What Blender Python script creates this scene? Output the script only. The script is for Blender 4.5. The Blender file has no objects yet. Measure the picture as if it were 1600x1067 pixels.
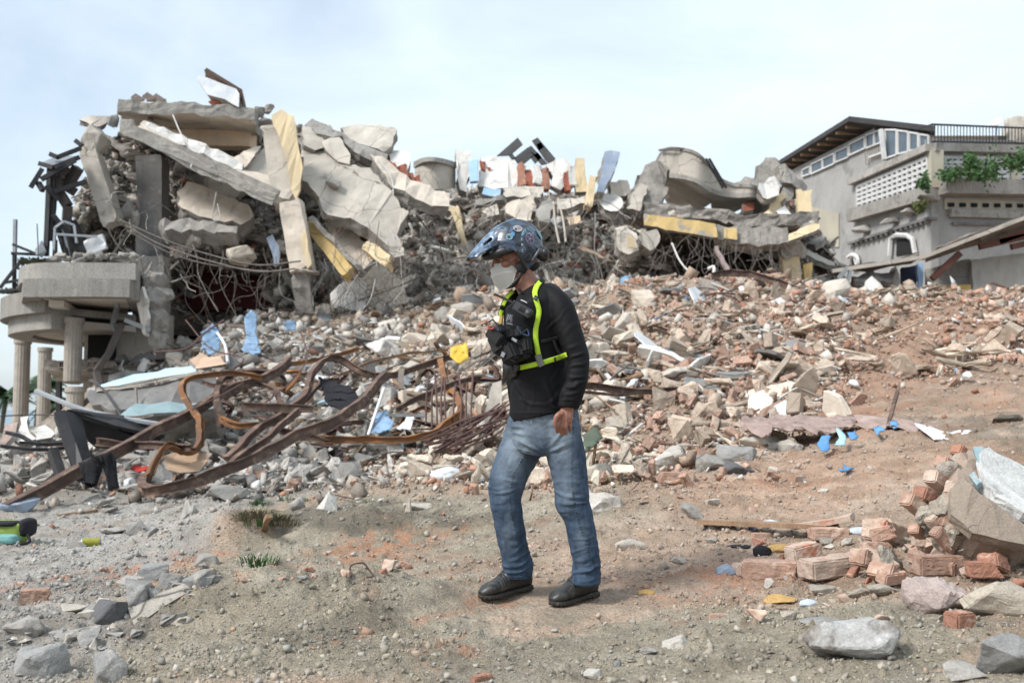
import bpy, bmesh, math, random
import numpy as np
from mathutils import Vector, Matrix, Euler, noise as mnoise
R = math.radians
scene = bpy.context.scene
COL = scene.collection
# ------------------------------------------------------------------ camera
FPX = 1556.0; CH = 0.92; PITCH = math.atan2(640 - 533.5, FPX)
cd = bpy.data.cameras.new('camera'); cam = bpy.data.objects.new('camera', cd); COL.objects.link(cam)
cd.sensor_width = 36.0; cd.lens = 36.0 * FPX / 1600.0; cd.clip_end = 9000; cd.clip_start = 0.05
cam.location = (0, 0, CH); cam.rotation_euler = (R(90) + PITCH, 0, 0)
cd.dof.use_dof = True; cd.dof.focus_distance = 4.75; cd.dof.aperture_fstop = 3.7
scene.camera = cam
# ------------------------------------------------------------------ sky, sun, exposure
world = bpy.data.worlds.new('World'); scene.world = world; world.use_nodes = True
wn, wl = world.node_tree.nodes, world.node_tree.links
wn.clear()
wo = wn.new('ShaderNodeOutputWorld'); bg = wn.new('ShaderNodeBackground'); sky = wn.new('ShaderNodeTexSky')
sky.sky_type = 'NISHITA'; sky.sun_disc = False
SUN_EL, SUN_AZ = R(45), R(238)
sky.sun_elevation = SUN_EL; sky.sun_rotation = SUN_AZ; sky.dust_density = 2.0
tc = wn.new('ShaderNodeTexCoord'); mp = wn.new('ShaderNodeMapping'); mp.inputs['Scale'].default_value = (1.0, 1.0, 2.6)
nz = wn.new('ShaderNodeTexNoise'); nz.inputs['Scale'].default_value = 2.3; nz.inputs['Detail'].default_value = 7; nz.inputs['Roughness'].default_value = .55
nz.inputs['Distortion'].default_value = .6
rp = wn.new('ShaderNodeMapRange'); rp.inputs[1].default_value = .30; rp.inputs[2].default_value = .66; rp.inputs[3].default_value = .55; rp.inputs[4].default_value = .97
# thin cloud is thicker towards +X (the right of the place)
sx = wn.new('ShaderNodeSeparateXYZ'); ad = wn.new('ShaderNodeMath'); ad.operation = 'MULTIPLY_ADD'; ad.inputs[1].default_value = .35
cl = wn.new('ShaderNodeClamp')
mx = wn.new('ShaderNodeMix'); mx.data_type = 'RGBA'; mx.inputs[7].default_value = (8.9, 10.2, 11.2, 1)
wl.new(tc.outputs['Generated'], mp.inputs['Vector']); wl.new(mp.outputs[0], nz.inputs['Vector']); wl.new(nz.outputs[0], rp.inputs[0])
wl.new(tc.outputs['Generated'], sx.inputs[0]); wl.new(sx.outputs[0], ad.inputs[0]); wl.new(rp.outputs[0], ad.inputs[2])
wl.new(ad.outputs[0], cl.inputs[0]); wl.new(cl.outputs[0], mx.inputs[0]); s2 = wn.new('ShaderNodeVectorMath'); s2.operation = 'SCALE'; s2.inputs['Scale'].default_value = 1.7; wl.new(sky.outputs[0], s2.inputs[0]); wl.new(s2.outputs[0], mx.inputs[6])
wl.new(mx.outputs[2], bg.inputs['Color']); bg.inputs['Strength'].default_value = 0.1
wl.new(bg.outputs[0], wo.inputs['Surface'])
sd = bpy.data.lights.new('sun', 'SUN'); sd.energy = 3.9; sd.angle = R(16); sd.color = (1, .975, .94)
sun = bpy.data.objects.new('sun', sd); COL.objects.link(sun)
_sv = Vector((math.sin(SUN_AZ) * math.cos(SUN_EL), math.cos(SUN_AZ) * math.cos(SUN_EL), math.sin(SUN_EL)))
sun.rotation_euler = _sv.to_track_quat('Z', 'Y').to_euler(); sun.location = (-8, -10, 30)
scene.view_settings.view_transform = 'Standard'; scene.view_settings.look = 'None'
scene.view_settings.exposure = 0.1; scene.view_settings.gamma = 1.0
scene.cycles.max_bounces = 6; scene.cycles.use_denoising = True
random.seed(7); rng = np.random.default_rng(7)

# ------------------------------------------------------------------ pixel <-> world
cp, sp = math.cos(PITCH), math.sin(PITCH)
def W(px, py, d):
    u = (px - 800) / FPX; v = (533.5 - py) / FPX
    y = cp - v * sp; z = sp + v * cp
    return Vector((u * d / y, d, CH + z * d / y))
def proj(x, y, z):
    zz = z - CH; dep = y * cp + zz * sp; up = -y * sp + zz * cp
    return 800 + FPX * x / dep, 533.5 - FPX * up / dep
# ------------------------------------------------------------------ vectorised noise
def _h(i, j, k):
    n = (i.astype(np.int64) * 374761393 + j.astype(np.int64) * 668265263 + k.astype(np.int64) * 2147483647) & 0xffffffff
    n = ((n ^ (n >> 13)) * 1274126177) & 0xffffffff
    n = n ^ (n >> 16)
    return (n & 0xffff) / 32767.5 - 1.0
def vn(P):
    P = np.asarray(P, float); I = np.floor(P); F = P - I; F = F * F * (3 - 2 * F)
    i, j, k = I[:, 0], I[:, 1], I[:, 2]; a, b, c = F[:, 0], F[:, 1], F[:, 2]
    L = lambda s, t, w: s + (t - s) * w
    r = []
    for dz in (0, 1):
        r.append(L(L(_h(i, j, k + dz), _h(i + 1, j, k + dz), a), L(_h(i, j + 1, k + dz), _h(i + 1, j + 1, k + dz), a), b))
    return L(r[0], r[1], c)
def fbm(P, o=4, g=.5):
    P = np.asarray(P, float); s = 0; a = 1
    for q in range(o):
        s = s + a * vn(P + q * 17.3); P = P * 2.03; a *= g
    return s
# ------------------------------------------------------------------ terrain height
TC = np.array([-900, -300, 0, 200, 400, 600, 800, 1000, 1200, 1400, 1600, 1900, 2600], float)
TD = np.array([.3, 2, 3.3, 4.7, 6.3, 8, 10, 12, 16, 20, 23, 27, 40, 60, 200, 4000], float)
TZ = np.array([
 [-.2,-.15,-.06,-.03,0,0,0,0,0,.05,.1,.1,.1],
 [-.2,-.15,-.06,-.03,0,0,0,0,.01,.05,.1,.15,.2],
 [-.25,-.15,-.06,-.01,.01,0,0,0,.03,.08,.15,.2,.2],
 [-.3,-.2,-.1,-.05,.0,0,0,.02,.08,.17,.26,.35,.5],
 [-.3,-.2,-.14,-.10,-.02,.02,.06,.12,.2,.32,.45,.6,.8],
 [-.3,-.2,-.15,-.12,-.05,.05,.15,.28,.42,.58,.72,.9,1.2],
 [-.3,-.2,-.14,-.10,-.02,.1,.25,.48,.66,.85,1.0,1.2,1.6],
 [-.2,-.2,-.1,-.06,.06,.2,.42,.75,.98,1.12,1.3,1.6,2.1],
 [-.2,-.1,0,.15,.55,.95,1.55,1.95,2.05,1.95,2.05,2.3,2.8],
 [-.3,-.1,0,.95,2.25,2.3,2.85,3.2,3.15,2.85,2.9,3.1,3.4],
 [-.3,-.2,0,2.0,3.0,3.2,3.65,3.85,3.9,3.6,3.6,3.7,3.9],
 [-.4,-.3,0,1.2,3.1,3.6,4.1,4.2,4.3,3.9,3.8,3.9,4],
 [-.6,-.5,-.4,-.2,2,3,3.6,4,4,4,4,4,4],
 [-.8,-.8,-.8,-.8,.5,2,3,3,3,3,3,3,3],
 [-1.6,-1.6,-1.6,-1.6,-1,0,1,1,1,1,1,1,1],
 [-3,-3,-3,-3,-3,-3,-3,-3,-3,-3,-3,-3,-3]], float)
def _sm(t): return t * t * (3 - 2 * t) * .6 + t * .4
def G0(x, y):
    x = np.asarray(x, float); y = np.maximum(np.asarray(y, float), .3)
    p = np.clip(800 + x / y * FPX, TC[0], TC[-1] - 1e-6); d = np.clip(y, TD[0], TD[-1] - 1e-6)
    i = np.searchsorted(TC, p, side='right') - 1; j = np.searchsorted(TD, d, side='right') - 1
    i = np.clip(i, 0, len(TC) - 2); j = np.clip(j, 0, len(TD) - 2)
    a = (p - TC[i]) / (TC[i + 1] - TC[i]); b = (d - TD[j]) / (TD[j + 1] - TD[j]); a = _sm(a)
    return (TZ[j, i] * (1 - a) + TZ[j, i + 1] * a) * (1 - b) + (TZ[j + 1, i] * (1 - a) + TZ[j + 1, i + 1] * a) * b
def bumpf(x, y, cx, cy, rx, ry, h, ang=0):
    c, s = math.cos(ang), math.sin(ang); X = (x - cx) * c + (y - cy) * s; Y = -(x - cx) * s + (y - cy) * c
    return h * np.exp(-(X / rx) ** 2 - (Y / ry) ** 2)
def G(x, y, fine=True):
    x = np.asarray(x, float); y = np.asarray(y, float); sh = x.shape
    x = x.ravel(); y = y.ravel(); z = G0(x, y)
    # berm left of the man, low ridges in the foreground
    n = fbm(np.stack([x * 1.3, y * 1.3, x * 0 + 3], 1), 4)
    z = z + bumpf(x, y, -1.55, 7.1, 1.0, .34, .32, .06) * (1 + .5 * n)
    z = z + bumpf(x, y, -1.2, 4.55, 1.5, .38, .15, .28) * (1 + .5 * n)
    z = z + bumpf(x, y, -1.0, 3.5, 1.0, .3, .04, .2)
    z = z + bumpf(x, y, 1.1, 6.9, .8, .5, .14, .1) * (1 + .5 * n) + bumpf(x, y, .45, 7.6, .5, .3, .10, .1)
    z = z + bumpf(x, y, 2.3, 4.0, .9, .35, -.05, .5)
    far = np.clip((y - 8) / 8, 0, 1)
    mask = (y < 45)
    z = z + n * (.018 + .13 * far) * mask
    if fine:
        q = np.stack([x * 7, y * 7, x * 0], 1)
        w = np.clip(1 - np.hypot(x - .08, (y - 4.75) * 1.2) / .6, 0, 1)
        z = z + fbm(q, 4, .6) * .012 * (1 - .7 * w) * (1 + 1.2 * far) * mask
        cr = fbm(q * 3.1 + 9, 3, .6)
        z = z + np.maximum(cr, 0) ** 2 * .02 * (1 - w) * mask
    return z.reshape(sh)
_dd = np.concatenate([np.arange(1.6, 12, .02), np.arange(12, 60, .06)])
def hit(px, py):
    u = (px - 800) / FPX; v = (533.5 - py) / FPX; yy = cp - v * sp; zz = sp + v * cp
    X = u * _dd / yy; Z = CH + zz * _dd / yy
    g = G(X, _dd, False); k = np.nonzero(Z <= g)[0]
    i = int(k[0]) if len(k) else len(_dd) - 1
    return float(_dd[i])
def on(px, py, lift=0.0):
    d = hit(px, py); p = W(px, py, d); p.z = float(G(np.array([p.x]), np.array([p.y]))[0]) + lift
    return p, d
def gz(x, y): return float(G(np.array([x]), np.array([y]))[0])
# ------------------------------------------------------------------ mesh helpers
def tag(o, label=None, cat=None, group=None, kind=None):
    if label: o['label'] = label
    if cat: o['category'] = cat
    if group: o['group'] = group
    if kind: o['kind'] = kind
    return o
def mesh_np(name, V, F, mats=None, smooth=False, colors=None, fm=None):
    V = np.asarray(V, np.float32); me = bpy.data.meshes.new(name)
    if isinstance(F, np.ndarray):
        nf, k = F.shape; me.vertices.add(len(V)); me.vertices.foreach_set('co', V.ravel())
        me.loops.add(nf * k); me.loops.foreach_set('vertex_index', F.astype(np.int32).ravel())
        me.polygons.add(nf); me.polygons.foreach_set('loop_start', np.arange(0, nf * k, k, dtype=np.int32))
        me.update(calc_edges=True)
    else:
        me.from_pydata([tuple(v) for v in V.tolist()], [], [tuple(f) for f in F]); me.update()
    if colors is not None:
        ca = me.color_attributes.new('col', 'FLOAT_COLOR', 'POINT')
        c4 = np.ones((len(V), 4), np.float32); c4[:, :3] = colors; ca.data.foreach_set('color', c4.ravel())
    if mats:
        for m in (mats if isinstance(mats, (list, tuple)) else [mats]): me.materials.append(m)
    if fm is not None: me.polygons.foreach_set('material_index', np.asarray(fm, np.int32))
    if smooth: me.polygons.foreach_set('use_smooth', np.ones(len(me.polygons), bool))
    me.validate(); return me
def link(name, me, parent=None, loc=None):
    o = bpy.data.objects.new(name, me); COL.objects.link(o)
    if parent: o.parent = parent
    if loc is not None: o.location = loc
    return o
def obj_np(name, V, F, mats, parent=None, smooth=False, colors=None, fm=None, center=True):
    V = np.asarray(V, float); c = Vector((0, 0, 0))
    if center and parent is None:
        c = Vector(V.mean(0)); c.z = V[:, 2].min(); V = V - np.array(c)
    me = mesh_np(name, V, F, mats, smooth, colors, fm); return link(name, me, parent, c)
def obj_bm(name, bm, mats, parent=None, smooth=False):
    bm.normal_update(); c = Vector((0, 0, 0))
    if parent is None and bm.verts:
        vs = [v.co for v in bm.verts]
        c = sum(vs, Vector()) / len(vs); c.z = min(v.z for v in vs); bmesh.ops.translate(bm, verts=bm.verts, vec=-c)
    me = bpy.data.meshes.new(name); bm.to_mesh(me); bm.free()
    for m in (mats if isinstance(mats, (list, tuple)) else [mats]): me.materials.append(m)
    if smooth:
        for p in me.polygons: p.use_smooth = True
    return link(name, me, parent, c)
def empty(name, loc=(0, 0, 0)):
    o = bpy.data.objects.new(name, None); COL.objects.link(o); o.location = loc; o.empty_display_size = .2; return o
def reparent(o, par):
    o.parent = par; o.location = o.location - par.location
def part(name, bm_or, mats, par, smooth=False):
    o = obj_bm(name, bm_or, mats, None, smooth); reparent(o, par); return o
class MB:
    """collects numpy pieces that make ONE mesh"""
    def __init__(s): s.V = []; s.F = []; s.C = []; s.n = 0
    def add(s, V, F, c=None):
        V = np.asarray(V, float); s.V.append(V); s.F += [tuple(i + s.n for i in f) for f in F]; s.n += len(V)
        if c is not None: s.C.append(np.tile(np.asarray(c, float)[:3], (len(V), 1)))
    def box(s, c, e, R3=None, col=None):
        c = np.array(c, float); e = np.array(e, float) / 2
        V = np.array([[x, y, z] for x in (-1, 1) for y in (-1, 1) for z in (-1, 1)]) * e
        if R3 is not None: V = V @ np.array(R3).T
        s.add(V + c, [(0, 1, 3, 2), (4, 6, 7, 5), (0, 4, 5, 1), (2, 3, 7, 6), (0, 2, 6, 4), (1, 5, 7, 3)], col)
    def bar(s, a, b, w, h, up=(0, 0, 1), col=None):
        a = Vector(a); b = Vector(b); t = b - a; L = t.length; t.normalize(); up = Vector(up)
        if abs(t.dot(up)) > .98: up = Vector((1, 0, 0))
        sd_ = t.cross(up).normalized(); u = sd_.cross(t)
        M = np.array([sd_, t, u]).T; s.box((a + b) / 2, (w, L, h), M, col)
    def tube(s, pts, r, n=6, col=None, spl=True, cap=True):
        P = spline(pts) if spl and len(pts) > 2 else [Vector(p) for p in pts]
        V, F = tube_np(P, r, n, cap); s.add(V, F, col)
    def obj(s, name, mats, parent=None, smooth=False):
        V = np.concatenate(s.V); col = np.concatenate(s.C) if s.C else None
        o = obj_np(name, V, s.F, mats, None, smooth, col)
        if parent: reparent(o, parent)
        return o
def spline(pts, k=8):
    P = [Vector(p) for p in pts]; P = [P[0] * 2 - P[1]] + P + [P[-1] * 2 - P[-2]]; out = []
    for i in range(1, len(P) - 2):
        a, b, c, d = P[i - 1:i + 3]
        for j in range(k):
            t = j / k; out.append(.5 * ((2 * b) + (c - a) * t + (2 * a - 5 * b + 4 * c - d) * t * t + (3 * b - a - 3 * c + d) * t ** 3))
    out.append(P[-2]); return out
def frames(P, up=(0, 0, 1)):
    T = []
    for i in range(len(P)):
        t = P[min(i + 1, len(P) - 1)] - P[max(i - 1, 0)]; T.append(t.normalized() if t.length > 1e-9 else Vector((1, 0, 0)))
    u = Vector(up); u = (u - T[0] * u.dot(T[0]))
    if u.length < .05: u = Vector((1, 0, 0)) - T[0] * T[0].x
    u.normalize(); U = [u]
    for i in range(1, len(P)):
        u = U[-1] - T[i] * U[-1].dot(T[i]); u.normalize(); U.append(u)
    return T, U
def tube_np(P, r, n=6, cap=True):
    T, U = frames(P); V = []; F = []
    rs = r if hasattr(r, '__len__') else [r] * len(P)
    for i, p in enumerate(P):
        s = T[i].cross(U[i])
        for k in range(n):
            a = 2 * math.pi * k / n; V.append(p + (U[i] * math.cos(a) + s * math.sin(a)) * rs[i])
    for i in range(len(P) - 1):
        for k in range(n):
            q = (k + 1) % n; F.append((i * n + k, i * n + q, (i + 1) * n + q, (i + 1) * n + k))
    if cap: F.append(tuple(range(n))[::-1]); F.append(tuple((len(P) - 1) * n + k for k in range(n)))
    return np.array([tuple(v) for v in V]), F
def sweep(P, prof, up=(0, 0, 1), closed=True):
    """prof: list of (side, up) points"""
    T, U = frames(P, up); V = []; F = []; n = len(prof)
    for i, p in enumerate(P):
        s = T[i].cross(U[i])
        for a, b in prof: V.append(tuple(p + s * a + U[i] * b))
    for i in range(len(P) - 1):
        for k in range(n if closed else n - 1):
            q = (k + 1) % n; F.append((i * n + k, (i + 1) * n + k, (i + 1) * n + q, i * n + q))
    if closed: F.append(tuple(range(n))); F.append(tuple((len(P) - 1) * n + k for k in range(n))[::-1])
    return np.array(V), F
def ibeam_prof(w, h, t):
    a, b = w / 2, h / 2; q = t / 2
    return [(-a, -b), (a, -b), (a, -b + t), (q, -b + t), (q, b - t), (a, b - t), (a, b), (-a, b), (-a, b - t), (-q, b - t), (-q, -b + t), (-a, -b + t)]

def vpoly(pts, jag, step, seed):
    """resample and roughen a closed outline (list of Vector, planar-ish)"""
    r = random.Random(seed); out = []; n = len(pts)
    for i in range(n):
        a, b = pts[i], pts[(i + 1) % n]; L = (b - a).length; k = max(1, int(L / step)); out.append(a.copy())
        for j in range(1, k):
            t = (j + r.uniform(-.3, .3)) / k; p = a.lerp(b, t)
            p = p + Vector((r.uniform(-1, 1), r.uniform(-.6, .6), r.uniform(-1, 1))) * jag
            out.append(p)
    return out
def plate_bm(pts, t, ext='back', jag=.04, step=.22, seed=1, raw=False):
    P = [Vector(p) if raw else W(*p) for p in pts]
    n = Vector((0, 0, 0))
    for i in range(len(P)):
        a, b = P[i], P[(i + 1) % len(P)]
        n += Vector(((a.y - b.y) * (a.z + b.z), (a.z - b.z) * (a.x + b.x), (a.x - b.x) * (a.y + b.y)))
    n.normalize(); ctr = sum(P, Vector()) / len(P)
    if isinstance(ext, str):
        ref = {'back': ctr - Vector((0, 0, CH)), 'up': Vector((0, 0, 1)), 'down': Vector((0, 0, -1))}[ext]
    else: ref = Vector(ext)
    if n.dot(ref) < 0: n = -n
    fine_ = not raw and step < 9 and jag > .012
    if fine_: jag *= 1.35; step *= .8
    Q = vpoly(P, jag, step, seed); r = random.Random(seed + 5)
    bm = bmesh.new(); rings = []
    lv = [0, .33, .7, 1.0]
    for li, l in enumerate(lv):
        ring = []
        for i, q in enumerate(Q):
            v = q + n * (t * l); inn = (ctr - q).normalized()
            if 0 < li: v = v + inn * r.uniform(-.25, .5) * jag * 1.6 + n * r.uniform(-.2, .2) * jag
            ring.append(bm.verts.new(v))
        rings.append(ring)
    m = len(Q); caps = []
    for li in range(len(lv) - 1):
        for i in range(m):
            j = (i + 1) % m
            bm.faces.new((rings[li][i], rings[li][j], rings[li + 1][j], rings[li + 1][i]))
    caps.append(bm.faces.new(rings[0][::-1])); caps.append(bm.faces.new(rings[-1]))
    for f in caps: f.material_index = 1
    bmesh.ops.triangulate(bm, faces=caps)
    if fine_:
        lim = max(.3, (max(P, key=lambda q: q.x).x - min(P, key=lambda q: q.x).x) / 14)
        for _ in range(4):
            e = [e for e in bm.edges if e.calc_length() > lim and all(f.material_index == 1 for f in e.link_faces)]
            if not e: break
            bmesh.ops.subdivide_edges(bm, edges=e, cuts=1); bmesh.ops.triangulate(bm, faces=[f for f in bm.faces if len(f.verts) > 4 or (f.material_index == 1 and len(f.verts) > 3)])
        A = np.array([tuple(v.co) for v in bm.verts]); k = fbm(A * 1.4 + seed, 4, .6) * min(t * .16, .045)
        for v, q in zip(bm.verts, k): v.co += n * float(q)
    bmesh.ops.recalc_face_normals(bm, faces=bm.faces)
    return bm
def plate(name, pts, t, mat, label, cat='slab', group=None, ext='back', jag=.04, step=.22, seed=None, edge=None, parent=None, raw=False):
    seed = seed if seed is not None else int(abs(sum(p[0] * 3 + p[1] for p in pts))) % 9973
    bm = plate_bm(pts, t, ext, jag, step, seed, raw)
    o = obj_bm(name, bm, [edge or mat, mat])
    if parent: reparent(o, parent)
    else: tag(o, label, cat, group)
    return o
def rough_box_bm(a, b, w, h, seed=1, amp=.03, up=(0, 0, 1), seg=None, taper=1.0):
    a, b = Vector(a), Vector(b); L = (b - a).length; seg = seg or max(3, int(L / .16)); r = random.Random(seed)
    P = [a.lerp(b, i / seg) for i in range(seg + 1)]
    prof = []
    for e in range(4):
        c = [(-.5, -.5), (.5, -.5), (.5, .5), (-.5, .5)]; p, q = c[e], c[(e + 1) % 4]
        for k in range(4): prof.append(((p[0] + (q[0] - p[0]) * k / 4) * w, (p[1] + (q[1] - p[1]) * k / 4) * h))
    V, F = sweep(P, prof, up); n = len(prof)
    k = np.repeat(np.linspace(1, taper, seg + 1), n)[:, None]; C = np.repeat(np.array([tuple(p) for p in P]), n, 0); V = C + (V - C) * k
    N = np.stack([fbm(V * 3.1 + seed * 7.1 + q * 31, 3) for q in range(3)], 1); V = V + N * amp
    ti = np.zeros(len(V), bool); ti[:n] = 1; ti[-n:] = 1
    V[ti] += np.stack([fbm(V[ti] * 9 + seed + q * 13, 3) for q in range(3)], 1) * amp * 2.4
    bm = bmesh.new(); vs = [bm.verts.new(v) for v in V]
    for f in F:
        try: bm.faces.new([vs[i] for i in f])
        except ValueError: pass
    bmesh.ops.triangulate(bm, faces=[f for f in bm.faces if len(f.verts) > 4]); bmesh.ops.recalc_face_normals(bm, faces=bm.faces)
    return bm
def pillar(name, a, b, w, h, mat, label, cat='column', group=None, seed=1, amp=.03, parent=None, up=(0, 1, 0), taper=1.0):
    bm = rough_box_bm(W(*a), W(*b), w, h, seed, amp, up, None, taper)
    o = obj_bm(name, bm, mat)
    if parent: reparent(o, parent)
    elif label: tag(o, label, cat, group)
    return o
def hull_np(seed, sx=1, sy=1, sz=1, n=14, boxy=.5):
    r = random.Random(seed); bm = bmesh.new()
    for _ in range(n):
        v = Vector([r.gauss(0, 1) for _ in range(3)]); v.normalize()
        m = max(abs(c) for c in v); v = v * (1 - boxy) + v / m * boxy
        v *= r.uniform(.82, 1.0); bm.verts.new((v.x * sx / 2, v.y * sy / 2, v.z * sz / 2))
    ret = bmesh.ops.convex_hull(bm, input=bm.verts)
    bmesh.ops.delete(bm, geom=[g for g in ret['geom_interior'] if isinstance(g, bmesh.types.BMVert)], context='VERTS')
    bmesh.ops.triangulate(bm, faces=bm.faces); bm.verts.index_update()
    V = np.array([tuple(v.co) for v in bm.verts]); F = np.array([[v.index for v in f.verts] for f in bm.faces]); bm.free()
    return V, F
def rock_bm(seed, sx, sy, sz, n=16, boxy=.5, cuts=3, amp=.045, bev=.025):
    V, F = hull_np(seed, sx, sy, sz, n, boxy); bm = bmesh.new(); vs = [bm.verts.new(v) for v in V]
    for f in F: bm.faces.new([vs[i] for i in f])
    s = (sx + sy + sz) / 3
    bmesh.ops.dissolve_limit(bm, angle_limit=R(12), verts=bm.verts, edges=bm.edges)
    bmesh.ops.bevel(bm, geom=list(bm.edges), offset=s * bev, segments=1, affect='EDGES', profile=.6)
    bmesh.ops.triangulate(bm, faces=bm.faces)
    bmesh.ops.subdivide_edges(bm, edges=bm.edges, cuts=cuts, use_grid_fill=True)
    bm.normal_update(); P = np.array([tuple(v.co) for v in bm.verts])
    q = fbm(P / s * 3 + seed * 3.7, 4, .55) * amp * s
    for v, k in zip(bm.verts, q): v.co += v.normal * float(k)
    return bm
def rock(name, px, py, wpx, hpx, mat, label, cat='rubble chunk', group=None, seed=1, depth=1.0, rot=0.0, tilt=0.0, boxy=.5, sink=.15, cuts=3, n=16, amp=.035, d=None, dep_m=None):
    """a broken stone whose foot stands at the pixel (px,py), wpx wide and hpx high in the picture"""
    if d is None: p, d = on(px, py)
    else: p = W(px, py, d)
    w, h = wpx * d / FPX, hpx * d / FPX; dp = dep_m or (w * depth)
    bm = rock_bm(seed, w * 1.12, dp, h * 1.2, n, boxy, cuts, amp)
    bmesh.ops.rotate(bm, verts=bm.verts, matrix=Matrix.Rotation(tilt, 3, 'Y') @ Matrix.Rotation(rot, 3, 'Z'))
    o = bpy.data.objects.new(name, bpy.data.meshes.new(name)); COL.objects.link(o)
    zmin = min(v.co.z for v in bm.verts); hh = max(v.co.z for v in bm.verts) - zmin
    bmesh.ops.translate(bm, verts=bm.verts, vec=(0, dp * .35, -zmin - hh * sink)); bm.to_mesh(o.data); bm.free()
    o.location = p; o.data.materials.append(mat)
    return tag(o, label, cat if label else None, group)
# ------------------------------------------------------------------ materials
MATS = {}
def ramp(n, l, src, a, b):
    m = n.new('ShaderNodeMapRange'); m.inputs[1].default_value = a; m.inputs[2].default_value = b; l.new(src, m.inputs[0]); return m.outputs[0]
def mixc(n, l, fac, a, b, mode='MIX'):
    m = n.new('ShaderNodeMix'); m.data_type = 'RGBA'; m.blend_type = mode
    for s, v in ((0, fac), (6, a), (7, b)):
        if hasattr(v, 'is_output'): l.new(v, m.inputs[s])
        elif s == 0: m.inputs[0].default_value = v
        else: m.inputs[s].default_value = (*v[:3], 1)
    return m.outputs[2]
def noise_(n, l, vec, sc, det=5, ro=.55, dis=0):
    t = n.new('ShaderNodeTexNoise'); t.inputs['Scale'].default_value = sc; t.inputs['Detail'].default_value = det; t.inputs['Roughness'].default_value = ro
    t.inputs['Distortion'].default_value = dis; l.new(vec, t.inputs['Vector']); return t.outputs[0]
def mat(name, c1, c2=None, sc=1.5, rough=.9, bump=.4, bsc=25, spots=None, spot_sc=4, spot_rng=(.58, .68), speck=.25, speck_sc=120, cracks=0, crack_sc=1.2,
        vcol=False, metal=0.0, vary=.12, spec=.3, streak=None, streak_amt=.5, bdist=.02, sheen=0):
    """weathered surface: two tones in large blotches, speckle, optional stains, cracks, streaks; bump from noise"""
    if name in MATS: return MATS[name]
    m = bpy.data.materials.new(name); m.use_nodes = True; MATS[name] = m; m.diffuse_color = (*c1, 1)
    n, l = m.node_tree.nodes, m.node_tree.links; b = n['Principled BSDF']; c2 = c2 or tuple(v * .7 for v in c1)
    tc_ = n.new('ShaderNodeTexCoord'); oi = n.new('ShaderNodeObjectInfo'); vm = n.new('ShaderNodeVectorMath'); vm.operation = 'MULTIPLY_ADD'
    cb = n.new('ShaderNodeCombineXYZ'); l.new(oi.outputs['Random'], cb.inputs[0]); l.new(oi.outputs['Random'], cb.inputs[1])
    vm.inputs[1].default_value = (37, 61, 0); l.new(cb.outputs[0], vm.inputs[0]); l.new(tc_.outputs['Object'], vm.inputs[2]); vec = vm.outputs[0]
    if vcol:
        a = n.new('ShaderNodeAttribute'); a.attribute_name = 'col'; base = a.outputs['Color']
        f = ramp(n, l, noise_(n, l, vec, sc, 6), .35, .68); base = mixc(n, l, f, base, mixc(n, l, 1.0, base, c1, 'MULTIPLY'))
    else:
        f = ramp(n, l, noise_(n, l, vec, sc, 6, .6, .4), .35, .68); base = mixc(n, l, f, c1, c2)
    if spots:
        f = ramp(n, l, noise_(n, l, vec, spot_sc, 7, .62, .6), *spot_rng); base = mixc(n, l, f, base, spots)
    if streak:
        mp_ = n.new('ShaderNodeMapping'); mp_.inputs['Scale'].default_value = (6, 6, .5); l.new(vec, mp_.inputs[0])
        f = ramp(n, l, noise_(n, l, mp_.outputs[0], 1.6, 6, .6), .5, .75); q = n.new('ShaderNodeMath'); q.operation = 'MULTIPLY'; q.inputs[1].default_value = streak_amt
        l.new(f, q.inputs[0]); base = mixc(n, l, q.outputs[0], base, streak)
    h = noise_(n, l, vec, bsc, 8, .65)
    if cracks:
        wv = n.new('ShaderNodeTexVoronoi'); wv.feature = 'DISTANCE_TO_EDGE'; wv.inputs['Scale'].default_value = crack_sc
        nn = n.new('ShaderNodeTexNoise'); nn.inputs['Scale'].default_value = 3; l.new(vec, nn.inputs['Vector'])
        mm = n.new('ShaderNodeMix'); mm.data_type = 'VECTOR'; mm.inputs[0].default_value = .22; l.new(vec, mm.inputs[4]); l.new(nn.outputs['Color'], mm.inputs[5]); l.new(mm.outputs[1], wv.inputs['Vector'])
        f = ramp(n, l, wv.outputs['Distance'], cracks, 0); base = mixc(n, l, f, base, tuple(v * .25 for v in c2))
    # speckle
    sp_ = ramp(n, l, noise_(n, l, vec, speck_sc, 3, .7), .3, .7); g = n.new('ShaderNodeMapRange'); g.inputs[3].default_value = 1 - speck; g.inputs[4].default_value = 1 + speck * .6; l.new(sp_, g.inputs[0])
    vr = n.new('ShaderNodeMapRange'); vr.inputs[3].default_value = 1 - vary; vr.inputs[4].default_value = 1 + vary; l.new(oi.outputs['Random'], vr.inputs[0])
    mu = n.new('ShaderNodeMath'); mu.operation = 'MULTIPLY'; l.new(g.outputs[0], mu.inputs[0]); l.new(vr.outputs[0], mu.inputs[1])
    vs = n.new('ShaderNodeVectorMath'); vs.operation = 'SCALE'; l.new(base, vs.inputs[0]); l.new(mu.outputs[0], vs.inputs['Scale'])
    l.new(vs.outputs[0], b.inputs['Base Color'])
    b.inputs['Roughness'].default_value = rough; b.inputs['Metallic'].default_value = metal; b.inputs['Specular IOR Level'].default_value = spec
    if sheen: b.inputs['Sheen Weight'].default_value = sheen
    if bump:
        bp = n.new('ShaderNodeBump'); bp.inputs['Strength'].default_value = bump; bp.inputs['Distance'].default_value = bdist
        l.new(h, bp.inputs['Height']); l.new(bp.outputs[0], b.inputs['Normal'])
    return m
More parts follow.
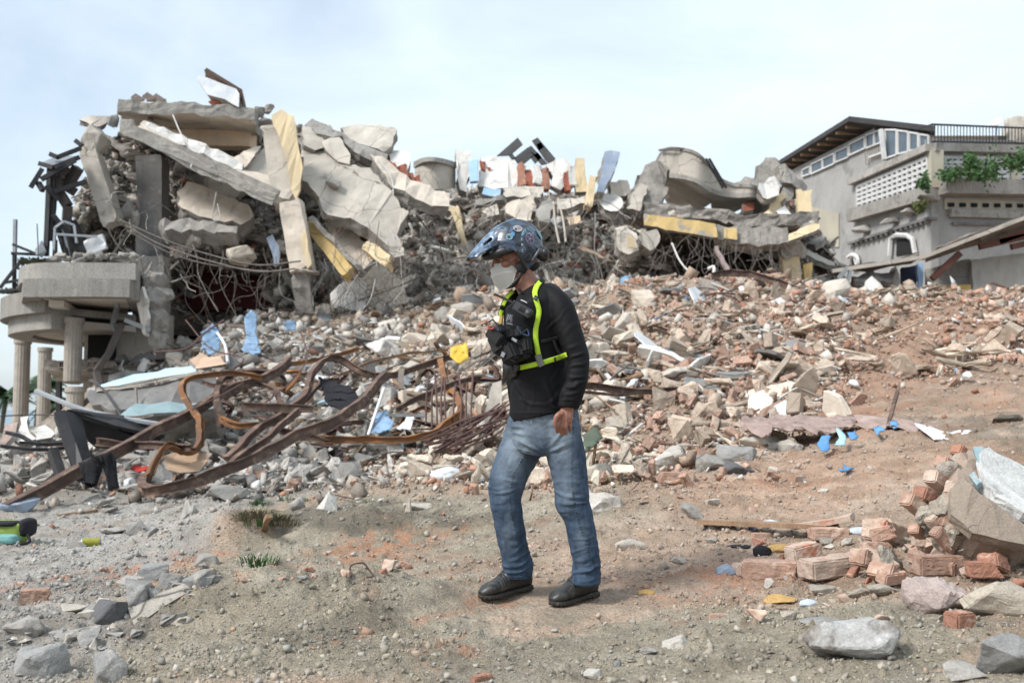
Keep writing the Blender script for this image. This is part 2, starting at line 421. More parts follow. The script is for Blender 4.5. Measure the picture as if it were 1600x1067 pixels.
def plain(name, c, rough=.6, metal=0, spec=.5, bump=0, **k):
    return mat(name, c, tuple(v * .85 for v in c), rough=rough, metal=metal, spec=spec, bump=bump, speck=k.pop('speck', .08), vary=k.pop('vary', 0), **k)
conc = mat('concrete_grey', (.37, .35, .32), (.25, .235, .215), 1.2, bsc=7, bdist=.07, spots=(.17, .155, .14), spot_sc=1.8, streak=(.16, .15, .14), cracks=.006)
conc_lt = mat('concrete_light', (.52, .475, .41), (.39, .355, .31), 1.1, spots=(.27, .25, .22), spot_sc=2.2, spot_rng=(.6, .72), cracks=.007, crack_sc=.8, bump=.4, bsc=7, bdist=.06)
conc_dk = mat('concrete_dark', (.19, .185, .18), (.12, .115, .11), 1.3, spots=(.25, .24, .22), streak=(.09, .085, .08))
conc_edge = mat('concrete_broken', (.36, .335, .30), (.22, .20, .18), 3.5, bump=.9, bsc=14, spots=(.14, .13, .12), spot_sc=6, bdist=.06)
cream = mat('cream_plaster', (.62, .55, .46), (.50, .43, .36), 1.6, spots=(.36, .33, .29), spot_sc=2.5, streak=(.4, .36, .32), bump=.4, bsc=7, bdist=.05)
peach = mat('peach_paint', (.66, .50, .34), (.55, .42, .30), 1.4, spots=(.42, .37, .31), spot_sc=3, bump=.2, streak=(.42, .37, .32))
white = mat('white_plaster', (.74, .72, .68), (.58, .56, .53), 1.8, spots=(.42, .40, .37), spot_sc=3, spot_rng=(.53, .64), bump=.4, bsc=9, bdist=.04, streak=(.46, .42, .37))
yellow = mat('yellow_paint', (.62, .45, .19), (.54, .40, .19), 1.8, spots=(.36, .33, .29), spot_sc=2.6, spot_rng=(.56, .62), bump=.3)
yellow_pl = mat('yellow_plaster', (.62, .50, .31), (.56, .46, .31), 2.2, spots=(.45, .40, .33), spot_sc=3.2, bump=.25, streak=(.5, .40, .26))
blue_pt = mat('blue_paint', (.25, .42, .65), (.34, .48, .66), 2, spots=(.5, .5, .48), spot_sc=4, bump=.2)
bluegrey = mat('blue_grey_paint', (.20, .25, .33), (.27, .31, .37), 2, spots=(.36, .35, .34), spot_sc=4, bump=.3)
ltblue = mat('light_blue_paint', (.38, .56, .66), (.46, .60, .66), 2, spots=(.5, .48, .45), spot_sc=3, bump=.15)
redbrk = mat('clay_red', (.30, .10, .06), (.20, .08, .06), 4, spots=(.38, .20, .14), spot_sc=8, bump=.5)
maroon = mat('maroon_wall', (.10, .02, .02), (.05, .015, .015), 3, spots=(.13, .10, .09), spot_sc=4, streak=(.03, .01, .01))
brick_m = mat('brick', (.41, .25, .185), (.35, .245, .195), 7, spots=(.56, .43, .34), spot_sc=9, spot_rng=(.5, .66), bump=.6, bsc=35, bdist=.012, vary=.2, speck=.25, speck_sc=160)
brick_fresh = mat('brick_fresh', (.36, .175, .115), (.30, .165, .12), 10, spots=(.5, .35, .27), spot_sc=12, spot_rng=(.58, .7), bump=.8, bsc=40, bdist=.01)
brick_pale = mat('brick_dusty', (.50, .40, .33), (.42, .31, .245), 8, spots=(.42, .19, .12), spot_sc=7, spot_rng=(.56, .66), bump=.5, bsc=40, bdist=.008)
stone_g = mat('stone_grey', (.29, .285, .275), (.19, .19, .185), 6, spots=(.36, .32, .27), spot_sc=9, bump=.5, bsc=40, bdist=.01, speck=.3)
stone_l = mat('stone_pale', (.50, .47, .42), (.38, .35, .31), 5, spots=(.62, .60, .56), spot_sc=7, bump=.6, bsc=30, bdist=.015, speck=.3)
stone_d = mat('stone_dark', (.13, .13, .135), (.08, .08, .085), 6, bump=.6, bsc=30, bdist=.01)
mortar = mat('mortar', (.40, .36, .30), (.30, .27, .23), 8, spots=(.5, .34, .26), spot_sc=14, bump=.9, bsc=45, bdist=.015)
rust = mat('rusty_steel', (.15, .095, .075), (.085, .06, .052), 3, rough=.9, spots=(.27, .19, .14), spot_sc=7, spot_rng=(.5, .68), bump=.4, bsc=60, bdist=.004, metal=.15, spec=.4)
rust_o = mat('orange_rust', (.27, .125, .05), (.15, .085, .055), 2.6, rough=.8, spots=(.36, .19, .08), spot_sc=6, bump=.4, bsc=60, bdist=.004, spec=.2, streak=(.13, .08, .06))
rebar_m = mat('rebar_rust', (.13, .075, .065), (.085, .05, .045), 6, rough=.8, bump=.3, bsc=80, bdist=.002)
wire_m = mat('dusty_wire', (.19, .17, .15), (.11, .095, .085), 6, rough=.8, bump=0)
wire_w = mat('pale_wire', (.62, .60, .57), (.5, .48, .45), 6, rough=.6, bump=0)
steel_b = mat('blackened_steel', (.025, .025, .028), (.045, .042, .042), 4, rough=.55, bump=.3, bsc=30, bdist=.004, spots=(.12, .06, .03), spot_sc=5, spot_rng=(.66, .74))
steel_g = mat('galvanised_steel', (.36, .38, .40), (.26, .27, .28), 4, rough=.45, metal=.5, bump=.15)
wood = mat('raw_wood', (.30, .19, .12), (.21, .14, .09), 5, bump=.5, bsc=30, streak=(.36, .27, .19))
wood_g = mat('grey_wood', (.27, .235, .20), (.19, .165, .14), 5, bump=.5, bsc=30)
glass = mat('dark_window_glass', (.09, .12, .14), (.06, .08, .10), 2, rough=.12, bump=0, spec=.8)
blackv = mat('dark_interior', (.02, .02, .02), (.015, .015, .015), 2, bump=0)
leaf = mat('leaves', (.055, .12, .035), (.04, .08, .025), 4, bump=0, rough=.6, speck=.3)
palm_m = mat('palm_leaves', (.045, .085, .035), (.03, .06, .03), 2, bump=0, rough=.6)
dirt_dk = mat('dark_soil', (.17, .145, .115), (.11, .095, .078), 6, bump=.8)
cloth_blue = mat('blue_cloth', (.22, .33, .46), (.15, .22, .32), 4, bump=.2, vary=.2)
cloth_mau = mat('mauve_cloth', (.36, .27, .235), (.24, .17, .15), 5, bump=.5, bsc=12, spots=(.42, .35, .29), spot_sc=6)
cloth_grn = mat('green_cloth', (.10, .12, .085), (.07, .085, .06), 3, bump=.3)
cloth_blk = mat('black_cloth', (.022, .022, .026), (.015, .015, .018), 3, bump=.3, rough=.95)
pl_white = mat('white_plastic', (.72, .73, .74), (.62, .64, .66), 3, rough=.45, bump=.1)
pl_blue = mat('bright_blue_plastic', (.12, .32, .60), (.08, .22, .44), 4, rough=.4, bump=.1)
pl_yel = mat('yellow_plastic', (.66, .44, .05), (.48, .31, .05), 4, rough=.5, bump=.1)
foam = mat('ochre_foam', (.52, .33, .12), (.42, .27, .11), 7, bump=.8, bsc=25)
# ------------------------------------------------------------------ ground sheet
rows = np.concatenate([np.linspace(-60, .3, 8)[:-1], [.3, .8, 1.4, 1.9], np.geomspace(2.3, 14, 420), np.geomspace(14, 34, 170)[1:], np.geomspace(34, 4000, 40)[1:]])
cols = np.unique(np.concatenate([np.linspace(-2200, -500, 20), np.linspace(-500, 2100, 700), np.linspace(2100, 3800, 20)]))
YY, PP = np.meshgrid(rows, cols, indexing='ij')
XX = (PP - 800) / FPX * np.maximum(YY, 2.0)
XX = np.where(YY < 2.0, (PP - 800) / FPX * (2.0 + (2.0 - YY) * 1.0), XX)
ZZ = G(XX, YY); ZZ = np.where(YY < .3, -.05, ZZ)
gx, gy = proj(XX, np.maximum(YY, .5), ZZ)
# soil colours lie at fixed places on the ground
def srgb(r, g, b):
    c = np.array([r, g, b]) / 255.0; return np.where(c <= .04045, c / 12.92, ((c + .055) / 1.055) ** 2.4)
q = np.stack([XX.ravel() * 1.1, YY.ravel() * 1.1, XX.ravel() * 0], 1); n1 = fbm(q, 5, .6); n2 = fbm(q * 4.1 + 5, 4, .6); n3 = fbm(q * 14 + 2, 3, .6)
px_ = gx.ravel(); py_ = gy.ravel(); YR = YY.ravel()
SAND = np.array([.37, .33, .262]); DIRT = np.array([.42, .325, .25]); GRAV = np.array([.42, .40, .37]); RED = np.array([.45, .215, .125]); DARK = np.array([.20, .18, .145]); PINK = np.array([.50, .38, .30])
col = np.tile(DIRT, (len(px_), 1))
def lay(mask, c): 
    global col
    m = np.clip(mask, 0, 1)[:, None]; col = col * (1 - m) + np.asarray(c) * m
def blob(cx, cy, rx, ry, sl=0.0, edge=.35, amp=.55):
    dy = py_ - cy - sl * (px_ - cx); r = np.sqrt(((px_ - cx) / rx) ** 2 + (dy / ry) ** 2) + n1 * amp * .5 + n2 * amp * .5
    return np.clip((1 - r) / edge + .5, 0, 1)
lay(blob(330, 1010, 620, 130, -.12), SAND); lay(blob(560, 870, 330, 75, -.1), SAND); lay(blob(1250, 1030, 420, 95, 0), SAND * .98)
lay(blob(650, 800, 280, 35, -.03), SAND * .95); lay(blob(900, 800, 120, 60, 0) * .7, SAND)
lay(blob(120, 840, 380, 95, -.28), GRAV); lay(blob(60, 1000, 180, 90, -.3) * .8, GRAV * .85); lay(blob(300, 770, 300, 28, -.1) * .8, GRAV * 1.05)
lay(blob(560, 800, 200, 22, .0, amp=1) * .8, DARK); lay(blob(600, 960, 220, 22, -.35, amp=.9) * .5, DARK); lay(blob(330, 940, 160, 20, -.3, amp=.8) * .5, DARK)
lay(blob(1040, 800, 120, 40, 0, amp=1) * .5, DARK * 1.3); lay(blob(1560, 700, 160, 45, 0, amp=.8) * .6, DARK)
lay(blob(1300, 740, 300, 60, .0) * .55, PINK); lay(blob(1420, 560, 170, 60, -.6, amp=.7) * .85, np.array([.46, .26, .17])); lay(blob(1300, 740, 330, 40, -.1, amp=1.2) * .5, np.array([.46, .30, .21])); lay(blob(1000, 905, 330, 45, -.05, amp=1.3) * .5, np.array([.46, .32, .24])); lay(blob(1040, 860, 200, 60, 0) * .5, PINK)
for c in ((90, 915, 150, 12, -.2), (300, 875, 95, 15, -.2), (520, 865, 120, 14, -.28), (690, 1020, 42, 20, -.1), (760, 945, 60, 10, .1), (110, 832, 110, 7, -.15), (620, 745, 70, 14, -.1), (1570, 625, 80, 22, 0), (640, 850, 90, 10, -.25), (1120, 610, 70, 20, 0), (430, 745, 90, 10, -.1), (1380, 610, 110, 22, 0), (1250, 750, 90, 10, 0), (700, 960, 200, 10, -.2), (1100, 905, 160, 22, -.1), (370, 900, 60, 10, -.2)):
    lay(blob(*c, amp=1.7, edge=1.1) * np.clip(.35 + 1.1 * n2 + .8 * n3, 0, .62), RED)
far = np.clip((YR - 9) / 3, 0, 1) * (YR < 60)
rc = np.where((px_ < 480)[:, None], np.array([.30, .285, .26]), np.where((px_ < 950)[:, None], np.array([.36, .30, .24]), np.array([.36, .26, .2])))
lay(far * .7, rc)
lay((YR > 60) * 1.0, [.16, .17, .13])
col = col * (1 + .14 * n2 + .12 * n3)[:, None]
nr, nc = YY.shape; ii = np.arange(nr * nc).reshape(nr, nc)
F = np.stack([ii[:-1, :-1].ravel(), ii[:-1, 1:].ravel(), ii[1:, 1:].ravel(), ii[1:, :-1].ravel()], 1)
ground_m = mat('soil', (.76, .72, .67), sc=2.2, bump=1.0, bsc=34, vcol=True, speck=.42, speck_sc=110, rough=.97, vary=0, bdist=.03, spec=.15)
gr = obj_np('ground', np.stack([XX.ravel(), YY.ravel(), ZZ.ravel()], 1), F, ground_m, colors=np.clip(col, 0, 1), smooth=True, center=False)
tag(gr, kind='structure')
GC = col.reshape(nr, nc, 3)
def soil_at(x, y):
    p = 800 + x / y * FPX; i = np.clip(np.searchsorted(rows, y), 0, nr - 1); j = np.clip(np.searchsorted(cols, p), 0, nc - 1); return GC[i, j]
sea_m = mat('sea_water', (.10, .17, .22), (.08, .14, .19), .2, rough=.25, bump=.3, bsc=1.5, speck=0)
sea = obj_np('sea', [(-4000, 130, -1.2), (300, 130, -1.2), (300, 6000, -1.2), (-4000, 6000, -1.2)], np.array([[0, 1, 2, 3]]), sea_m, center=False); tag(sea, kind='structure')

# ------------------------------------------------------------------ scattered stuff
def rotm(n, flat=0.0):
    q_ = rng.normal(size=(n, 4)); q_ /= np.linalg.norm(q_, axis=1)[:, None]; w, x, y, z = q_.T
    return np.stack([1 - 2 * (y * y + z * z), 2 * (x * y - z * w), 2 * (x * z + y * w), 2 * (x * y + z * w), 1 - 2 * (x * x + z * z), 2 * (y * z - x * w), 2 * (x * z - y * w), 2 * (y * z + x * w), 1 - 2 * (x * x + y * y)], 1).reshape(n, 3, 3)
def merge(protos, pid, pos, scl, Rm, colr, name, m, jit=.06, label=None, cat=None, kind='stuff', smooth=False):
    Vs, Fs, Cs, n0 = [], [], [], 0
    for k, (pv, pf) in enumerate(protos):
        s = np.nonzero(pid == k)[0]
        if not len(s): continue
        v = pv[None] * scl[s][:, None, :]; v = np.einsum('nij,nkj->nki', Rm[s], v) + pos[s][:, None, :]
        f = pf[None] + (np.arange(len(s)) * len(pv))[:, None, None] + n0
        Vs.append(v.reshape(-1, 3)); Fs.append(f.reshape(-1, 3)); c = np.repeat(colr[s], len(pv), 0); Cs.append(c * (1 + rng.uniform(-jit, jit, (len(c), 1)))); n0 += len(s) * len(pv)
    o = obj_np(name, np.concatenate(Vs), np.concatenate(Fs), m, colors=np.clip(np.concatenate(Cs), 0, 1), center=False, smooth=smooth)
    return tag(o, label, cat, kind=kind)
FLAT = [hull_np(200 + i, 1, random.Random(i).uniform(.5, .9), .2, 12, .6) for i in range(10)]
PEB = [hull_np(300 + i, 1, .85, .6, 8, .5) for i in range(10)]
def boxp(seed, sx, sy, sz, j=.08):
    r = random.Random(seed); V = np.array([[x, y, z] for x in (-.5, .5) for y in (-.5, .5) for z in (-.5, .5)]) * np.array([sx, sy, sz])
    V = V * (1 + np.array([[r.uniform(-j, j * .5) for _ in range(3)] for _ in range(8)]))
    if r.random() < .6: V[4:, 0] *= r.uniform(.45, .9); V[4, 0] *= r.uniform(.7, 1)
    Fq = [(0, 1, 3, 2), (4, 6, 7, 5), (0, 4, 5, 1), (2, 3, 7, 6), (0, 2, 6, 4), (1, 5, 7, 3)]
    return V, np.array([t for a, b, c, d in Fq for t in ((a, b, c), (a, c, d))])
CHUNK = [boxp(500 + i, 1, random.Random(i).uniform(.55, 1), random.Random(i + 50).uniform(.3, .8), .26) if i % 2 else hull_np(100 + i, 1, random.Random(i).uniform(.6, 1), random.Random(i + 50).uniform(.4, .85), 8 + i % 3, .75) for i in range(22)]
BRK = [boxp(i, 1, .52, .3) for i in range(8)]
STK = [boxp(40 + i, 1, .08, .04) for i in range(4)]
rub_m = mat('rubble_mix', (.72, .71, .70), sc=6, bump=.6, bsc=22, vcol=True, speck=.3, speck_sc=60, vary=0, bdist=.03)
peb_m = mat('gravel_mix', (.8, .8, .8), sc=14, bump=.3, bsc=80, vcol=True, speck=.2, vary=0, bdist=.003)

# gravel and grit on the dirt
N = 52000
px = rng.uniform(-120, 1720, N * 3); d = np.exp(rng.uniform(np.log(2.6), np.log(12), N * 3)); x = (px - 800) / FPX * d
z0 = G(x, d); gx1, gy1 = proj(x, d, z0)
dens = .45 + .5 * (fbm(np.stack([x * 1.5, d * 1.5, x * 0], 1), 3) > .1) + .8 * np.exp(-(((gx1 - 130) / 300) ** 2) - ((gy1 - 850 + .28 * (gx1 - 130)) / 60) ** 2) + .5 * (gy1 > 960) * (gx1 < 700)
dens *= 1 - .8 * np.exp(-((x - .05) / .45) ** 2 - ((d - 4.72) / .3) ** 2)
k = np.nonzero((rng.uniform(0, 1.7, N * 3) < dens) & (gy1 < 1110))[0][:N]; n = len(k); x, d = x[k], d[k]
s = rng.pareto(2.6, n) * .006 + .004; s = np.minimum(s, .035) * np.where(d > 5, 1.3, .85)
z = G(x, d) + s * .22
base = np.array([soil_at(a, b) for a, b in zip(x, d)])
pal = np.array([[.40, .39, .36], [.30, .29, .27], [.47, .43, .37], [.40, .24, .17], [.20, .19, .18], [.55, .52, .47]])
pc = pal[rng.choice(6, n, p=[.3, .25, .17, .08, .12, .08])]; mixw = rng.uniform(.15, .8, (n, 1)); cc = base * mixw + pc * (1 - mixw)
merge(PEB + CHUNK, rng.integers(0, len(PEB) + len(CHUNK), n), np.stack([x, d, z], 1), s[:, None] * rng.uniform(.7, 1.2, (n, 3)), rotm(n), cc, 'gravel', peb_m)
# clods of soil, gathered in drifts
N = 60000; px = rng.uniform(-120, 1720, N); d = np.exp(rng.uniform(np.log(2.8), np.log(13), N)); x = (px - 800) / FPX * d; z0 = G0(x, d); gx1, gy1 = proj(x, d, z0)
f_ = fbm(np.stack([x * 1.1 + 4, d * 1.6, x * 0], 1), 4, .6); band = lambda cx, cy, rx, ry, sl: np.exp(-((gx1 - cx) / rx) ** 2 - ((gy1 - cy - sl * (gx1 - cx)) / ry) ** 2)
dn = .10 + .5 * (f_ > .22) + 1.2 * band(560, 800, 210, 26, -.02) + 1.0 * band(560, 965, 220, 28, -.33) + .9 * band(1060, 800, 160, 50, 0) + .8 * band(350, 940, 180, 24, -.3) + .7 * band(150, 850, 260, 50, -.25) + .9 * band(1250, 940, 300, 40, 0) + 1.0 * band(1560, 720, 120, 60, 0) + .5 * (gy1 > 980) * (gx1 < 650)
k = np.nonzero((rng.uniform(0, 1.9, N) < dn) & (gy1 < 1110) & (np.hypot(x - .05, (d - 4.72)) > .5))[0][:17000]; n = len(k); x, d = x[k], d[k]; s = np.minimum(rng.pareto(2.5, n) * .010 + .007, .038)
bs_ = np.array([soil_at(a, b) for a, b in zip(x, d)]); merge(CHUNK + FLAT, rng.integers(0, len(CHUNK) + len(FLAT), n), np.stack([x, d, G(x, d) + s * .06], 1), s[:, None] * rng.uniform(.6, 1.3, (n, 3)), rotm(n), bs_ * rng.uniform(.72, 1.1, (n, 1)), 'soil_clods', peb_m)
# ------------------------------------------------------------------ rubble slope: individuals (largest) and the uncounted rest
D0 = lambda p: np.interp(p, [-200, 0, 300, 500, 700, 850, 1000, 1150, 1300, 1450, 1600, 1900], [13, 12.0, 11, 10.5, 9.6, 8.8, 8.2, 8.6, 10.5, 12.5, 13, 14])
def sample(n, dmax=27.0, seed=0, edge=1.0):
    px = rng.uniform(-150, 1750, n); t = rng.uniform(0, 1, n) ** .8; a = D0(px)
    d = a * (dmax / a) ** t - rng.exponential(edge, n) * (rng.uniform(0, 1, n) < .2)
    x = (px - 800) / FPX * d; return px, d, x
def ramp_thin(gx1, gy1):
    """bare dirt track climbing on the right, open ground under the terrace on the left"""
    a = np.exp(-((gx1 - (1330 + (660 - gy1) * .9)) / 75) ** 2) * ((gy1 < 670) & (gy1 > 480)); b = np.clip((gx1 - 1250) / 150, 0, 1) * (gy1 > 655)
    return np.clip(1 - .85 * a - .85 * b, .05, 1)
NR = 31000
px, d, x = sample(NR); z = G(x, d); gx1, gy1 = proj(x, d, z)
keep = (rng.uniform(0, 1, NR) < ramp_thin(gx1, gy1)) & (d > 7.2) & ~((px < 150) & (d > 19) & (d < 27))
px, d, x, z, gx1, gy1 = [a[keep] for a in (px, d, x, z, gx1, gy1)]; n = len(px)
s = np.clip(rng.pareto(2.0, n) * .062 + .03, .028, .36)
kind_ = np.zeros(n, int); u = rng.uniform(0, 1, n)
right = np.clip((gx1 - 600) / 500, 0, 1)
pb = .10 + .36 * right; kind_[u < pb] = 1                      # brick
kind_[(u > .62) & (u < .86)] = 2; kind_[(u > .90)] = 3       # flat shard, splinter
s = np.where(kind_ == 1, np.clip(s * .9, .05, .24), s); s = np.where(kind_ == 3, s * 2.8 + .1, s); s = np.where(kind_ == 2, s * 1.35, s)
GREY = np.array([[.46, .44, .41], [.36, .34, .315], [.56, .53, .49], [.25, .24, .225], [.64, .61, .57], [.42, .36, .30]])
BEIG = np.array([[.60, .52, .43], [.50, .42, .34], [.68, .62, .54], [.44, .33, .25], [.40, .37, .33], [.74, .70, .63]])
BROW = np.array([[.52, .42, .33], [.44, .33, .25], [.60, .51, .42], [.36, .28, .22], [.56, .39, .29], [.68, .62, .55]])
BRKC = np.array([[.50, .29, .205], [.44, .23, .155], [.58, .42, .33], [.52, .35, .27]]); WOODC = np.array([[.34, .24, .17], [.24, .2, .17], [.55, .47, .38], [.72, .70, .66], [.20, .12, .10]])
ci = rng.integers(0, 6, n); wl_ = np.clip((gx1 + rng.normal(0, 90, n) - 520) / 160, 0, 1)[:, None]; wr_ = np.clip((gx1 + rng.normal(0, 120, n) - 960) / 200, 0, 1)[:, None]
cc = (GREY[ci] * (1 - wl_) + BEIG[ci] * wl_) * (1 - wr_) + BROW[ci] * wr_
cc = np.where((kind_ == 1)[:, None], BRKC[rng.integers(0, 4, n)], cc); cc = np.where((kind_ == 3)[:, None], WOODC[rng.integers(0, 5, n)], cc)
spark = rng.uniform(0, 1, n) < .06; cc[spark] = [.74, .74, .73]; bl = rng.uniform(0, 1, n) < .003; cc[bl] = [.25, .42, .62]
cc = cc * rng.uniform(.62, 1.22, (n, 1))
Rm = rotm(n)
ya = rng.uniform(0, 6.283, n); ti_ = rng.normal(0, .28, n); ca_, sa_, ct_, st_2 = np.cos(ya), np.sin(ya), np.cos(ti_), np.sin(ti_)
Rf = np.stack([ca_ * ct_, -sa_, ca_ * st_2, sa_ * ct_, ca_, sa_ * st_2, -st_2, 0 * ya, ct_], 1).reshape(n, 3, 3); fl = (kind_ == 3) | ((kind_ == 2) & (rng.uniform(0, 1, n) < .5)); Rm[fl] = Rf[fl]
s = s * np.clip(d / 13, .45, 1)
lift = s * rng.uniform(.05, .45, n) * np.where(kind_ == 3, .2, 1)
pos = np.stack([x, d, z + lift + .02], 1)
vis = s / d * np.where(kind_ == 3, .35, 1)
protos = CHUNK + FLAT + BRK + STK; o1, o2, o3 = len(CHUNK), len(CHUNK) + len(FLAT), len(CHUNK) + len(FLAT) + len(BRK)
pid = np.where(kind_ == 0, rng.integers(0, o1, n), np.where(kind_ == 2, rng.integers(o1, o2, n), np.where(kind_ == 1, rng.integers(o2, o3, n), rng.integers(o3, len(protos), n))))
scl = s[:, None] * rng.uniform(.8, 1.2, (n, 3)); scl[kind_ == 1] = s[kind_ == 1][:, None]
used = np.zeros(n, bool)
PROTO_ME = {}
def proto_mesh(k, nm, m, key):
    if (k, key) not in PROTO_ME:
        V, Fp = protos[k]; bm = bmesh.new(); vs = [bm.verts.new(v) for v in V]; [bm.faces.new([vs[i] for i in f]) for f in Fp]
        bmesh.ops.dissolve_limit(bm, angle_limit=R(6), verts=bm.verts, edges=bm.edges)
        bmesh.ops.bevel(bm, geom=list(bm.edges), offset=.018, segments=1, affect='EDGES'); bmesh.ops.triangulate(bm, faces=bm.faces)
        bmesh.ops.subdivide_edges(bm, edges=bm.edges, cuts=2); bm.normal_update()
        P = np.array([tuple(v.co) for v in bm.verts]); q_ = fbm(P * 4 + k, 4, .6) * .045
        for v, w_ in zip(bm.verts, q_): v.co += v.normal * float(w_)
        me = bpy.data.meshes.new(nm); bm.to_mesh(me); bm.free(); me.materials.append(m); PROTO_ME[(k, key)] = me
    return PROTO_ME[(k, key)]
zone = [('grey slope under the fallen storeys', 620), ('cream and brick slope behind the man', 1000), ('brown brick slope right of the man', 9999)]
ZM = [stone_g, conc_lt, mat('stone_brown', (.50, .41, .33), (.38, .30, .23), 5, spots=(.62, .56, .48), spot_sc=7, bump=.5, bsc=24, bdist=.02, vary=.3)]
ZM[0] = mat('rubble_grey', (.48, .455, .42), (.34, .32, .295), 5, spots=(.24, .22, .2), spot_sc=5, bump=.5, bsc=24, bdist=.02, vary=.3)
ZM[1] = mat('rubble_cream', (.62, .55, .46), (.48, .41, .33), 5, spots=(.36, .29, .23), spot_sc=6, bump=.5, bsc=24, bdist=.02, vary=.3)
def individuals(kk, lim, nm, cat, lab, mats, grp):
    idx = np.nonzero((kind_ == kk) & ~used & (gx1 > 0) & (gx1 < 1600) & (gy1 < 1060))[0]; idx = idx[np.argsort(-vis[idx])][:lim]
    for i in idx:
        used[i] = True; zi = 0 if gx1[i] < zone[0][1] else 1 if gx1[i] < zone[1][1] else 2
        me = proto_mesh(int(pid[i]), nm, mats[zi], (kk, zi)); o = bpy.data.objects.new(nm, me); COL.objects.link(o)
        M = Matrix([list(r_) for r_ in Rm[i]]).to_4x4() @ Matrix.Diagonal((*[float(a) for a in scl[i]], 1)); M.translation = Vector(pos[i]); o.matrix_world = M
        tag(o, lab % zone[zi][0], cat, grp + ' on the ' + zone[zi][0])
individuals(0, 280, 'concrete_chunk', 'concrete chunk', 'broken lump of concrete lying on the %s', ZM, 'concrete lumps')
individuals(1, 280, 'brick', 'brick', 'broken clay brick lying on the %s', [brick_m] * 3, 'loose bricks')
individuals(2, 220, 'slab_shard', 'slab shard', 'thin broken shard of concrete lying on the %s', ZM, 'flat shards')
individuals(3, 160, 'splinter', 'splinter', 'long thin splinter sticking out of the %s', [wood_g, wood, mat('pale_lath', (.58, .5, .41), (.4, .33, .26), 6, bump=.3, vary=.35)], 'splinters')
r_ = ~used
merge(protos, pid[r_], pos[r_], scl[r_], Rm[r_], cc[r_], 'rubble', rub_m)
# fine fragments filling the gaps
N = 52000; px, d, x = sample(N, 26, 1, 1.6); z = G(x, d); gx1, gy1 = proj(x, d, z); k = (rng.uniform(0, 1, N) < np.clip(ramp_thin(gx1, gy1) + .25, 0, 1)) & (d > 6) & ~((px < 150) & (d > 19)); px, d, x, z, gx1 = [a[k] for a in (px, d, x, z, gx1)]; n = len(px)
s = np.clip(rng.pareto(2.4, n) * .03 + .015, .015, .12) * np.clip(d / 13, .5, 1.4); ci = rng.integers(0, 6, n)
wl_ = np.clip((gx1 + rng.normal(0, 90, n) - 520) / 160, 0, 1)[:, None]; wr_ = np.clip((gx1 + rng.normal(0, 120, n) - 960) / 200, 0, 1)[:, None]
c2_ = (GREY[ci] * (1 - wl_) + BEIG[ci] * wl_) * (1 - wr_) + BROW[ci] * wr_; bk = rng.uniform(0, 1, n) < .10 + .25 * wr_[:, 0]; c2_[bk] = BRKC[rng.integers(0, 4, bk.sum())]
merge(PEB + FLAT, rng.integers(0, len(PEB) + len(FLAT), n), np.stack([x, d, z + s * .2], 1), s[:, None] * rng.uniform(.7, 1.3, (n, 3)), rotm(n), c2_ * rng.uniform(.6, 1.2, (n, 1)), 'rubble_fragments', rub_m)

# broken boards and plates strewn over the slope
pm = [white, conc_lt, stone_g, cream, mat('brown_board', (.30, .22, .16), (.22, .17, .13), 4), conc_dk, pl_white, steel_g]
for k in range(110):
    a, b = rng.uniform(180, 1330), rng.uniform(445, 660); p, d = on(a, b)
    if d < 9.5: continue
    L, w = rng.uniform(.25, .85), rng.uniform(.12, .45); e = Euler((rng.normal(0, .45) + .5, rng.normal(0, .4), rng.uniform(0, 6.28))).to_matrix(); p.z += .08
    pts = [tuple(p + e @ Vector((L * math.cos(t) / 1.6 * rng.uniform(.75, 1.1), w * math.sin(t) / 1.4 * rng.uniform(.75, 1.1), 0))) for t in (.5, 1.6, 2.6, 3.6, 4.7, 5.8)]
    tag(obj_bm('broken_board', plate_bm(pts, rng.uniform(.02, .07), 'down', .012, .1, k, raw=True), [pm[k % 8]] * 2), '%s plate lying loose on the rubble slope' % ['broken white plaster', 'pale concrete', 'grey stone', 'cream plastered', 'brown wooden', 'dark concrete', 'white plastic', 'grey metal'][k % 8], 'board', 'plates strewn over the rubble slope')
# ------------------------------------------------------------------ crushed storeys: debris body behind the slabs
SX = [105, 125, 150, 190, 300, 400, 470, 530, 600, 650, 710, 750, 870, 930, 1000, 1060, 1130, 1190, 1225, 1262, 1290, 1315]
SY = [400, 275, 235, 195, 192, 195, 205, 232, 268, 292, 296, 300, 303, 306, 300, 330, 345, 315, 285, 310, 380, 440]
BX = [105, 160, 260, 400, 600, 800, 1000, 1200, 1315]; BY = [470, 475, 500, 510, 500, 480, 465, 460, 462]
def core_d(px, t):
    """distance of the debris face; t 0 foot, 1 top"""
    d = np.interp(px, [100, 500, 700, 1000, 1315], [24.6, 24.8, 26.5, 28, 28.6]) + t ** 1.3 * np.interp(px, [100, 500, 700, 1000, 1315], [1.4, 2.4, 4.0, 3.0, 2.6])
    def cav(cx, cy, rx, ry, h): return h * np.exp(-np.abs((px - cx) / rx) ** 4 - np.abs((t - cy) / ry) ** 4)
    return d + cav(350, .14, 88, .17, 2.6) + cav(1120, .30, 100, .34, 3.6) + cav(560, .35, 50, .15, .8) + cav(180, .3, 55, .3, 1.2)
nU, nT = 520, 150
U_, T_ = np.meshgrid(np.linspace(105, 1315, nU), np.linspace(0, 1, nT), indexing='ij')
def core_pt(u, t, push=0.0):
    u = np.asarray(u, float); t = np.asarray(t, float)
    top = np.interp(u, SX, SY); bot = np.interp(u, BX, BY); py = bot + (top - bot) * t; dd = core_d(u, t) + push
    uu = (u - 800) / FPX; v = (533.5 - py) / FPX; yy = cp - v * sp; zz = sp + v * cp
    return np.stack([uu * dd / yy, dd, CH + zz * dd / yy], -1)
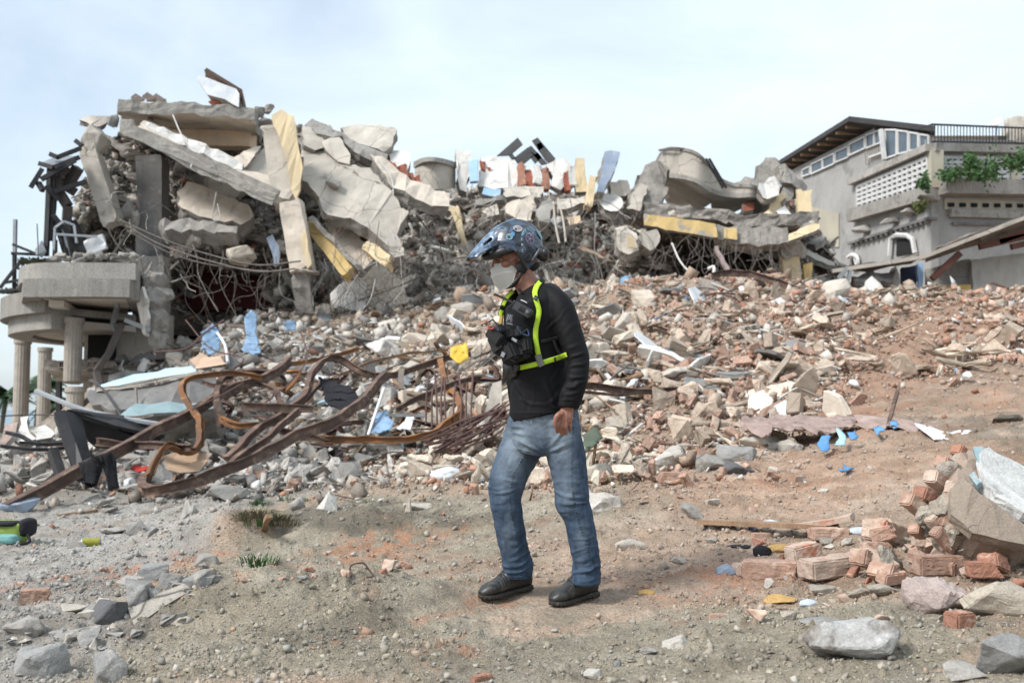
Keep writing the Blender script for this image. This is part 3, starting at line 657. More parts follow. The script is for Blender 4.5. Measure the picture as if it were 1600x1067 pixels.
P = core_pt(U_, T_).reshape(-1, 3); Q = P * np.array([1.2, 1.2, 1.9])
nse = fbm(Q, 5, .6); st = np.abs(fbm(Q * .7 + 40, 3)); edge_ = np.clip(np.minimum(T_, 1 - T_).ravel() * 12, 0, 1)
P[:, 1] += nse * .42 + st * .5; P[:, 2] += fbm(Q * 1.7 + 9, 4, .6) * .22; P[:, 0] += fbm(Q * 1.3 + 90, 3) * .2
ii = np.arange(nU * nT).reshape(nU, nT)
Fc = [np.stack([ii[:-1, :-1].ravel(), ii[1:, :-1].ravel(), ii[1:, 1:].ravel(), ii[:-1, 1:].ravel()], 1)]
# back side, so that the mass is closed
B = P.reshape(nU, nT, 3)[:, [-1, 0], :].copy(); B[:, 0, 1] += 5; B[:, 0, 2] -= .6; B[:, 1, 1] += 9; B[:, 1, 2] -= 1; nb = len(P)
Pall = np.concatenate([P, B.reshape(-1, 3)]); jb = nb + np.arange(nU * 2).reshape(nU, 2)
Fc.append(np.stack([ii[:-1, -1], ii[1:, -1], jb[1:, 0], jb[:-1, 0]], 1)); Fc.append(np.stack([jb[:-1, 0], jb[1:, 0], jb[1:, 1], jb[:-1, 1]], 1))
L1 = [[ii[0, k], ii[0, k + 1], jb[0, 0], jb[0, 0]] for k in range(0)]
cn = fbm(Pall * 1.5, 4); ux = 800 + Pall[:, 0] / Pall[:, 1] * FPX; cc_ = np.array([.28, .26, .235]) * (1 + .35 * cn)[:, None]; dus = fbm(Pall * .5 + 5, 2) > .25; cc_[dus] = cc_[dus] * 1.3
cc_[(ux > 560) & (ux < 1040)] *= 1.45
core = obj_np('debris_mass', Pall, np.concatenate(Fc), mat('debris_body', (.7, .68, .66), sc=5, bump=1, bsc=12, vcol=True, speck=.4, speck_sc=40, vary=0, bdist=.08), colors=np.clip(cc_, 0, 1), center=False)
tag(core, kind='stuff')
# fragments lodged in it
N = 24000; u = rng.uniform(108, 1312, N); t = rng.uniform(0, 1, N); p3 = core_pt(u, t); Q = p3 * np.array([1.2, 1.2, 1.9])
p3[:, 1] += fbm(Q, 5, .6) * .42 + np.abs(fbm(Q * .7 + 40, 3)) * .5 - .1; p3[:, 2] += fbm(Q * 1.7 + 9, 4, .6) * .22; p3[:, 0] += fbm(Q * 1.3 + 90, 3) * .2
s = np.clip(rng.pareto(2.1, N) * .06 + .035, .035, .36); kd = rng.uniform(0, 1, N)
HE = np.array([[.52, .49, .44], [.44, .41, .37], [.60, .56, .50], [.36, .34, .31], [.68, .64, .57], [.48, .42, .36]])
ch = HE[rng.integers(0, 6, N)]; brk = kd > .93; ch[brk] = np.array([.36, .17, .12]); whi = (kd < .03); ch[whi] = [.62, .6, .56]
ss = s[:, None] * rng.uniform(.7, 1.3, (N, 3)); stq = (kd > .74) & (kd < .92)
pid_h = np.where(stq, rng.integers(o3, len(protos), N), np.where(brk, rng.integers(o2, o3, N), np.where(rng.uniform(0, 1, N) < .55, rng.integers(o1, o2, N), rng.integers(0, o1, N)))); ss[stq] *= 3.2; ss[brk] = np.minimum(s[brk], .25)[:, None]
merge(protos, pid_h, p3, ss, rotm(N), np.clip(ch * rng.uniform(.5, 1.15, (N, 1)) * np.where((u > 560) & (u < 1040), 1.25, 1)[:, None], 0, .8), 'debris_fragments', rub_m)

# ------------------------------------------------------------------ the fallen slabs, beams and columns (each one thing)
def P_(n, pts, t, m, lab, cat='concrete slab', **k): return plate(n, pts, t, m, lab, cat, edge=k.pop('edge', conc_edge), **k)
P_('roof_slab', [(183, 174, 23.8), (290, 180, 23.8), (398, 188, 24), (408, 226, 26.6), (262, 222, 26.8), (192, 194, 26.2)], .30, cream, 'long flat roof slab topping the left of the ruin, with pale pinkish underside', ext='up', jag=.03, seed=3, edge=conc)
pillar('roof_beam', (266, 218, 25.6), (396, 220, 25.4), .5, .42, peach, 'peach painted beam hanging under the roof slab at top left', 'beam', seed=5, up=(0, 0, 1), amp=.015)
P_('floor_slab', [(210, 214, 22.8), (290, 262, 22.7), (425, 322, 22.5), (436, 296, 24.2), (330, 250, 24.6), (226, 200, 24.6)], .26, cream, 'very long narrow slab sloping from the top left corner to the yellow draped column', ext='up', jag=.02, seed=8, edge=conc)
pillar('edge_beam', (206, 205, 22.9), (436, 308, 22.6), .30, .30, conc, 'grey edge beam running along the rim of the long sloping slab', 'beam', seed=15, up=(0, 0, 1), amp=.02)
P_('plaster_fragment', [(222, 190, 23.6), (256, 198, 23.6), (382, 256, 23.7), (378, 266, 23.3), (330, 248, 23.2), (232, 203, 23.2)], .08, white, 'white plastered strip lying along the top of the long sloping slab', 'panel', jag=.03)
P_('plaster_fragment', [(352, 248, 23.8), (380, 236, 24.2), (408, 228, 24.6), (398, 240, 24.2), (378, 268, 23.6)], .07, cream, 'torn cream plaster sheet bent up under the roof slab by a dark crack', 'panel', jag=.05)
P_('floor_slab', [(384, 245, 24.4), (412, 232, 24.8), (428, 262, 24.6), (432, 292, 23.8), (400, 283, 23.6), (380, 268, 23.8)], .2, conc_lt, 'grey slab piece squeezed between the long sloping slab and the column with yellow plaster')
pillar('fallen_column', (140, 232, 23.4), (178, 352, 23.2), .40, .40, conc_lt, 'pale leaning column at the left edge, capped by bent bars at its foot', seed=21, up=(0, 1, 0), amp=.025)
rock('concrete_lump', 142, 234, 44, 46, conc_lt, 'broken whitish head of the leaning column at the left edge', 'concrete lump', seed=31, d=23.2, cuts=2, tilt=.3)
P_('slab_fragment', [(124, 186, 23.8), (150, 180, 24), (170, 180, 24.2), (166, 192, 24), (146, 197, 23.7)], .16, conc_lt, 'small tapering slab fragment balanced on top of the leaning column')
rock('concrete_lump', 174, 196, 20, 22, stone_g, 'dark rounded lump wedged beside the tip of the roof slab', 'concrete lump', seed=33, d=23.8, cuts=2)
rock('concrete_lump', 196, 212, 26, 34, conc_edge, 'crumbled end of the long sloping slab with stubs showing', 'concrete lump', seed=34, d=23, cuts=2)
pillar('standing_column', (239, 246, 24.2), (239, 405, 24.2), .62, .55, conc_dk, 'dark grey upright column standing under the long sloping slab', seed=41, amp=.015)
pillar('standing_column', (243, 405, 24.0), (240, 500, 23.8), .60, .50, conc, 'lower stump of column behind the knobbly white masonry lump', seed=42, amp=.03)
P_('wall_block', [(276, 300, 23.6), (292, 286, 23.9), (330, 296, 24), (388, 318, 23.8), (397, 336, 23.6), (376, 352, 23.3), (320, 340, 23.2), (284, 326, 23.3)], .42, cream, 'beige slab piece between the dark column and the leaning pillar, cord hanging over it', seed=6)
P_('floor_slab', [(250, 366, 23.4), (300, 362, 23.6), (376, 376, 23.6), (372, 386, 23.4), (262, 382, 23.2)], .4, conc, 'thin grey slab strip just above the dark red opening', ext='up', seed=9)
rock('concrete_block', 293, 382, 40, 30, conc_lt, 'pale angular block lying on the thin slab strip', 'concrete lump', seed=51, d=23.1, cuts=2)
rock('concrete_block', 372, 410, 46, 36, cream, 'cream block with chipped corners hanging at the upper right of the red opening', 'concrete lump', seed=52, d=23.0, cuts=2, rot=.4, tilt=-.3)
rock('concrete_lump', 197, 336, 24, 26, conc, 'round lump resting between the leaning column and the dark column', 'concrete lump', seed=53, d=23.6, cuts=2)
rock('concrete_lump', 209, 352, 18, 28, conc, 'narrow lump leaning against the foot of the dark column', 'concrete lump', seed=54, d=23.5, cuts=2)
# column with yellow plaster, leaning pillar below
pillar('leaning_column', (430, 200, 23.2), (446, 322, 22.7), .52, .45, conc_lt, 'upright concrete column at the top centre left with yellow plaster peeling off it', seed=61, amp=.03)
P_('plaster_sheet', [(424, 180, 22.7), (440, 170, 22.8), (458, 180, 22.7), (466, 230, 22.5), (473, 262, 22.35), (469, 296, 22.3), (462, 312, 22.2), (455, 292, 22.3), (447, 246, 22.4), (436, 214, 22.5)], .1, yellow_pl, 'folded pale yellow plaster sheet draped down the upright column', 'panel', seed=62, jag=.025, edge=yellow_pl)
rock('column_joint', 446, 318, 30, 18, conc_lt, 'small cracked block where the draped column meets the leaning pillar', 'concrete lump', seed=63, d=22.2, cuts=2)
pillar('leaning_pillar', (455, 318, 22.4), (474, 424, 22.2), .50, .42, cream, 'leaning pillar with a yellow stripe standing right of the dark red opening', seed=64, amp=.02)
P_('paint_strip', [(469, 364, 21.9), (478, 362, 21.9), (487, 412, 21.8), (480, 420, 21.8)], .05, yellow_pl, 'yellow painted strip down the right side of the leaning pillar', 'panel', jag=.015, edge=yellow_pl)
pillar('pillar_stump', (472, 424, 22.3), (478, 492, 22.4), .40, .36, conc_edge, 'rough stump under the leaning pillar', seed=65, amp=.05, taper=.75)
rock('concrete_block', 470, 426, 50, 10, conc_lt, 'flat broken cap between the leaning pillar and its stump', 'concrete lump', seed=66, d=22.0, cuts=2)
# big central slab with its cracked upper corner
P_('great_slab', [(472, 280, 23.3), (472, 232, 24.2), (470, 205, 24.7), (496, 222, 24.6), (520, 238, 24.3), (548, 258, 24.0), (578, 264, 23.8), (604, 292, 23.4), (638, 334, 22.9), (626, 350, 22.6), (620, 366, 22.5), (631, 398, 22.0), (616, 402, 22.0), (596, 376, 22.2), (574, 356, 22.4), (548, 340, 22.5), (512, 334, 22.6), (494, 300, 23.0)], .34, conc_lt, 'huge pale slab leaning down the middle of the ruin with a ragged pointed foot', jag=.035, seed=11)
P_('slab_corner', [(474, 228, 24.1), (474, 198, 24.9), (500, 206, 24.8), (516, 240, 24.2), (498, 224, 24.3), (492, 236, 24.1)], .28, conc_lt, 'cracked upper left corner of the huge pale slab', jag=.03)
P_('slab_corner', [(476, 196, 25), (488, 186, 25.2), (514, 196, 25), (534, 212, 24.6), (520, 216, 24.5), (494, 210, 24.6)], .25, conc, 'loose tilted slab flake at the top of the huge pale slab', jag=.03)
P_('slab_corner', [(502, 220, 24.3), (530, 214, 24.5), (548, 244, 24.1), (546, 258, 23.9), (528, 254, 24), (510, 236, 24.1)], .25, conc_lt, 'cracked flake lying on the shoulder of the huge pale slab', jag=.03)
rock('concrete_lump', 519, 298 - 6, 30, 14, conc_edge, 'crumbled hole with stub bars in the face of the huge pale slab', 'concrete lump', seed=71, d=23.0, cuts=2)
P_('roof_fragment', [(532, 200, 25.6), (560, 193, 25.8), (592, 194, 25.8), (621, 204, 25.6), (612, 228, 25.0), (600, 238, 24.8), (566, 226, 24.9), (540, 212, 25.1)], .3, conc_lt, 'five sided roof fragment lying on the crest above the huge slab', jag=.03)
P_('slab_lip', [(530, 206, 24.8), (566, 226, 24.6), (606, 242, 24.5), (602, 262, 24.3), (562, 244, 24.3), (540, 226, 24.5)], .3, conc, 'dark grooved slab rim below the five sided roof fragment', jag=.02)
P_('slab_fragment', [(603, 238, 25.2), (640, 238, 25.2), (641, 252, 25), (636, 268, 24.8), (612, 262, 24.8)], .3, white, 'white faced block right of the roof fragment with red hollow clay behind it', 'concrete lump')
P_('ceiling_slab', [(576, 242, 24.4), (598, 244, 24.4), (642, 282, 24.2), (702, 306, 24), (702, 322, 23.6), (674, 322, 23.5), (640, 306, 23.5), (606, 286, 23.7)], .28, cream, 'long pale slab sloping down to the right from the crest to the wire curtain', jag=.03)
for k, (a, b, c, d_) in enumerate([(612, 256, 12, 18), (626, 262, 14, 20), (640, 272, 12, 24), (650, 282, 14, 18)]):
    pillar('clay_block', (a, b, 24.9), (a + 6, b + d_, 24.7), c * .016, .2, redbrk, ['first', 'second', 'third', 'last'][k] + ' dark red clay block in the row under the crest, starting from the huge slab', 'clay block', group='red clay blocks under the crest', seed=80 + k)
pillar('yellow_beam', (484, 350, 22.9), (548, 430, 22.2), .30, .30, yellow, 'yellow painted beam slanting down between the leaning pillar and the pink slab', 'beam', seed=90, amp=.025)
pillar('beam_core', (492, 348, 22.6), (566, 424, 22.0), .10, .2, conc_edge, 'ragged concrete edge hanging along the yellow slanting beam', 'beam', seed=94, amp=.05)
pillar('yellow_beam', (576, 386, 22.8), (612, 414, 22.2), .28, .28, yellow_pl, 'short ochre beam stub poking from under the foot of the huge slab', 'beam', seed=91, amp=.025)
P_('floor_slab', [(508, 352, 23.6), (540, 356, 23.5), (580, 388, 23.1), (586, 404, 22.8), (566, 424, 22.5), (548, 410, 22.7), (520, 376, 23.1)], .25, cream, 'pinkish slab hanging between the two yellow beams', jag=.05)
P_('blue_curtain', [(416, 372, 23.4), (426, 366, 23.4), (436, 384, 23.2), (436, 414, 23.1), (428, 416, 23.1), (424, 392, 23.2)], .04, bluegrey, 'dull blue hanging strip left of the leaning pillar', 'panel', jag=.02)
P_('wall_fragment', [(560, 420, 24.2), (604, 415, 24.6), (622, 432, 24.5), (640, 470, 24), (632, 500, 23.6), (580, 488, 23.6), (560, 452, 23.8)], .4, cream, 'broad beige wall fragment standing low behind the tangled bars', jag=.06)
P_('wall_fragment', [(516, 458, 23.2), (540, 440, 23.6), (574, 444, 23.5), (572, 470, 23.1), (560, 486, 22.9), (520, 480, 22.9)], .2, white, 'white panel with a yellow lower rim lying low at the foot of the ruin', jag=.05)
rock('concrete_block', 504, 496, 24, 26, cream, 'cream knob beside the low white panel', 'concrete lump', seed=73, d=22.6, cuts=2)
# dark red room at the left with its beams
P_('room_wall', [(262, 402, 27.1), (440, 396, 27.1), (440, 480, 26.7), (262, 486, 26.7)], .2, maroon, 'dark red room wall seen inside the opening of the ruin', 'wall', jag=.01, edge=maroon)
# rubble crest between the slabs
crest = [(240, 158, 34, 12), (352, 172, 36, 10), (402, 176, 20, 14), (418, 170, 18, 10), (410, 190, 26, 12), (212, 156, 20, 10)]
for k, (a, b, c, e) in enumerate(crest): rock('crest_stone', a, b + 4, c, e + 4, [conc, conc_edge][k % 2], None, seed=300 + k, d=24.8, cuts=1)
for k, o in enumerate([o for o in COL.objects if o.name.startswith('crest_stone')]): tag(o, 'small broken stone lying along the top edge of the left ruin', 'concrete lump', 'stones on the left crest')
# the window frame and pale mattress perched on top
P_('perched_panel', [(307, 122, 24.3), (313, 118, 24.3), (369, 139, 24.1), (374, 147, 24.0), (373, 168, 23.9), (351, 155, 24.0), (324, 148, 24.1)], .3, mat('pale_panel', (.56, .59, .62), (.40, .44, .48), 3, bump=.1, rough=.5), 'pale grey mattress like panel perched on the highest point of the ruin', 'panel', jag=.01)
pf = MB()
pf.add([W(*p) for p in ((322, 109, 24.45), (375, 138, 24.3), (378, 152, 24.3), (320, 124, 24.45), (322, 109, 24.6), (375, 138, 24.45), (378, 152, 24.45), (320, 124, 24.6))], [(0, 1, 2, 3), (7, 6, 5, 4), (0, 4, 5, 1), (2, 6, 7, 3)])
for a, b in [((322, 109, 24.5), (376, 142, 24.2)), ((376, 142, 24.2), (382, 168, 24.0)), ((322, 109, 24.5), (326, 122, 24.5)), ((326, 122, 24.5), (374, 150, 24.2))]: pf.bar(W(*a), W(*b), .05, .09)
tag(pf.obj('door_frame', mat('dark_brown_wood', (.10, .065, .05), (.07, .05, .04), 4, bump=.2)), 'thin dark frame leaning over the perched pale panel', 'frame')
rock('clay_box', 335, 164, 22, 14, redbrk, 'small reddish box under the perched pale panel', 'box', seed=77, d=24.2, cuts=1, boxy=.95)
for k, (a, b) in enumerate([(204, 152), (222, 150), (236, 152)]):
    P_('roof_tile', [(a, b, 24.8), (a + 8, b - 6, 24.9), (a + 22, b + 3, 24.7), (a + 12, b + 6, 24.6)], .05, mat('brown_tile', (.14, .10, .09), (.10, .08, .07), 4), 'dark thin tile tilted on the roof slab, ' + ['first', 'second', 'third'][k] + ' from the left', 'tile', jag=.005, group='dark tiles on the roof slab')

# ------------------------------------------------------------------ crest in the middle distance
def ribbon(name, path, th, m, lab, cat, par=None, under=None, bow=0):
    """upright curved wall: path of (px, top, bottom, d)"""
    k = 6; A = spline([W(p[0], p[1], p[3]) for p in path], k); Bq = spline([W(p[0], p[2], p[3]) for p in path], k); V = []; F = []
    for a, b in zip(A, Bq):
        b.x, b.y = a.x, a.y
    n = len(A); cen = sum(A, Vector()) / n
    for i in range(n):
        t = A[min(i + 1, n - 1)] - A[max(i - 1, 0)]; nn_ = Vector((-t.y, t.x, 0)).normalized()
        if nn_.y < 0: nn_ = -nn_
        for h in (0, .2, .5, .8, 1): V.append(tuple(A[i].lerp(Bq[i], h)))
        for h in (1, .5, 0): V.append(tuple(A[i].lerp(Bq[i], h) + nn_ * th))
    for i in range(n - 1):
        for q in range(8): F.append((i * 8 + q, i * 8 + (q + 1) % 8, (i + 1) * 8 + (q + 1) % 8, (i + 1) * 8 + q))
    F.append(tuple(range(8))); F.append(tuple((n - 1) * 8 + q for q in range(8))[::-1])
    o = obj_np(name, V, F, m, smooth=False)
    if par: reparent(o, par)
    else: tag(o, lab, cat)
    return o
arch = empty('curved_parapet', W(682, 296, 27.8)); tag(arch, 'small curved balcony parapet upturned at the crest left of the pale blue stripe', 'parapet')
ribbon('curved_wall', [(648, 262, 296, 28.0), (664, 252, 296, 27.4), (688, 252, 296, 27.4), (712, 262, 294, 28.0)], .3, conc_lt, '', '', arch)
ribbon('coping', [(646, 253, 262, 28.0), (664, 246, 253, 27.2), (688, 247, 254, 27.2), (714, 254, 263, 28.0)], .4, conc, '', '', arch)
P_('plaster_post', [(712, 233, 28), (735, 236, 28), (736, 252, 27.9), (730, 300, 27.6), (718, 296, 27.6), (716, 256, 27.8)], .4, white, 'whitish masonry post at the crest left of the pale blue stripe', 'wall fragment')
P_('blue_wall', [(732, 252, 27.7), (747, 249, 27.7), (746, 283, 27.5), (734, 284, 27.5)], .12, mat('sky_blue_paint', (.33, .52, .72), (.38, .52, .66), 2, bump=.2), 'upright pale blue stripe of wall at the crest', 'wall fragment', jag=.01)
P_('wall_fragment', [(750, 246, 28.2), (768, 243, 28.3), (804, 250, 28.3), (809, 278, 28), (800, 296, 27.8), (772, 297, 27.6), (748, 292, 27.7)], .25, white, 'broad white wall fragment peppered with holes at the crest', 'wall fragment')
P_('wall_fragment', [(756, 294, 27.4), (783, 296, 27.4), (781, 307, 27.2), (753, 305, 27.2)], .25, blue_pt, 'blue painted strip below the holed white wall', 'wall fragment', jag=.02)
P_('wall_fragment', [(853, 258, 28.2), (880, 248, 28.3), (893, 256, 28.3), (890, 280, 28), (876, 298, 27.8), (860, 290, 27.9), (864, 276, 28)], .25, white, 'white wall fragment with a bitten edge left of the yellow post', 'wall fragment', jag=.05)
for k, (a, b, c, e) in enumerate([(814, 262, 12, 30), (826, 268, 12, 26), (838, 262, 14, 30), (851, 266, 12, 32), (884, 272, 12, 30), (894, 262, 12, 30), (760, 262, 9, 30), (754, 258, 8, 26)]):
    m_ = [brick_fresh, redbrk, white][k % 3] if k < 6 else redbrk
    pillar('hollow_brick', (a, b, 28.1), (a + 2, b + e, 27.9), c * .018, .22, m_, ['white jamb', 'orange clay block', 'dark red clay block', 'pale jamb', 'orange clay block beside the pale jamb', 'cracked clay block', 'thin clay block edge', 'outer clay block edge'][k] + ' in the torn masonry of the middle crest', 'clay block', group='torn masonry along the middle crest', seed=110 + k, amp=.03)
P_('yellow_post', [(900, 247, 28), (914, 248, 28), (916, 280, 27.9), (920, 300, 27.8), (900, 300, 27.8)], .25, yellow_pl, 'yellow plastered post at the crest left of the leaning blue slab', 'post', jag=.02)
pillar('yellow_post', (926, 280, 27.6), (918, 325, 27.2), .2, .2, yellow_pl, 'tilted dull yellow post hanging below the upright yellow one', 'post', seed=120)
P_('leaning_slab', [(945, 238, 27.6), (955, 235, 27.7), (969, 238, 27.6), (962, 262, 27.3), (944, 300, 26.9), (932, 300, 26.8)], .3, bluegrey, 'blue grey slab leaning up against the sky right of the yellow post', jag=.02)
P_('slab_fragment', [(935, 290, 27.1), (934, 268, 27.4), (945, 240, 27.8), (951, 240, 27.8), (938, 296, 27.0)], .2, conc_edge, 'rough grey side of the leaning blue slab', jag=.03)
P_('wall_fragment', [(952, 284, 27.6), (980, 282, 27.8), (985, 300, 27.6), (978, 306, 27.4), (954, 304, 27.4)], .3, cream, 'cream block right of the leaning blue slab', 'wall fragment')
# dark steel plates crossing on the crest
def steelplate(pts, holes, lab):
    bm = plate_bm(pts, .05, jag=.0, step=9, seed=2); o = obj_bm('steel_plate', bm, steel_dk); tag(o, lab, 'steel plate'); return o
steel_dk = mat('dark_plate', (.10, .10, .105), (.075, .072, .07), 3, rough=.6, bump=.2)
st_ = empty('perforated_steel', W(820, 258, 28.3)); tag(st_, 'dark steel frame with square holes standing askew on the middle crest', 'steel frame')
def spart(pts, nm='plate'): reparent(obj_bm(nm, plate_bm(pts, .06, jag=0, step=9), steel_dk), st_)
for pts in ([(776, 244), (809, 215), (817, 226), (797, 243)], [(831, 220), (840, 215), (868, 248), (860, 258), (852, 250)], [(803, 247), (824, 231), (829, 237), (808, 255)], [(824, 231), (830, 228), (856, 256), (846, 258)], [(808, 254), (830, 237), (836, 242), (814, 260)], [(829, 246), (840, 238), (847, 246), (836, 256)], [(838, 226), (845, 222), (850, 230), (842, 236)], [(795, 243), (801, 240), (806, 248), (800, 250)]):
    spart([(a, b, 28.5) for a, b in pts])
# debris under the crest: large grey pieces
for pts, t, m, lab in [
  ([(792, 318, 26.8), (836, 304, 27.2), (838, 320, 27), (830, 345, 26.4), (812, 346, 26.3), (791, 332, 26.5)], .3, cream, 'olive grey slab piece standing behind the helmet'),
  ([(838, 330, 26.8), (858, 306, 27.2), (866, 318, 27), (858, 350, 26.4), (842, 346, 26.4)], .3, conc, 'dark wedge slab next to the olive grey piece'),
  ([(752, 326, 26.6), (776, 318, 26.8), (780, 334, 26.5), (762, 338, 26.4)], .2, conc_lt, 'small pale slab under the blue painted strip'),
  ([(870, 312, 26.8), (912, 308, 27), (914, 318, 26.8), (872, 326, 26.6)], .3, conc_lt, 'light rubble ledge below the orange clay blocks'),
  ([(886, 340, 26.3), (906, 336, 26.4), (908, 348, 26.2), (890, 352, 26.1)], .1, peach, 'small peach tile lodged right of the helmet'),
  ([(742, 312, 26.7), (786, 306, 27), (788, 312, 27), (744, 320, 26.6)], .2, conc, 'thin grey ledge below the pale blue stripe'),
  ([(786, 294, 27.6), (850, 290, 27.8), (846, 306, 27.3), (790, 308, 27.2)], .3, conc_lt, 'broken ledge under the torn masonry'),
  ([(650, 300, 25.6), (664, 294, 25.8), (712, 322, 25.4), (706, 330, 25.2)], .2, conc_lt, 'narrow pale strip ending at the wire curtain'),
  ([(934, 306, 27.3), (960, 300, 27.5), (974, 318, 27), (966, 330, 26.8), (944, 326, 26.9)], .4, white, 'white boulder like block below the leaning blue slab'),
  ([(960, 356, 26.4), (978, 352, 26.5), (994, 366, 26.4), (998, 392, 26.1), (982, 398, 26), (964, 384, 26.1)], .4, conc_lt, 'pale block with a cream spot dangling left of the yellow edged floor'),
  ([(1002, 362, 26.6), (1026, 358, 26.7), (1030, 378, 26.6), (1016, 392, 26.4), (1002, 382, 26.4)], .4, conc_lt, 'rounded pale block hanging under the left end of the yellow edged floor')]:
    P_('slab_fragment', pts, t, m, lab, jag=.05)
P_('paint_patch', [(978, 366, 25.95), (990, 372, 25.95), (995, 388, 25.9), (982, 386, 25.9)], .05, yellow_pl, 'cream patch on the pale dangling block', 'panel', jag=.02, edge=yellow_pl)
pillar('twisted_drape', (708, 322, 25.0), (726, 380, 24.6), .22, .12, yellow_pl, 'yellow rag like strip hanging in the wire curtain left of the helmet', 'strip', seed=130, amp=.04, taper=.5)
# rock cluster and column left of the curved balcony
P_('broken_wall', [(984, 320, 27.2), (990, 292, 27.6), (1008, 258, 28), (1032, 252, 28.2), (1042, 270, 28), (1036, 322, 27.4), (1010, 330, 27.2)], .8, conc_edge, 'rough grey column head left of the curved balcony', 'wall fragment', jag=.08)
P_('wall_fragment', [(978, 326, 27), (1000, 284, 27.5), (1012, 290, 27.4), (1000, 330, 26.8)], .3, conc_lt, 'slanting pale panel leaning on the rough grey column head', 'wall fragment', jag=.04)
bal = empty('curved_balcony', W(1105, 330, 28.4)); tag(bal, 'wavy concrete balcony, its rounded parapet sagging right of the middle crest', 'balcony')
bp_ = [(1022, 258, 282, 30.0), (1036, 236, 276, 28.6), (1060, 233, 276, 27.6), (1088, 240, 283, 27.3), (1108, 258, 296, 27.5), (1126, 280, 303, 27.9), (1150, 290, 306, 28.0), (1172, 291, 305, 27.7), (1191, 296, 306, 28.0)]
ribbon('parapet', bp_, .16, conc_lt, '', '', bal)
ribbon('rim', [(a, c - 4, c + 3, d_ - .06) for a, b, c, d_ in bp_], .26, conc, '', '', bal)
ribbon('coping', [(a, b - 3, b + 2, d_ - .05) for a, b, c, d_ in bp_], .25, conc, '', '', bal)
part('underside', plate_bm([(1024, 284, 29.8), (1036, 279, 28.6), (1060, 279, 27.7), (1088, 286, 27.4), (1108, 299, 27.6), (1112, 318, 29.2), (1092, 330, 29.8), (1050, 334, 30.2)], .15, 'up', .02, .3), [cream, cream], bal)
part('underside', plate_bm([(1104, 299, 27.7), (1126, 306, 28.0), (1150, 309, 28.1), (1172, 308, 27.8), (1191, 308, 28.1), (1170, 322, 29.6), (1142, 334, 29.9), (1112, 326, 29.6)], .15, 'up', .02, .3), [conc_lt, conc_lt], bal)
rl = MB()
for o_ in (0, 5): rl.bar(W(1103 + o_, 248, 27.2), W(1130 + o_, 294, 27.4), .05, .05)
rl.obj('rail', steel_b, bal)
b2 = MB(); b2.tube([W(1030, 235, 28.6), W(1050, 232, 27.6), W(1070, 233, 27.4)], .03); b2.obj('loose_bar', wire_m, bal)
# floor slab with the yellow face
P_('yellow_edged_floor', [(1004, 333, 27.0), (1062, 341, 26.9), (1150, 352, 26.8), (1210, 356, 26.8), (1278, 350, 27.0), (1272, 372, 30), (1150, 372, 30.5), (1010, 366, 30.4)], .32, conc_edge, 'long sagging floor slab with a yellow painted face below the wavy balcony', ext='up', jag=.06, seed=17)
P_('painted_beam', [(1006, 334, 26.7), (1062, 342, 26.6), (1118, 350, 26.55), (1121, 371, 26.5), (1060, 362, 26.55), (1007, 352, 26.65)], .2, yellow, 'long yellow painted beam face with chipped paint under the wavy balcony', 'beam', jag=.02, seed=18)
P_('painted_beam', [(1131, 356, 26.6), (1151, 357, 26.6), (1152, 375, 26.5), (1131, 372, 26.5)], .2, yellow, 'short separate piece of yellow face right of the long one', 'beam', jag=.02)
P_('floor_fragment', [(1120, 350, 26.75), (1230, 356, 26.7), (1236, 378, 26.5), (1190, 384, 26.5), (1122, 374, 26.6)], .4, conc_edge, 'crumbled grey rim right of the long yellow beam face', 'beam', jag=.06)
P_('painted_beam', [(1232, 366, 26.5), (1262, 352, 26.6), (1281, 350, 26.7), (1280, 358, 26.6), (1256, 368, 26.4), (1232, 377, 26.4)], .15, yellow_pl, 'torn yellow lip at the right end of the sagging floor', 'beam', jag=.03)
pillar('yellow_pillar', (1254, 302, 28), (1256, 345, 27.8), .34, .3, yellow_pl, 'pale yellow stub of pillar standing on the right end of the sagging floor', seed=140)
pillar('yellow_pillar', (1234, 396, 27.4), (1236, 446, 27.4), .48, .3, yellow_pl, 'wide yellow pillar under the right end of the sagging floor', seed=141, amp=.04)
pillar('yellow_pillar', (1261, 412, 27.4), (1261, 446, 27.4), .2, .2, yellow, 'narrow yellow pillar stub next to the wide one', seed=142, amp=.03)
P_('concrete_lump', [(1220, 380, 27), (1250, 376, 27), (1262, 392, 27.2), (1258, 404, 27.2), (1222, 400, 27.1)], .5, conc_edge, 'grey broken head on the wide yellow pillar', 'wall fragment', jag=.07)
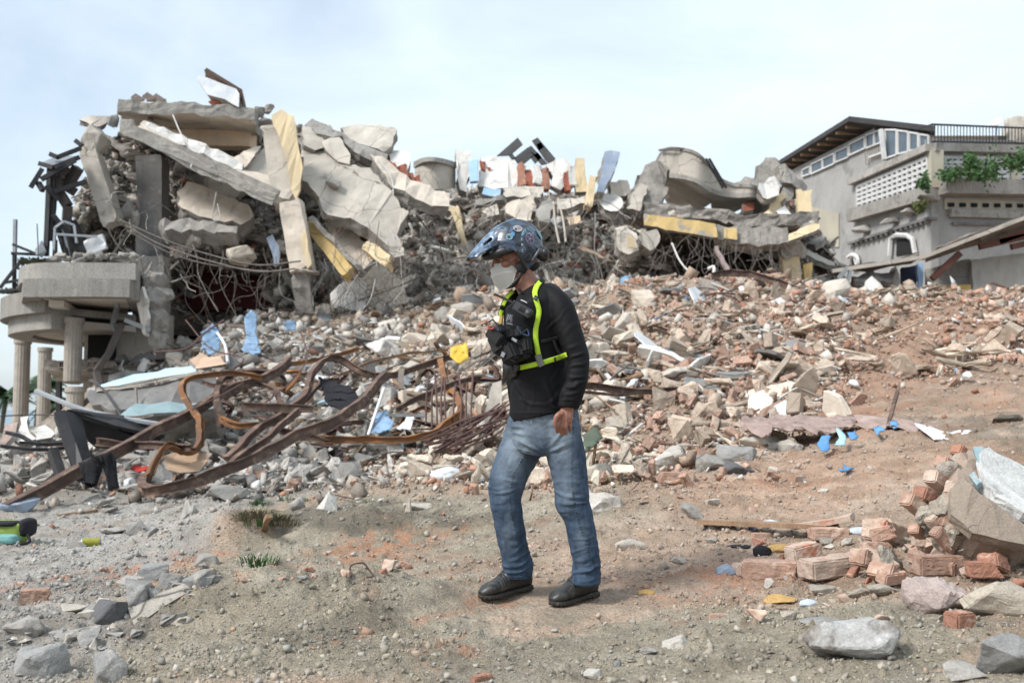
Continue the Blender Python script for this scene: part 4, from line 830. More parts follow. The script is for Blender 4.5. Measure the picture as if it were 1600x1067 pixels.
for pts, t, m, lab in [
  ([(1172, 298, 28.4), (1180, 262, 28.8), (1196, 246, 29), (1212, 246, 29), (1222, 262, 28.8), (1222, 290, 28.4), (1196, 300, 28.2)], 1.0, conc_edge, 'tall rough concrete mass at the crest right of the wavy balcony'),
  ([(1146, 286, 28.8), (1164, 276, 29), (1178, 280, 28.9), (1176, 290, 28.6)], .5, conc_edge, 'low grey heap joining the wavy balcony to the rough mass'),
  ([(1216, 258, 28.4), (1226, 256, 28.4), (1246, 280, 28.4), (1262, 292, 28.5), (1254, 302, 28.3), (1226, 286, 28.2)], .5, conc, 'grey beam like lump sliding off the right crest'),
  ([(1186, 286, 27.6), (1210, 276, 27.8), (1222, 290, 27.7), (1216, 306, 27.4), (1192, 310, 27.4)], .35, white, 'folded white plaster pieces under the rough mass at the crest'),
  ([(1204, 312, 27.9), (1226, 300, 28), (1218, 330, 27.6), (1196, 342, 27.4), (1186, 340, 27.4)], .3, yellow_pl, 'yellow underside panel tilted right of the wavy balcony'),
  ([(1212, 330, 27.6), (1226, 322, 27.7), (1238, 344, 27.4), (1228, 348, 27.3)], .15, white, 'white strip leaning on the sagging floor'),
  ([(1224, 292, 28.4), (1240, 294, 28.4), (1228, 322, 28), (1214, 318, 28)], .4, conc, 'grey slanting block behind the yellow underside panel'),
  ([(1160, 318, 28), (1178, 316, 28), (1178, 328, 27.9), (1162, 330, 27.9)], .3, redbrk, 'reddish block lying on the sagging floor')]:
    P_('crest_fragment', pts, t, m, lab, 'concrete lump', jag=.07)
for k in range(26):
    a = 1010 + k * 10.4; rock('floor_stone', a, 338 + (a - 1000) * .06 + rng.uniform(-3, 3), rng.uniform(8, 18), rng.uniform(6, 14), [conc_edge, conc_lt, brick_pale][k % 3], 'small stone lying along the top of the sagging yellow edged floor', 'concrete lump', 'stones along the sagging floor', seed=400 + k, d=26.9, cuts=1)
# heaped knobs in the slope behind the man (middle distance)
for k, (a, b, c, e, m) in enumerate([(700, 505, 46, 34, conc), (722, 492, 40, 28, conc_lt), (646, 545, 60, 26, cream), (690, 530, 36, 30, conc_lt), (598, 556, 62, 30, white), (624, 590, 40, 36, conc_lt), (745, 430, 28, 26, conc_lt), (672, 470, 40, 26, stone_g), (980, 520, 46, 40, conc_lt), (940, 560, 40, 30, cream), (1010, 480, 40, 34, cream), (1060, 600, 110, 34, conc_lt), (1230, 626, 96, 34, cream), (1120, 510, 40, 26, conc_lt), (1312, 470, 42, 44, conc_lt), (1266, 610, 40, 26, ZM[2]), (1206, 585, 46, 26, ZM[2]), (950, 640, 60, 34, conc_lt)]):
    rock('boulder', a, b, c, e, m, ['grey cylinder like lump', 'pale lump', 'long cream block', 'pale rounded lump', 'long white block', 'upright pale block', 'small pale block left of the helmet', 'flat grey lump', 'pale lump right of the shoulder', 'cream lump beside the elbow', 'cream lump high on the slope', 'long dusty slab edge', 'long beige kerb piece', 'flat pale piece', 'big pale stone near the top of the right slope', 'brown stone', 'flat brown stone', 'pale stone by the hip'][k] + ' half buried in the rubble', 'boulder', seed=500 + k, cuts=2, rot=.3 * (k % 5) - .5, sink=.2, boxy=.6)

# crushed floor plates wedged in the debris face
fm_ = [conc, conc_lt, cream, conc_dk, conc, peach, conc_edge, white]
for k in range(120):
    u = rng.uniform(125, 1290); t = rng.uniform(.08, .92); c = Vector(core_pt(u, t)) + Vector((0, rng.uniform(-.25, .25), 0)); L, w = rng.uniform(.5, 1.7), rng.uniform(.3, .8)
    e = Euler((rng.normal(.25, .35), rng.normal(.1 if u < 640 else -.1, .45), rng.normal(0, .5))).to_matrix()
    pts = [tuple(c + e @ Vector((L / 2 * x_ * rng.uniform(.75, 1.1), w / 2 * y_ * rng.uniform(.8, 1.2), 0))) for x_, y_ in ((-1, -1), (-.2, -1.1), (.6, -.9), (1, -.2), (.9, 1), (-.8, 1))]
    b_ = plate_bm(pts, rng.uniform(.07, .2), 'up', .04, .16, k, raw=True); tag(obj_bm('floor_fragment', b_, [conc_edge, fm_[k % 8]]), 'crushed %s floor plate wedged in the debris face of the ruin' % ['grey', 'pale', 'cream', 'dark', 'grey', 'peach painted', 'rough grey', 'white'][k % 8], 'concrete slab', 'floor pieces wedged in the debris face')
# ------------------------------------------------------------------ round terrace still standing at the left
ter = empty('terrace_building', (W(150, 640, 24).x, 24, 0)); tag(ter, 'standing remnant of the hotel with round concrete terraces on columns at the far left', 'building')
rend = mat('pebble_dash', (.37, .35, .32), (.29, .275, .25), 3, bump=.9, bsc=60, bdist=.02, speck=.4, speck_sc=45, streak=(.15, .14, .13))
soff = mat('pale_soffit', (.60, .56, .50), (.52, .48, .43), 2, bump=.1, spots=(.4, .37, .33), spot_sc=2)
colm = mat('column_stone', (.40, .36, .31), (.31, .28, .245), 4, bump=.6, bsc=30, speck=.3, speck_sc=50)
def disc(name, cx, cy, ro, z0, z1, a0, a1, m, ri=0, n=60, par=ter):
    V = []; F = []
    for i in range(n + 1):
        a = a0 + (a1 - a0) * i / n; c, s = math.cos(a), math.sin(a)
        for r__, z in ((ro, z0), (ro, z1), (ri, z1), (ri, z0)): V.append((cx + c * r__, cy + s * r__, z))
    for i in range(n):
        for q in range(4): F.append((i * 4 + q, (i + 1) * 4 + q, (i + 1) * 4 + (q + 1) % 4, i * 4 + (q + 1) % 4))
    F.append((0, 1, 2, 3)); F.append((n * 4 + 3, n * 4 + 2, n * 4 + 1, n * 4))
    o = obj_np(name, V, F, m, smooth=False); reparent(o, par); return o
# large round canopy: centre behind, rim nearest the camera at about d=22
cxr, cyr, Rr = -7.54, 25.5, 5.0
zt = 3.48; zb = 2.75
disc('parapet_ring', cxr, cyr, Rr, (zt + zb) / 2 - .12, zt, R(95), R(241), rend, Rr - .35)
disc('ring_fascia', cxr, cyr, Rr - .18, zb - .1, (zt + zb) / 2 - .12, R(95), R(241), rend, Rr - .7)
disc('soffit', cxr, cyr, Rr - .5, zb - .02, zb + .12, R(95), R(241), soff, 2.6)
disc('terrace_floor', cxr, cyr, Rr - .36, zt - .5, zt - .35, R(95), R(241), conc, 2.6)
def column_(px, w, d, top, bot=None):
    a = W(px, top, d); zb_ = 0.0 if bot is None else W(px, bot, d).z; r__ = w * d / FPX / 2; n = 18; prof = []
    P3 = [Vector((a.x, a.y, zb_ + (a.z - zb_) * i / 8)) for i in range(9)]
    V, F = tube_np(P3, [r__] * 9, 32)
    V = np.array(V); ang = np.arctan2(V[:, 1] - a.y, V[:, 0] - a.x); k = 1 - .04 * (np.cos(ang * 16) > .3); V[:, 0] = a.x + (V[:, 0] - a.x) * k; V[:, 1] = a.y + (V[:, 1] - a.y) * k
    o = obj_np('column', V, F, colm); reparent(o, ter)
    cap = MB(); cap.tube([Vector((a.x, a.y, a.z - .12)), Vector((a.x, a.y, a.z))], r__ * 1.15, 20, spl=False); co = cap.obj('capital', colm, ter)
    return o
column_(36, 23, 25.9, 530); column_(71, 20, 29.4, 543); column_(116, 27, 21.6, 497, 596); column_(118, 27, 21.6, 604)
# upper balcony box with a rounded left corner
bx = [(205, 480, 22.6), (60, 488, 22.2), (46, 470, 22.8), (44, 450, 24.2)]
ztop = W(120, 414, 20.9).z; zmid = W(120, 440, 20.9).z; zlow = W(120, 468, 20.9).z
def wallpath(name, pp, z0, z1, th, m, k=6, sm=True):
    A = spline([Vector((x, y, 0)) for x, y in pp], k) if sm else [Vector((x, y, 0)) for x, y in pp]
    V = []; F = []; n = len(A)
    for i in range(n):
        t = A[min(i + 1, n - 1)] - A[max(i - 1, 0)]; nn_ = Vector((-t.y, t.x, 0)).normalized() * th
        for dz, o_ in ((z0, 0), (z1, 0), (z1, 1), (z0, 1)): q = A[i] + nn_ * o_; V.append((q.x, q.y, dz))
    for i in range(n - 1):
        for q in range(4): F.append((i * 4 + q, i * 4 + (q + 1) % 4, (i + 1) * 4 + (q + 1) % 4, (i + 1) * 4 + q))
    F.append((0, 1, 2, 3)); F.append((n * 4 - 1, n * 4 - 2, n * 4 - 3, n * 4 - 4)); o = obj_np(name, V, F, m); reparent(o, ter); return o
def gp(px, d): return ((px - 800) / FPX * d, d)
path = [gp(212, 20.9), gp(150, 20.8), gp(85, 20.8), gp(56, 21.0), gp(44, 21.8), gp(42, 24.6)]
wallpath('balcony_parapet', path, zmid, ztop, .25, rend)
path2 = [gp(206, 20.85), gp(150, 20.75), gp(62, 20.75), gp(60, 22.4), gp(62, 24.4)]
wallpath('balcony_fascia', path2, zlow, zmid, .4, rend, sm=False)
m2 = MB()
for pts in ([gp(204, 20.95), gp(64, 20.85), gp(66, 25.0), gp(196, 25)],):
    V = [(x, y, zlow + .02) for x, y in pts] + [(x, y, zlow + .2) for x, y in pts]; m2.add(V, [(3, 2, 1, 0), (4, 5, 6, 7), (0, 1, 5, 4), (1, 2, 6, 5), (2, 3, 7, 6), (3, 0, 4, 7)])
m2.obj('balcony_soffit', soff, ter)
m2 = MB(); V = [(x, y, zz) for zz in (ztop - .25, ztop - .1) for x, y in (gp(212, 21), gp(60, 21.1), gp(52, 26), gp(212, 26.5))]; m2.add(V, [(3, 2, 1, 0), (4, 5, 6, 7), (0, 1, 5, 4), (1, 2, 6, 5), (2, 3, 7, 6), (3, 0, 4, 7)]); m2.obj('balcony_floor', conc, ter)
m2 = MB(); m2.bar(Vector((*gp(204, 21.0), (zlow + ztop) / 2)), Vector((*gp(214, 24.5), (zlow + ztop) / 2)), .25, ztop - zlow); m2.obj('balcony_side', rend, ter)
m2 = MB(); m2.bar(W(88, 474, 21.0), W(128, 498, 23.6), .3, .14); m2.bar(W(128, 500, 23.9), W(200, 496, 24.4), .12, .18); m2.obj('soffit_beam', soff, ter)
m2 = MB(); a, b = W(130, 492, 24.2), W(262, 640, 24.2); m2.box(((a.x + b.x) / 2, 24.4, (a.z + b.z) / 2), (b.x - a.x, .2, a.z - b.z)); m2.obj('wall', soff, ter)
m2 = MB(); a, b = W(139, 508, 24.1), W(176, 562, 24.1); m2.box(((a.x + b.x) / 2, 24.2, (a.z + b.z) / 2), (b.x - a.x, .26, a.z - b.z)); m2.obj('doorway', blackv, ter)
# broken stub floor with hollow blocks
P_('stub_floor', [(66, 577, 22.6), (160, 574, 22.6), (176, 584, 22.5), (178, 600, 25), (96, 598, 25)], .22, conc_lt, 'thin broken floor stub jutting left under the round terrace', ext='up', jag=.03, edge=mat('burnt_edge', (.16, .13, .11), (.3, .27, .24), 5, bump=.7))
hb = MB(); a = W(90, 571, 22.7)
for k in range(3):
    c = a + Vector((.22 + k * .32, 0, .02)); e = .07
    hb.box(c + Vector((0, 0, .07)), (.30, .25, .03)); hb.box(c + Vector((0, 0, -.07)), (.30, .25, .03)); hb.box(c + Vector((-.14, 0, 0)), (.02, .25, .12)); hb.box(c + Vector((0, 0, 0)), (.02, .25, .12)); hb.box(c + Vector((.14, 0, 0)), (.02, .25, .12)); hb.box(c + Vector((0, .1, 0)), (.28, .03, .11))
tag(hb.obj('hollow_blocks', mat('hollow_block', (.36, .31, .27), (.28, .24, .21), 6)), 'row of hollow clay blocks lying on the thin floor stub under the terrace', 'clay block')
# knobbly white masonry lump standing on the slope edge
lump = empty('masonry_lump', W(240, 540, 21.6)); tag(lump, 'knobbly upright masonry lump with white plaster left on one side, below the dark column', 'masonry lump')
for k, (a, b, c, e) in enumerate([(233, 456, 50, 44), (240, 486, 46, 46), (240, 514, 42, 42), (242, 540, 34, 34)]):
    o = rock('stone', a, b + 2, c, e, stone_l if 0 else conc, None, seed=600 + k, d=21.6, cuts=2, n=22, boxy=.3, amp=.07); reparent(o, lump)
o = obj_bm('plaster', plate_bm([(214, 462, 21.5), (222, 448, 21.42), (226, 462, 21.4), (230, 470, 21.4), (232, 496, 21.4), (226, 512, 21.45), (228, 526, 21.45), (222, 520, 21.5), (217, 490, 21.5)], .08, jag=.03, seed=4), [white, white]); reparent(o, lump)
# black bent steel on the left edge
def bars(name, segs, w, m, lab, cat='steel bars', r=None):
    q = MB()
    for s_ in segs:
        P3 = [W(*p) for p in s_]
        if r: q.tube(P3, r, 6)
        else:
            for a, b in zip(P3[:-1], P3[1:]): q.bar(a, b, w, w)
    return tag(q.obj(name, m), lab, cat)
bars('steel_truss', [[(78, 260, 22.6), (72, 400, 22.4)], [(82, 262, 22.6), (84, 320, 22.6), (78, 376, 22.5)], [(82, 335, 22.4), (112, 372, 22.6)], [(88, 345, 22.7), (104, 400, 22.5)], [(86, 376, 22.5), (86, 400, 22.4)]], .10, steel_b, 'black steel uprights crossed by braces at the left edge of the ruin', 'steel frame')
bars('steel_sheet_edge', [[(62, 256, 22.4), (84, 262, 22.3), (124, 246, 22.6)], [(48, 293, 22.2), (66, 264, 22.3)], [(64, 281, 22.3), (118, 250, 22.5)], [(78, 241, 22.5), (90, 246, 22.5), (126, 232, 22.8)], [(60, 286, 22.3), (67, 298, 22.2)], [(118, 220, 22.8), (128, 228, 22.8)], [(84, 300, 22.5), (134, 284, 22.8)], [(72, 290, 22.4), (90, 314, 22.6)]], .10, steel_b, 'black bent metal roof edges drooping into the sky at the upper left', 'bent metal')
P_('roof_sheet', [(62, 255, 22.5), (90, 244, 22.9), (124, 244, 23), (108, 252, 22.5), (84, 261, 22.3)], .03, steel_g, 'pale flat metal sheet on the drooping black roof edge', 'metal sheet', jag=.005, edge=steel_b)
bars('bent_duct', [[(106, 262, 22.9), (90, 276, 22.8), (92, 300, 22.8), (106, 322, 22.8), (104, 350, 22.9), (120, 372, 23)], [(122, 262, 22.9), (104, 292, 23), (116, 300, 23)]], .2, mat('dark_duct', (.08, .07, .065), (.05, .045, .04), 3, rough=.6), 'dark twisted duct hanging at the left of the leaning column', 'duct')
bars('arched_frame', [[(84, 400, 22.4), (86, 356, 22.4), (100, 346, 22.4), (116, 352, 22.5), (120, 380, 22.5)], [(86, 366, 22.3), (152, 370, 22.5)], [(96, 348, 22.5), (108, 400, 22.6)]], .05, steel_g, 'grey arched metal frame on the balcony edge', 'metal frame')
pillar('steel_sheet', (106, 350, 22.9), (120, 400, 22.9), .5, .1, steel_b, 'black panel behind the arched metal frame', 'panel', seed=151)
pillar('white_board', (134, 388, 22.6), (164, 378, 22.6), .1, .35, pl_white, 'white board tilted on the balcony behind the bars', 'panel', seed=152, up=(0, 0, 1), amp=.01)
bars('rail_post', [[(24, 343, 22.8), (22, 456, 22.8)]], .07, steel_g, 'thin grey post standing alone at the left edge of the picture', 'post')
bars('burnt_railing', [[(20, 382, 22.6), (60, 398, 22.6)], [(18, 396, 22.7), (64, 398, 22.7)], [(22, 396, 22.7), (22, 458, 22.7)], [(0, 450, 22.6), (20, 424, 22.6), (36, 404, 22.6)], [(26, 418, 22.6), (42, 426, 22.6), (26, 448, 22.6)], [(6, 442, 22.5), (40, 436, 22.6)], [(0, 455, 22.5), (30, 452, 22.5)], [(34, 402, 22.7), (40, 442, 22.7)]], .06, steel_b, 'charred railing on the round terrace at the far left', 'railing')
bg_ = MB()
V, F = hull_np(777, .28, .2, .4, 16, .1); bg_.add(V + np.array(W(64, 390, 22.3)), F); bg_.add(V * .4 + np.array(W(65, 380, 22.3)), F)
tag(bg_.obj('grey_sack', mat('grey_sack', (.40, .42, .45), (.3, .32, .34), 4)), 'small pale grey sack on the balcony beside the black uprights', 'sack')
# loose stones along the balcony top
for k in range(22):
    rock('balcony_stone', 78 + k * 6.2, 408 - (k % 4) * 2 - k * .2, rng.uniform(8, 20), rng.uniform(4, 12), [conc, conc_edge, conc_lt][k % 3], 'small stone on top of the upper balcony parapet', 'concrete lump', 'stones on the balcony', seed=620 + k, d=21.1 + (k % 3) * .4, cuts=1)
bars('fallen_pipe', [[(118, 407, 21.9), (160, 392, 21.9)], [(122, 400, 22), (142, 404, 22)]], .05, steel_g, 'thin pale pipe lying on the balcony stones', 'pipe')
bars('grey_channel', [[(184, 444, 21.9), (183, 480, 21.9), (176, 506, 21.8), (182, 520, 21.7)], [(182, 420, 22), (178, 446, 21.9)]], .08, steel_g, 'bent grey channel hanging from the balcony corner', 'metal channel')
bars('dark_channel', [[(190, 506, 21.6), (170, 552, 21.4), (150, 580, 21.2), (156, 610, 21.0)]], .12, mat('brown_steel', (.12, .10, .09), (.09, .08, .075), 4, rough=.7), 'brown bent channel leaning beside the doorway under the terrace', 'metal channel')
bars('pale_lath', [[(196, 500, 21.6), (236, 516, 21.5)]], .09, steel_g, 'pale strut reaching to the knobbly masonry lump', 'strut')
# plants, sea side palms
def grass_clump(name, c, r, h, n, m, lab, cat='grass clump', droop=.5, bw=.012, ry=None, group=None):
    q = MB(); rr = random.Random(int(abs(c[0] * 1000)) + n)
    for _ in range(n):
        a = rr.uniform(0, 6.283); q_ = rr.uniform(0, 1) ** .5; b = Vector(c) + Vector((math.cos(a) * r * q_, math.sin(a) * (ry or r) * q_, 0)); b.z += 0
        dirv = Vector((math.cos(a) * droop * rr.uniform(.2, 1), math.sin(a) * droop * rr.uniform(.2, 1), 1)).normalized(); L = h * rr.uniform(.5, 1.1)
        s_ = Vector((-math.sin(a), math.cos(a), 0)) * bw; p1 = b + dirv * L * .55; p2 = p1 + (dirv + Vector((math.cos(a), math.sin(a), -.7)) * droop).normalized() * L * .5
        q.add([b - s_, b + s_, p1 + s_ * .8, p1 - s_ * .8, p2], [(0, 1, 2, 3), (3, 2, 4)])
    return tag(q.obj(name, m), lab, cat, group)
dry = mat('dry_grass', (.22, .19, .12), (.14, .13, .08), 5, bump=0, speck=.3)
g_ = grass_clump('planter_grass', W(62, 412, 22.0), .45, .22, 300, mat('dark_scrub', (.10, .105, .055), (.07, .075, .04), 4, bump=0), 'scrubby dark green growth at the corner of the upper balcony', 'plant', 1.2, .02, .2)
g_ = grass_clump('planter_grass', W(25, 458, 22.9), .8, .2, 320, MATS['dark_scrub'], 'scrubby dark growth along the rim of the round terrace', 'plant', 1.2, .02, .25)
def palm(px, py, d, h, lab, seed):
    root = empty('palm_tree', (W(px, 700, d).x, d, -.7)); tag(root, lab, 'palm tree'); top = W(px, py, d); q = MB()
    q.tube([Vector((top.x - .4, d, -.7)), Vector((top.x - .2, d, top.z * .5)), top], .16, 8); q.obj('trunk', mat('palm_trunk', (.18, .15, .12), (.12, .10, .08), 4), root); rr = random.Random(seed)
    cr = MB()
    for k in range(26):
        a = rr.uniform(0, 6.283); el = rr.uniform(-.3, 1.1); L = h * rr.uniform(.8, 1.1); dirv = Vector((math.cos(a) * math.cos(el), math.sin(a) * math.cos(el), math.sin(el)))
        pts = [top + dirv * L * t + Vector((0, 0, -1)) * L * .55 * t * t for t in np.linspace(0, 1, 12)]
        V, F = tube_np(pts, [.04] * 12, 4); cr.add(V, F)
        for i in range(1, 12):
            t = (pts[i] - pts[i - 1]).normalized(); s_ = t.cross(Vector((0, 0, 1))).normalized(); l_ = L * .32 * math.sin(math.pi * min(1, .15 + i / 13))
            for sg in (-1, 1):
                for hh in (0, .5):
                    b = pts[i - 1].lerp(pts[i], hh); e = b + (s_ * sg + t * .5 + Vector((0, 0, -.55))).normalized() * l_; cr.add([b, b + t * .12, e], [(0, 1, 2)])
    cr.obj('crown', palm_m, root)
palm(12, 618, 70, 2.2, 'palm tree beyond the outermost terrace column', 1); palm(66, 606, 66, 2.4, 'taller palm tree between the terrace columns', 2); palm(84, 632, 75, 1.8, 'low palm tree by the inner terrace column', 3)
q = MB(); q.bar(W(92, 596, 23.5), W(92, 670, 23.5), .11, .11); tag(q.obj('iron_post', steel_b), 'thin black post under the thin floor stub', 'post')
# ------------------------------------------------------------------ grey house on the right
hs = empty('grey_house', (16, 40, 3.5)); tag(hs, 'grey multi storey house with white lattice bands and a dark sloping roof on the right', 'building')
hw = mat('house_render', (.35, .345, .33), (.27, .265, .255), .8, spots=(.22, .215, .2), spot_sc=.7, bump=.2, bsc=20, streak=(.27, .25, .23), speck=.12, speck_sc=20)
hwb = mat('house_render_beige', (.40, .37, .29), (.32, .295, .25), .8, bump=.2, streak=(.28, .26, .23))
def pld(px):   # left wing wall plane: 1/d linear in px
    return 1 / (1 / 36.0 + (1455 - px) * -2.93e-5)
def prd(px): return 1 / (1 / 36.0 - (px - 1455) * 9e-6)
def WL(px, py, off=0.0): p = W(px, py, pld(px)); p.x -= off; return p
def WR(px, py, off=0.0): p = W(px, py, prd(px)); p.y -= off; return p
def hplate(nm, pts, t, m, fn=WL, par=hs, off=0.0, step=99):
    P3 = [fn(a, b, off) for a, b in pts]; o = obj_bm(nm, plate_bm(P3, t, (1, 0, 0) if fn is WL else (0, 1, 0), 0.0, step, 1, raw=True), [m, m]); reparent(o, par); return o
hplate('side_wall', [(1225, 272), (1358, 205), (1366, 200), (1385, 250), (1455, 216), (1455, 480), (1240, 480)], .3, hw)
hplate('wall_panel', [(1264, 322), (1312, 334), (1312, 386), (1262, 388)], .05, hwb, off=.05)
hplate('front_wall', [(1455, 216), (1680, 222), (1680, 480), (1455, 480)], .3, hw, WR)
hplate('yellow_band', [(1475, 310), (1680, 318), (1680, 330), (1475, 328)], .05, hwb, WR, off=.05)
# slabs / ledges
def ledge(nm, a, b, fn, out, th, m=conc_dk):
    A, B = fn(*a), fn(*b); q = MB(); o_ = Vector((-out / 2 + .1, 0, 0)) if fn is WL else Vector((0, -out / 2 + .1, 0)); q.bar(A + o_, B + o_, out + .2, th); return q.obj(nm, m, hs)
ledge('terrace_slab', (1334, 285), (1458, 231), WL, .3, .26, conc); ledge('terrace_slab', (1452, 233), (1680, 238), WR, .35, .3, conc)
ledge('ledge', (1338, 338), (1462, 302), WL, .45, .5, conc); ledge('ledge', (1460, 296), (1680, 300), WR, .7, .55, conc)
ledge('ledge', (1330, 381), (1458, 341), WL, .2, .1, conc_dk); ledge('ledge', (1480, 334), (1680, 340), WR, .25, .3, conc); ledge('ledge', (1486, 350), (1680, 354), WR, .12, .1, conc_dk)
for k in range(16): px = 1336 + k * 7.8; q = MB(); q.box(WL(px, 385 - (px - 1330) * .315, .12), (.12, .14, .12)); q.obj('dentil', conc_dk, hs)
for k in range(9): q = MB(); q.box(WR(1484 + k * 18, 321 + k * .25, .1), (.24, .06, .14)); q.obj('vent_hole', blackv, hs)
# lattice bands: light blocks with square holes
lat = mat('white_lattice', (.66, .66, .65), (.52, .52, .51), 3, bump=.1, streak=(.4, .39, .37))
def lattice(p00, p10, p01, p11, fn, nx, ny, cut=None):
    """white screen of crossed blocks (corners: bottom-left, bottom-right, top-left, top-right in px)"""
    q = MB()
    def pt(u, v):
        a = (p00[0] + (p10[0] - p00[0]) * u, p00[1] + (p10[1] - p00[1]) * u); b = (p01[0] + (p11[0] - p01[0]) * u, p01[1] + (p11[1] - p01[1]) * u)
        return fn(a[0] + (b[0] - a[0]) * v, a[1] + (b[1] - a[1]) * v, .06)
    for i in range(nx + 1): q.bar(pt(i / nx, 0), pt(i / nx, 1), .105, .1, up=(0, 1, 0))
    for j in range(ny + 1): q.bar(pt(0, j / ny), pt(1, j / ny), .1, .11)
    return q.obj('lattice', lat, hs)
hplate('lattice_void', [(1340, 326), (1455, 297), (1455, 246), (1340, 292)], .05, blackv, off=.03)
lattice((1342, 326), (1454, 292), (1342, 292), (1452, 246), WL, 14, 5)
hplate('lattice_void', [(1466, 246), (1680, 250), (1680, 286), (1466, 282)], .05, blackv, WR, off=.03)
lattice((1466, 282), (1680, 286), (1466, 247), (1680, 250), WR, 22, 5)
q = MB(); q.bar(WR(1459, 238, .1), WR(1459, 296, .1), .45, .45, up=(0, 1, 0)); q.obj('corner_post', hwb, hs); q = MB(); q.bar(WR(1582, 242, .08), WR(1582, 290, .08), .35, .35, up=(0, 1, 0)); q.obj('corner_post', hwb, hs)
# sloping roof over the upper windows
rf = [(1225, 262), (1358, 190), (1462, 206)]
A, B, C_ = WL(1222, 264, .5), WL(1360, 190, .9), WL(1462, 207, .3)
def roofpoly(p, t): return obj_bm('roof', plate_bm(p, t, 'up', 0, 99, 1, raw=True), [mat('dark_roof', (.05, .048, .048), (.035, .034, .034), 2, bump=.3)] * 2)
B2 = W(1460, 206, 37.0); Bk = Vector((WL(1455, 200).x + 3.5, 44, B.z - 1.0)); A2 = A + Vector((3.5, 2, 0))
o = roofpoly([A, B, B2, Bk, A2], .22); reparent(o, hs)
for k in range(9):
    t = (k + .5) / 9; p = A.lerp(B, t); q = MB(); q.bar(p + Vector((.1, 0, -.1)), p + Vector((1.2, 0, -.12)), .1, .12); q.obj('rafter', wood, hs)
# ribbon of windows under the roof
def window(fn, x0, x1, yt0, yt1, yb0, yb1, nx=2, nm='window'):
    wq = empty(nm, fn((x0 + x1) / 2, (yb0 + yb1) / 2)); wq.parent = hs; wq.location = wq.location - hs.location
    def pt(u, v): return fn(x0 + (x1 - x0) * u, (yt0 + (yt1 - yt0) * u) * v + (yb0 + (yb1 - yb0) * u) * (1 - v), .08)
    f = MB()
    for a, b in (((0, 0), (1, 0)), ((0, 1), (1, 1)), ((0, 0), (0, 1)), ((1, 0), (1, 1))): f.bar(pt(*a), pt(*b), .06, .06)
    for k in range(1, nx): f.bar(pt(k / nx, 0), pt(k / nx, 1), .07, .07)
    fo = f.obj('frame', lat); fo.parent = wq; fo.location -= hs.location + wq.location
    P3 = [pt(0, 0), pt(1, 0), pt(1, 1), pt(0, 1)]; P3 = [p + (Vector((.03, 0, 0)) if fn is WL else Vector((0, .03, 0))) for p in P3]
    g = obj_bm('pane', plate_bm(P3, .03, (1, 0, 0) if fn is WL else (0, 1, 0), 0, 99, 1, raw=True), [glass, glass]); g.parent = wq; g.location -= hs.location + wq.location
for a in [(1256, 1268, 266, 260, 276, 272), (1270, 1306, 257, 240, 272, 256), (1308, 1328, 238, 229, 254, 246), (1330, 1354, 226, 214, 243, 232), (1356, 1382, 212, 202, 232, 222)]: window(WL, *a, nx=2 if a[1] - a[0] > 24 else 1)
# glazed corner room with white posts
for a in [(1386, 1404, 203, 203, 248, 242), (1406, 1422, 204, 206, 241, 237), (1424, 1438, 207, 209, 236, 233), (1440, 1454, 210, 212, 232, 229)]: window(WL, *a, nx=1, nm='glazed_bay')
q = MB(); q.bar(WL(1384, 203, .2), WL(1390, 250, .2), .15, .15, up=(0, 1, 0)); q.bar(WL(1362, 246, .1), WL(1384, 238, .1), .08, .08); q.bar(WL(1360, 242, .1), WL(1360, 256, .1), .06, .06); q.obj('porch_post', lat, hs)
q = MB()
for k in range(10): q.bar(WL(1356 + k * 3, 238 - k * 1.3, .12), WL(1358 + k * 3, 258 - k * 1.5, .12), .03, .03)
q.obj('balcony_bars', wood_g, hs)
# terrace railing, top right
rail = MB(); rail.bar(WR(1452, 197, .2), WR(1680, 206, .2), .06, .06); rail.bar(WR(1452, 224, .2), WR(1680, 228, .2), .06, .06)
for k in range(46): rail.bar(WR(1452 + k * 5, 197 + k * .2, .2), WR(1452 + k * 5, 226, .2), .025, .025)
rail.bar(WL(1440, 203, .2), WR(1452, 197, .2), .04, .04); rail.obj('railing', steel_b, hs)
fen = MB()
for k in range(40): fen.bar(WR(1458 + k * 5.6, 208, -.4), WR(1458 + k * 5.6, 228, -.4), .16, .04, up=(0, 1, 0))
fen.obj('slat_fence', mat('brown_slats', (.20, .16, .12), (.14, .115, .09), 3), hs)
rock_o = obj_bm('chimney', rough_box_bm(W(1589, 226, 38), W(1590, 186, 38), .95, .8, 3, .03, (0, 1, 0), None, .72), conc_lt); reparent(rock_o, hs)
dish = empty('satellite_dish', WR(1563, 215, -.3)); tag(dish, 'small satellite dish on the terrace railing left of the chimney', 'satellite dish')
V = []; F = []
for j in range(5):
    for k in range(16):
        a = 2 * math.pi * k / 16; r__ = .25 * j / 4; V.append((r__ * math.cos(a), r__ * math.sin(a) * .9, .5 * r__ * r__))
for j in range(4):
    for k in range(16): F.append((j * 16 + k, j * 16 + (k + 1) % 16, (j + 1) * 16 + (k + 1) % 16, (j + 1) * 16 + k))
V = np.array(V) @ np.array(Euler((R(35), R(-35), 0)).to_matrix()).T + np.array(WR(1563, 188, -.3)); V = np.concatenate([V, V + np.array([0, .0, -.02])]); n_ = 80; F = F + [tuple(n_ + i for i in f[::-1]) for f in F]
o = obj_np('dish', V, F, lat); reparent(o, dish)
q = MB(); q.bar(WR(1562, 216, -.3), WR(1563, 190, -.3), .05, .05); q.bar(WR(1563, 190, -.3), WR(1572, 183, -.2), .03, .03); q.obj('mast', steel_g, dish)
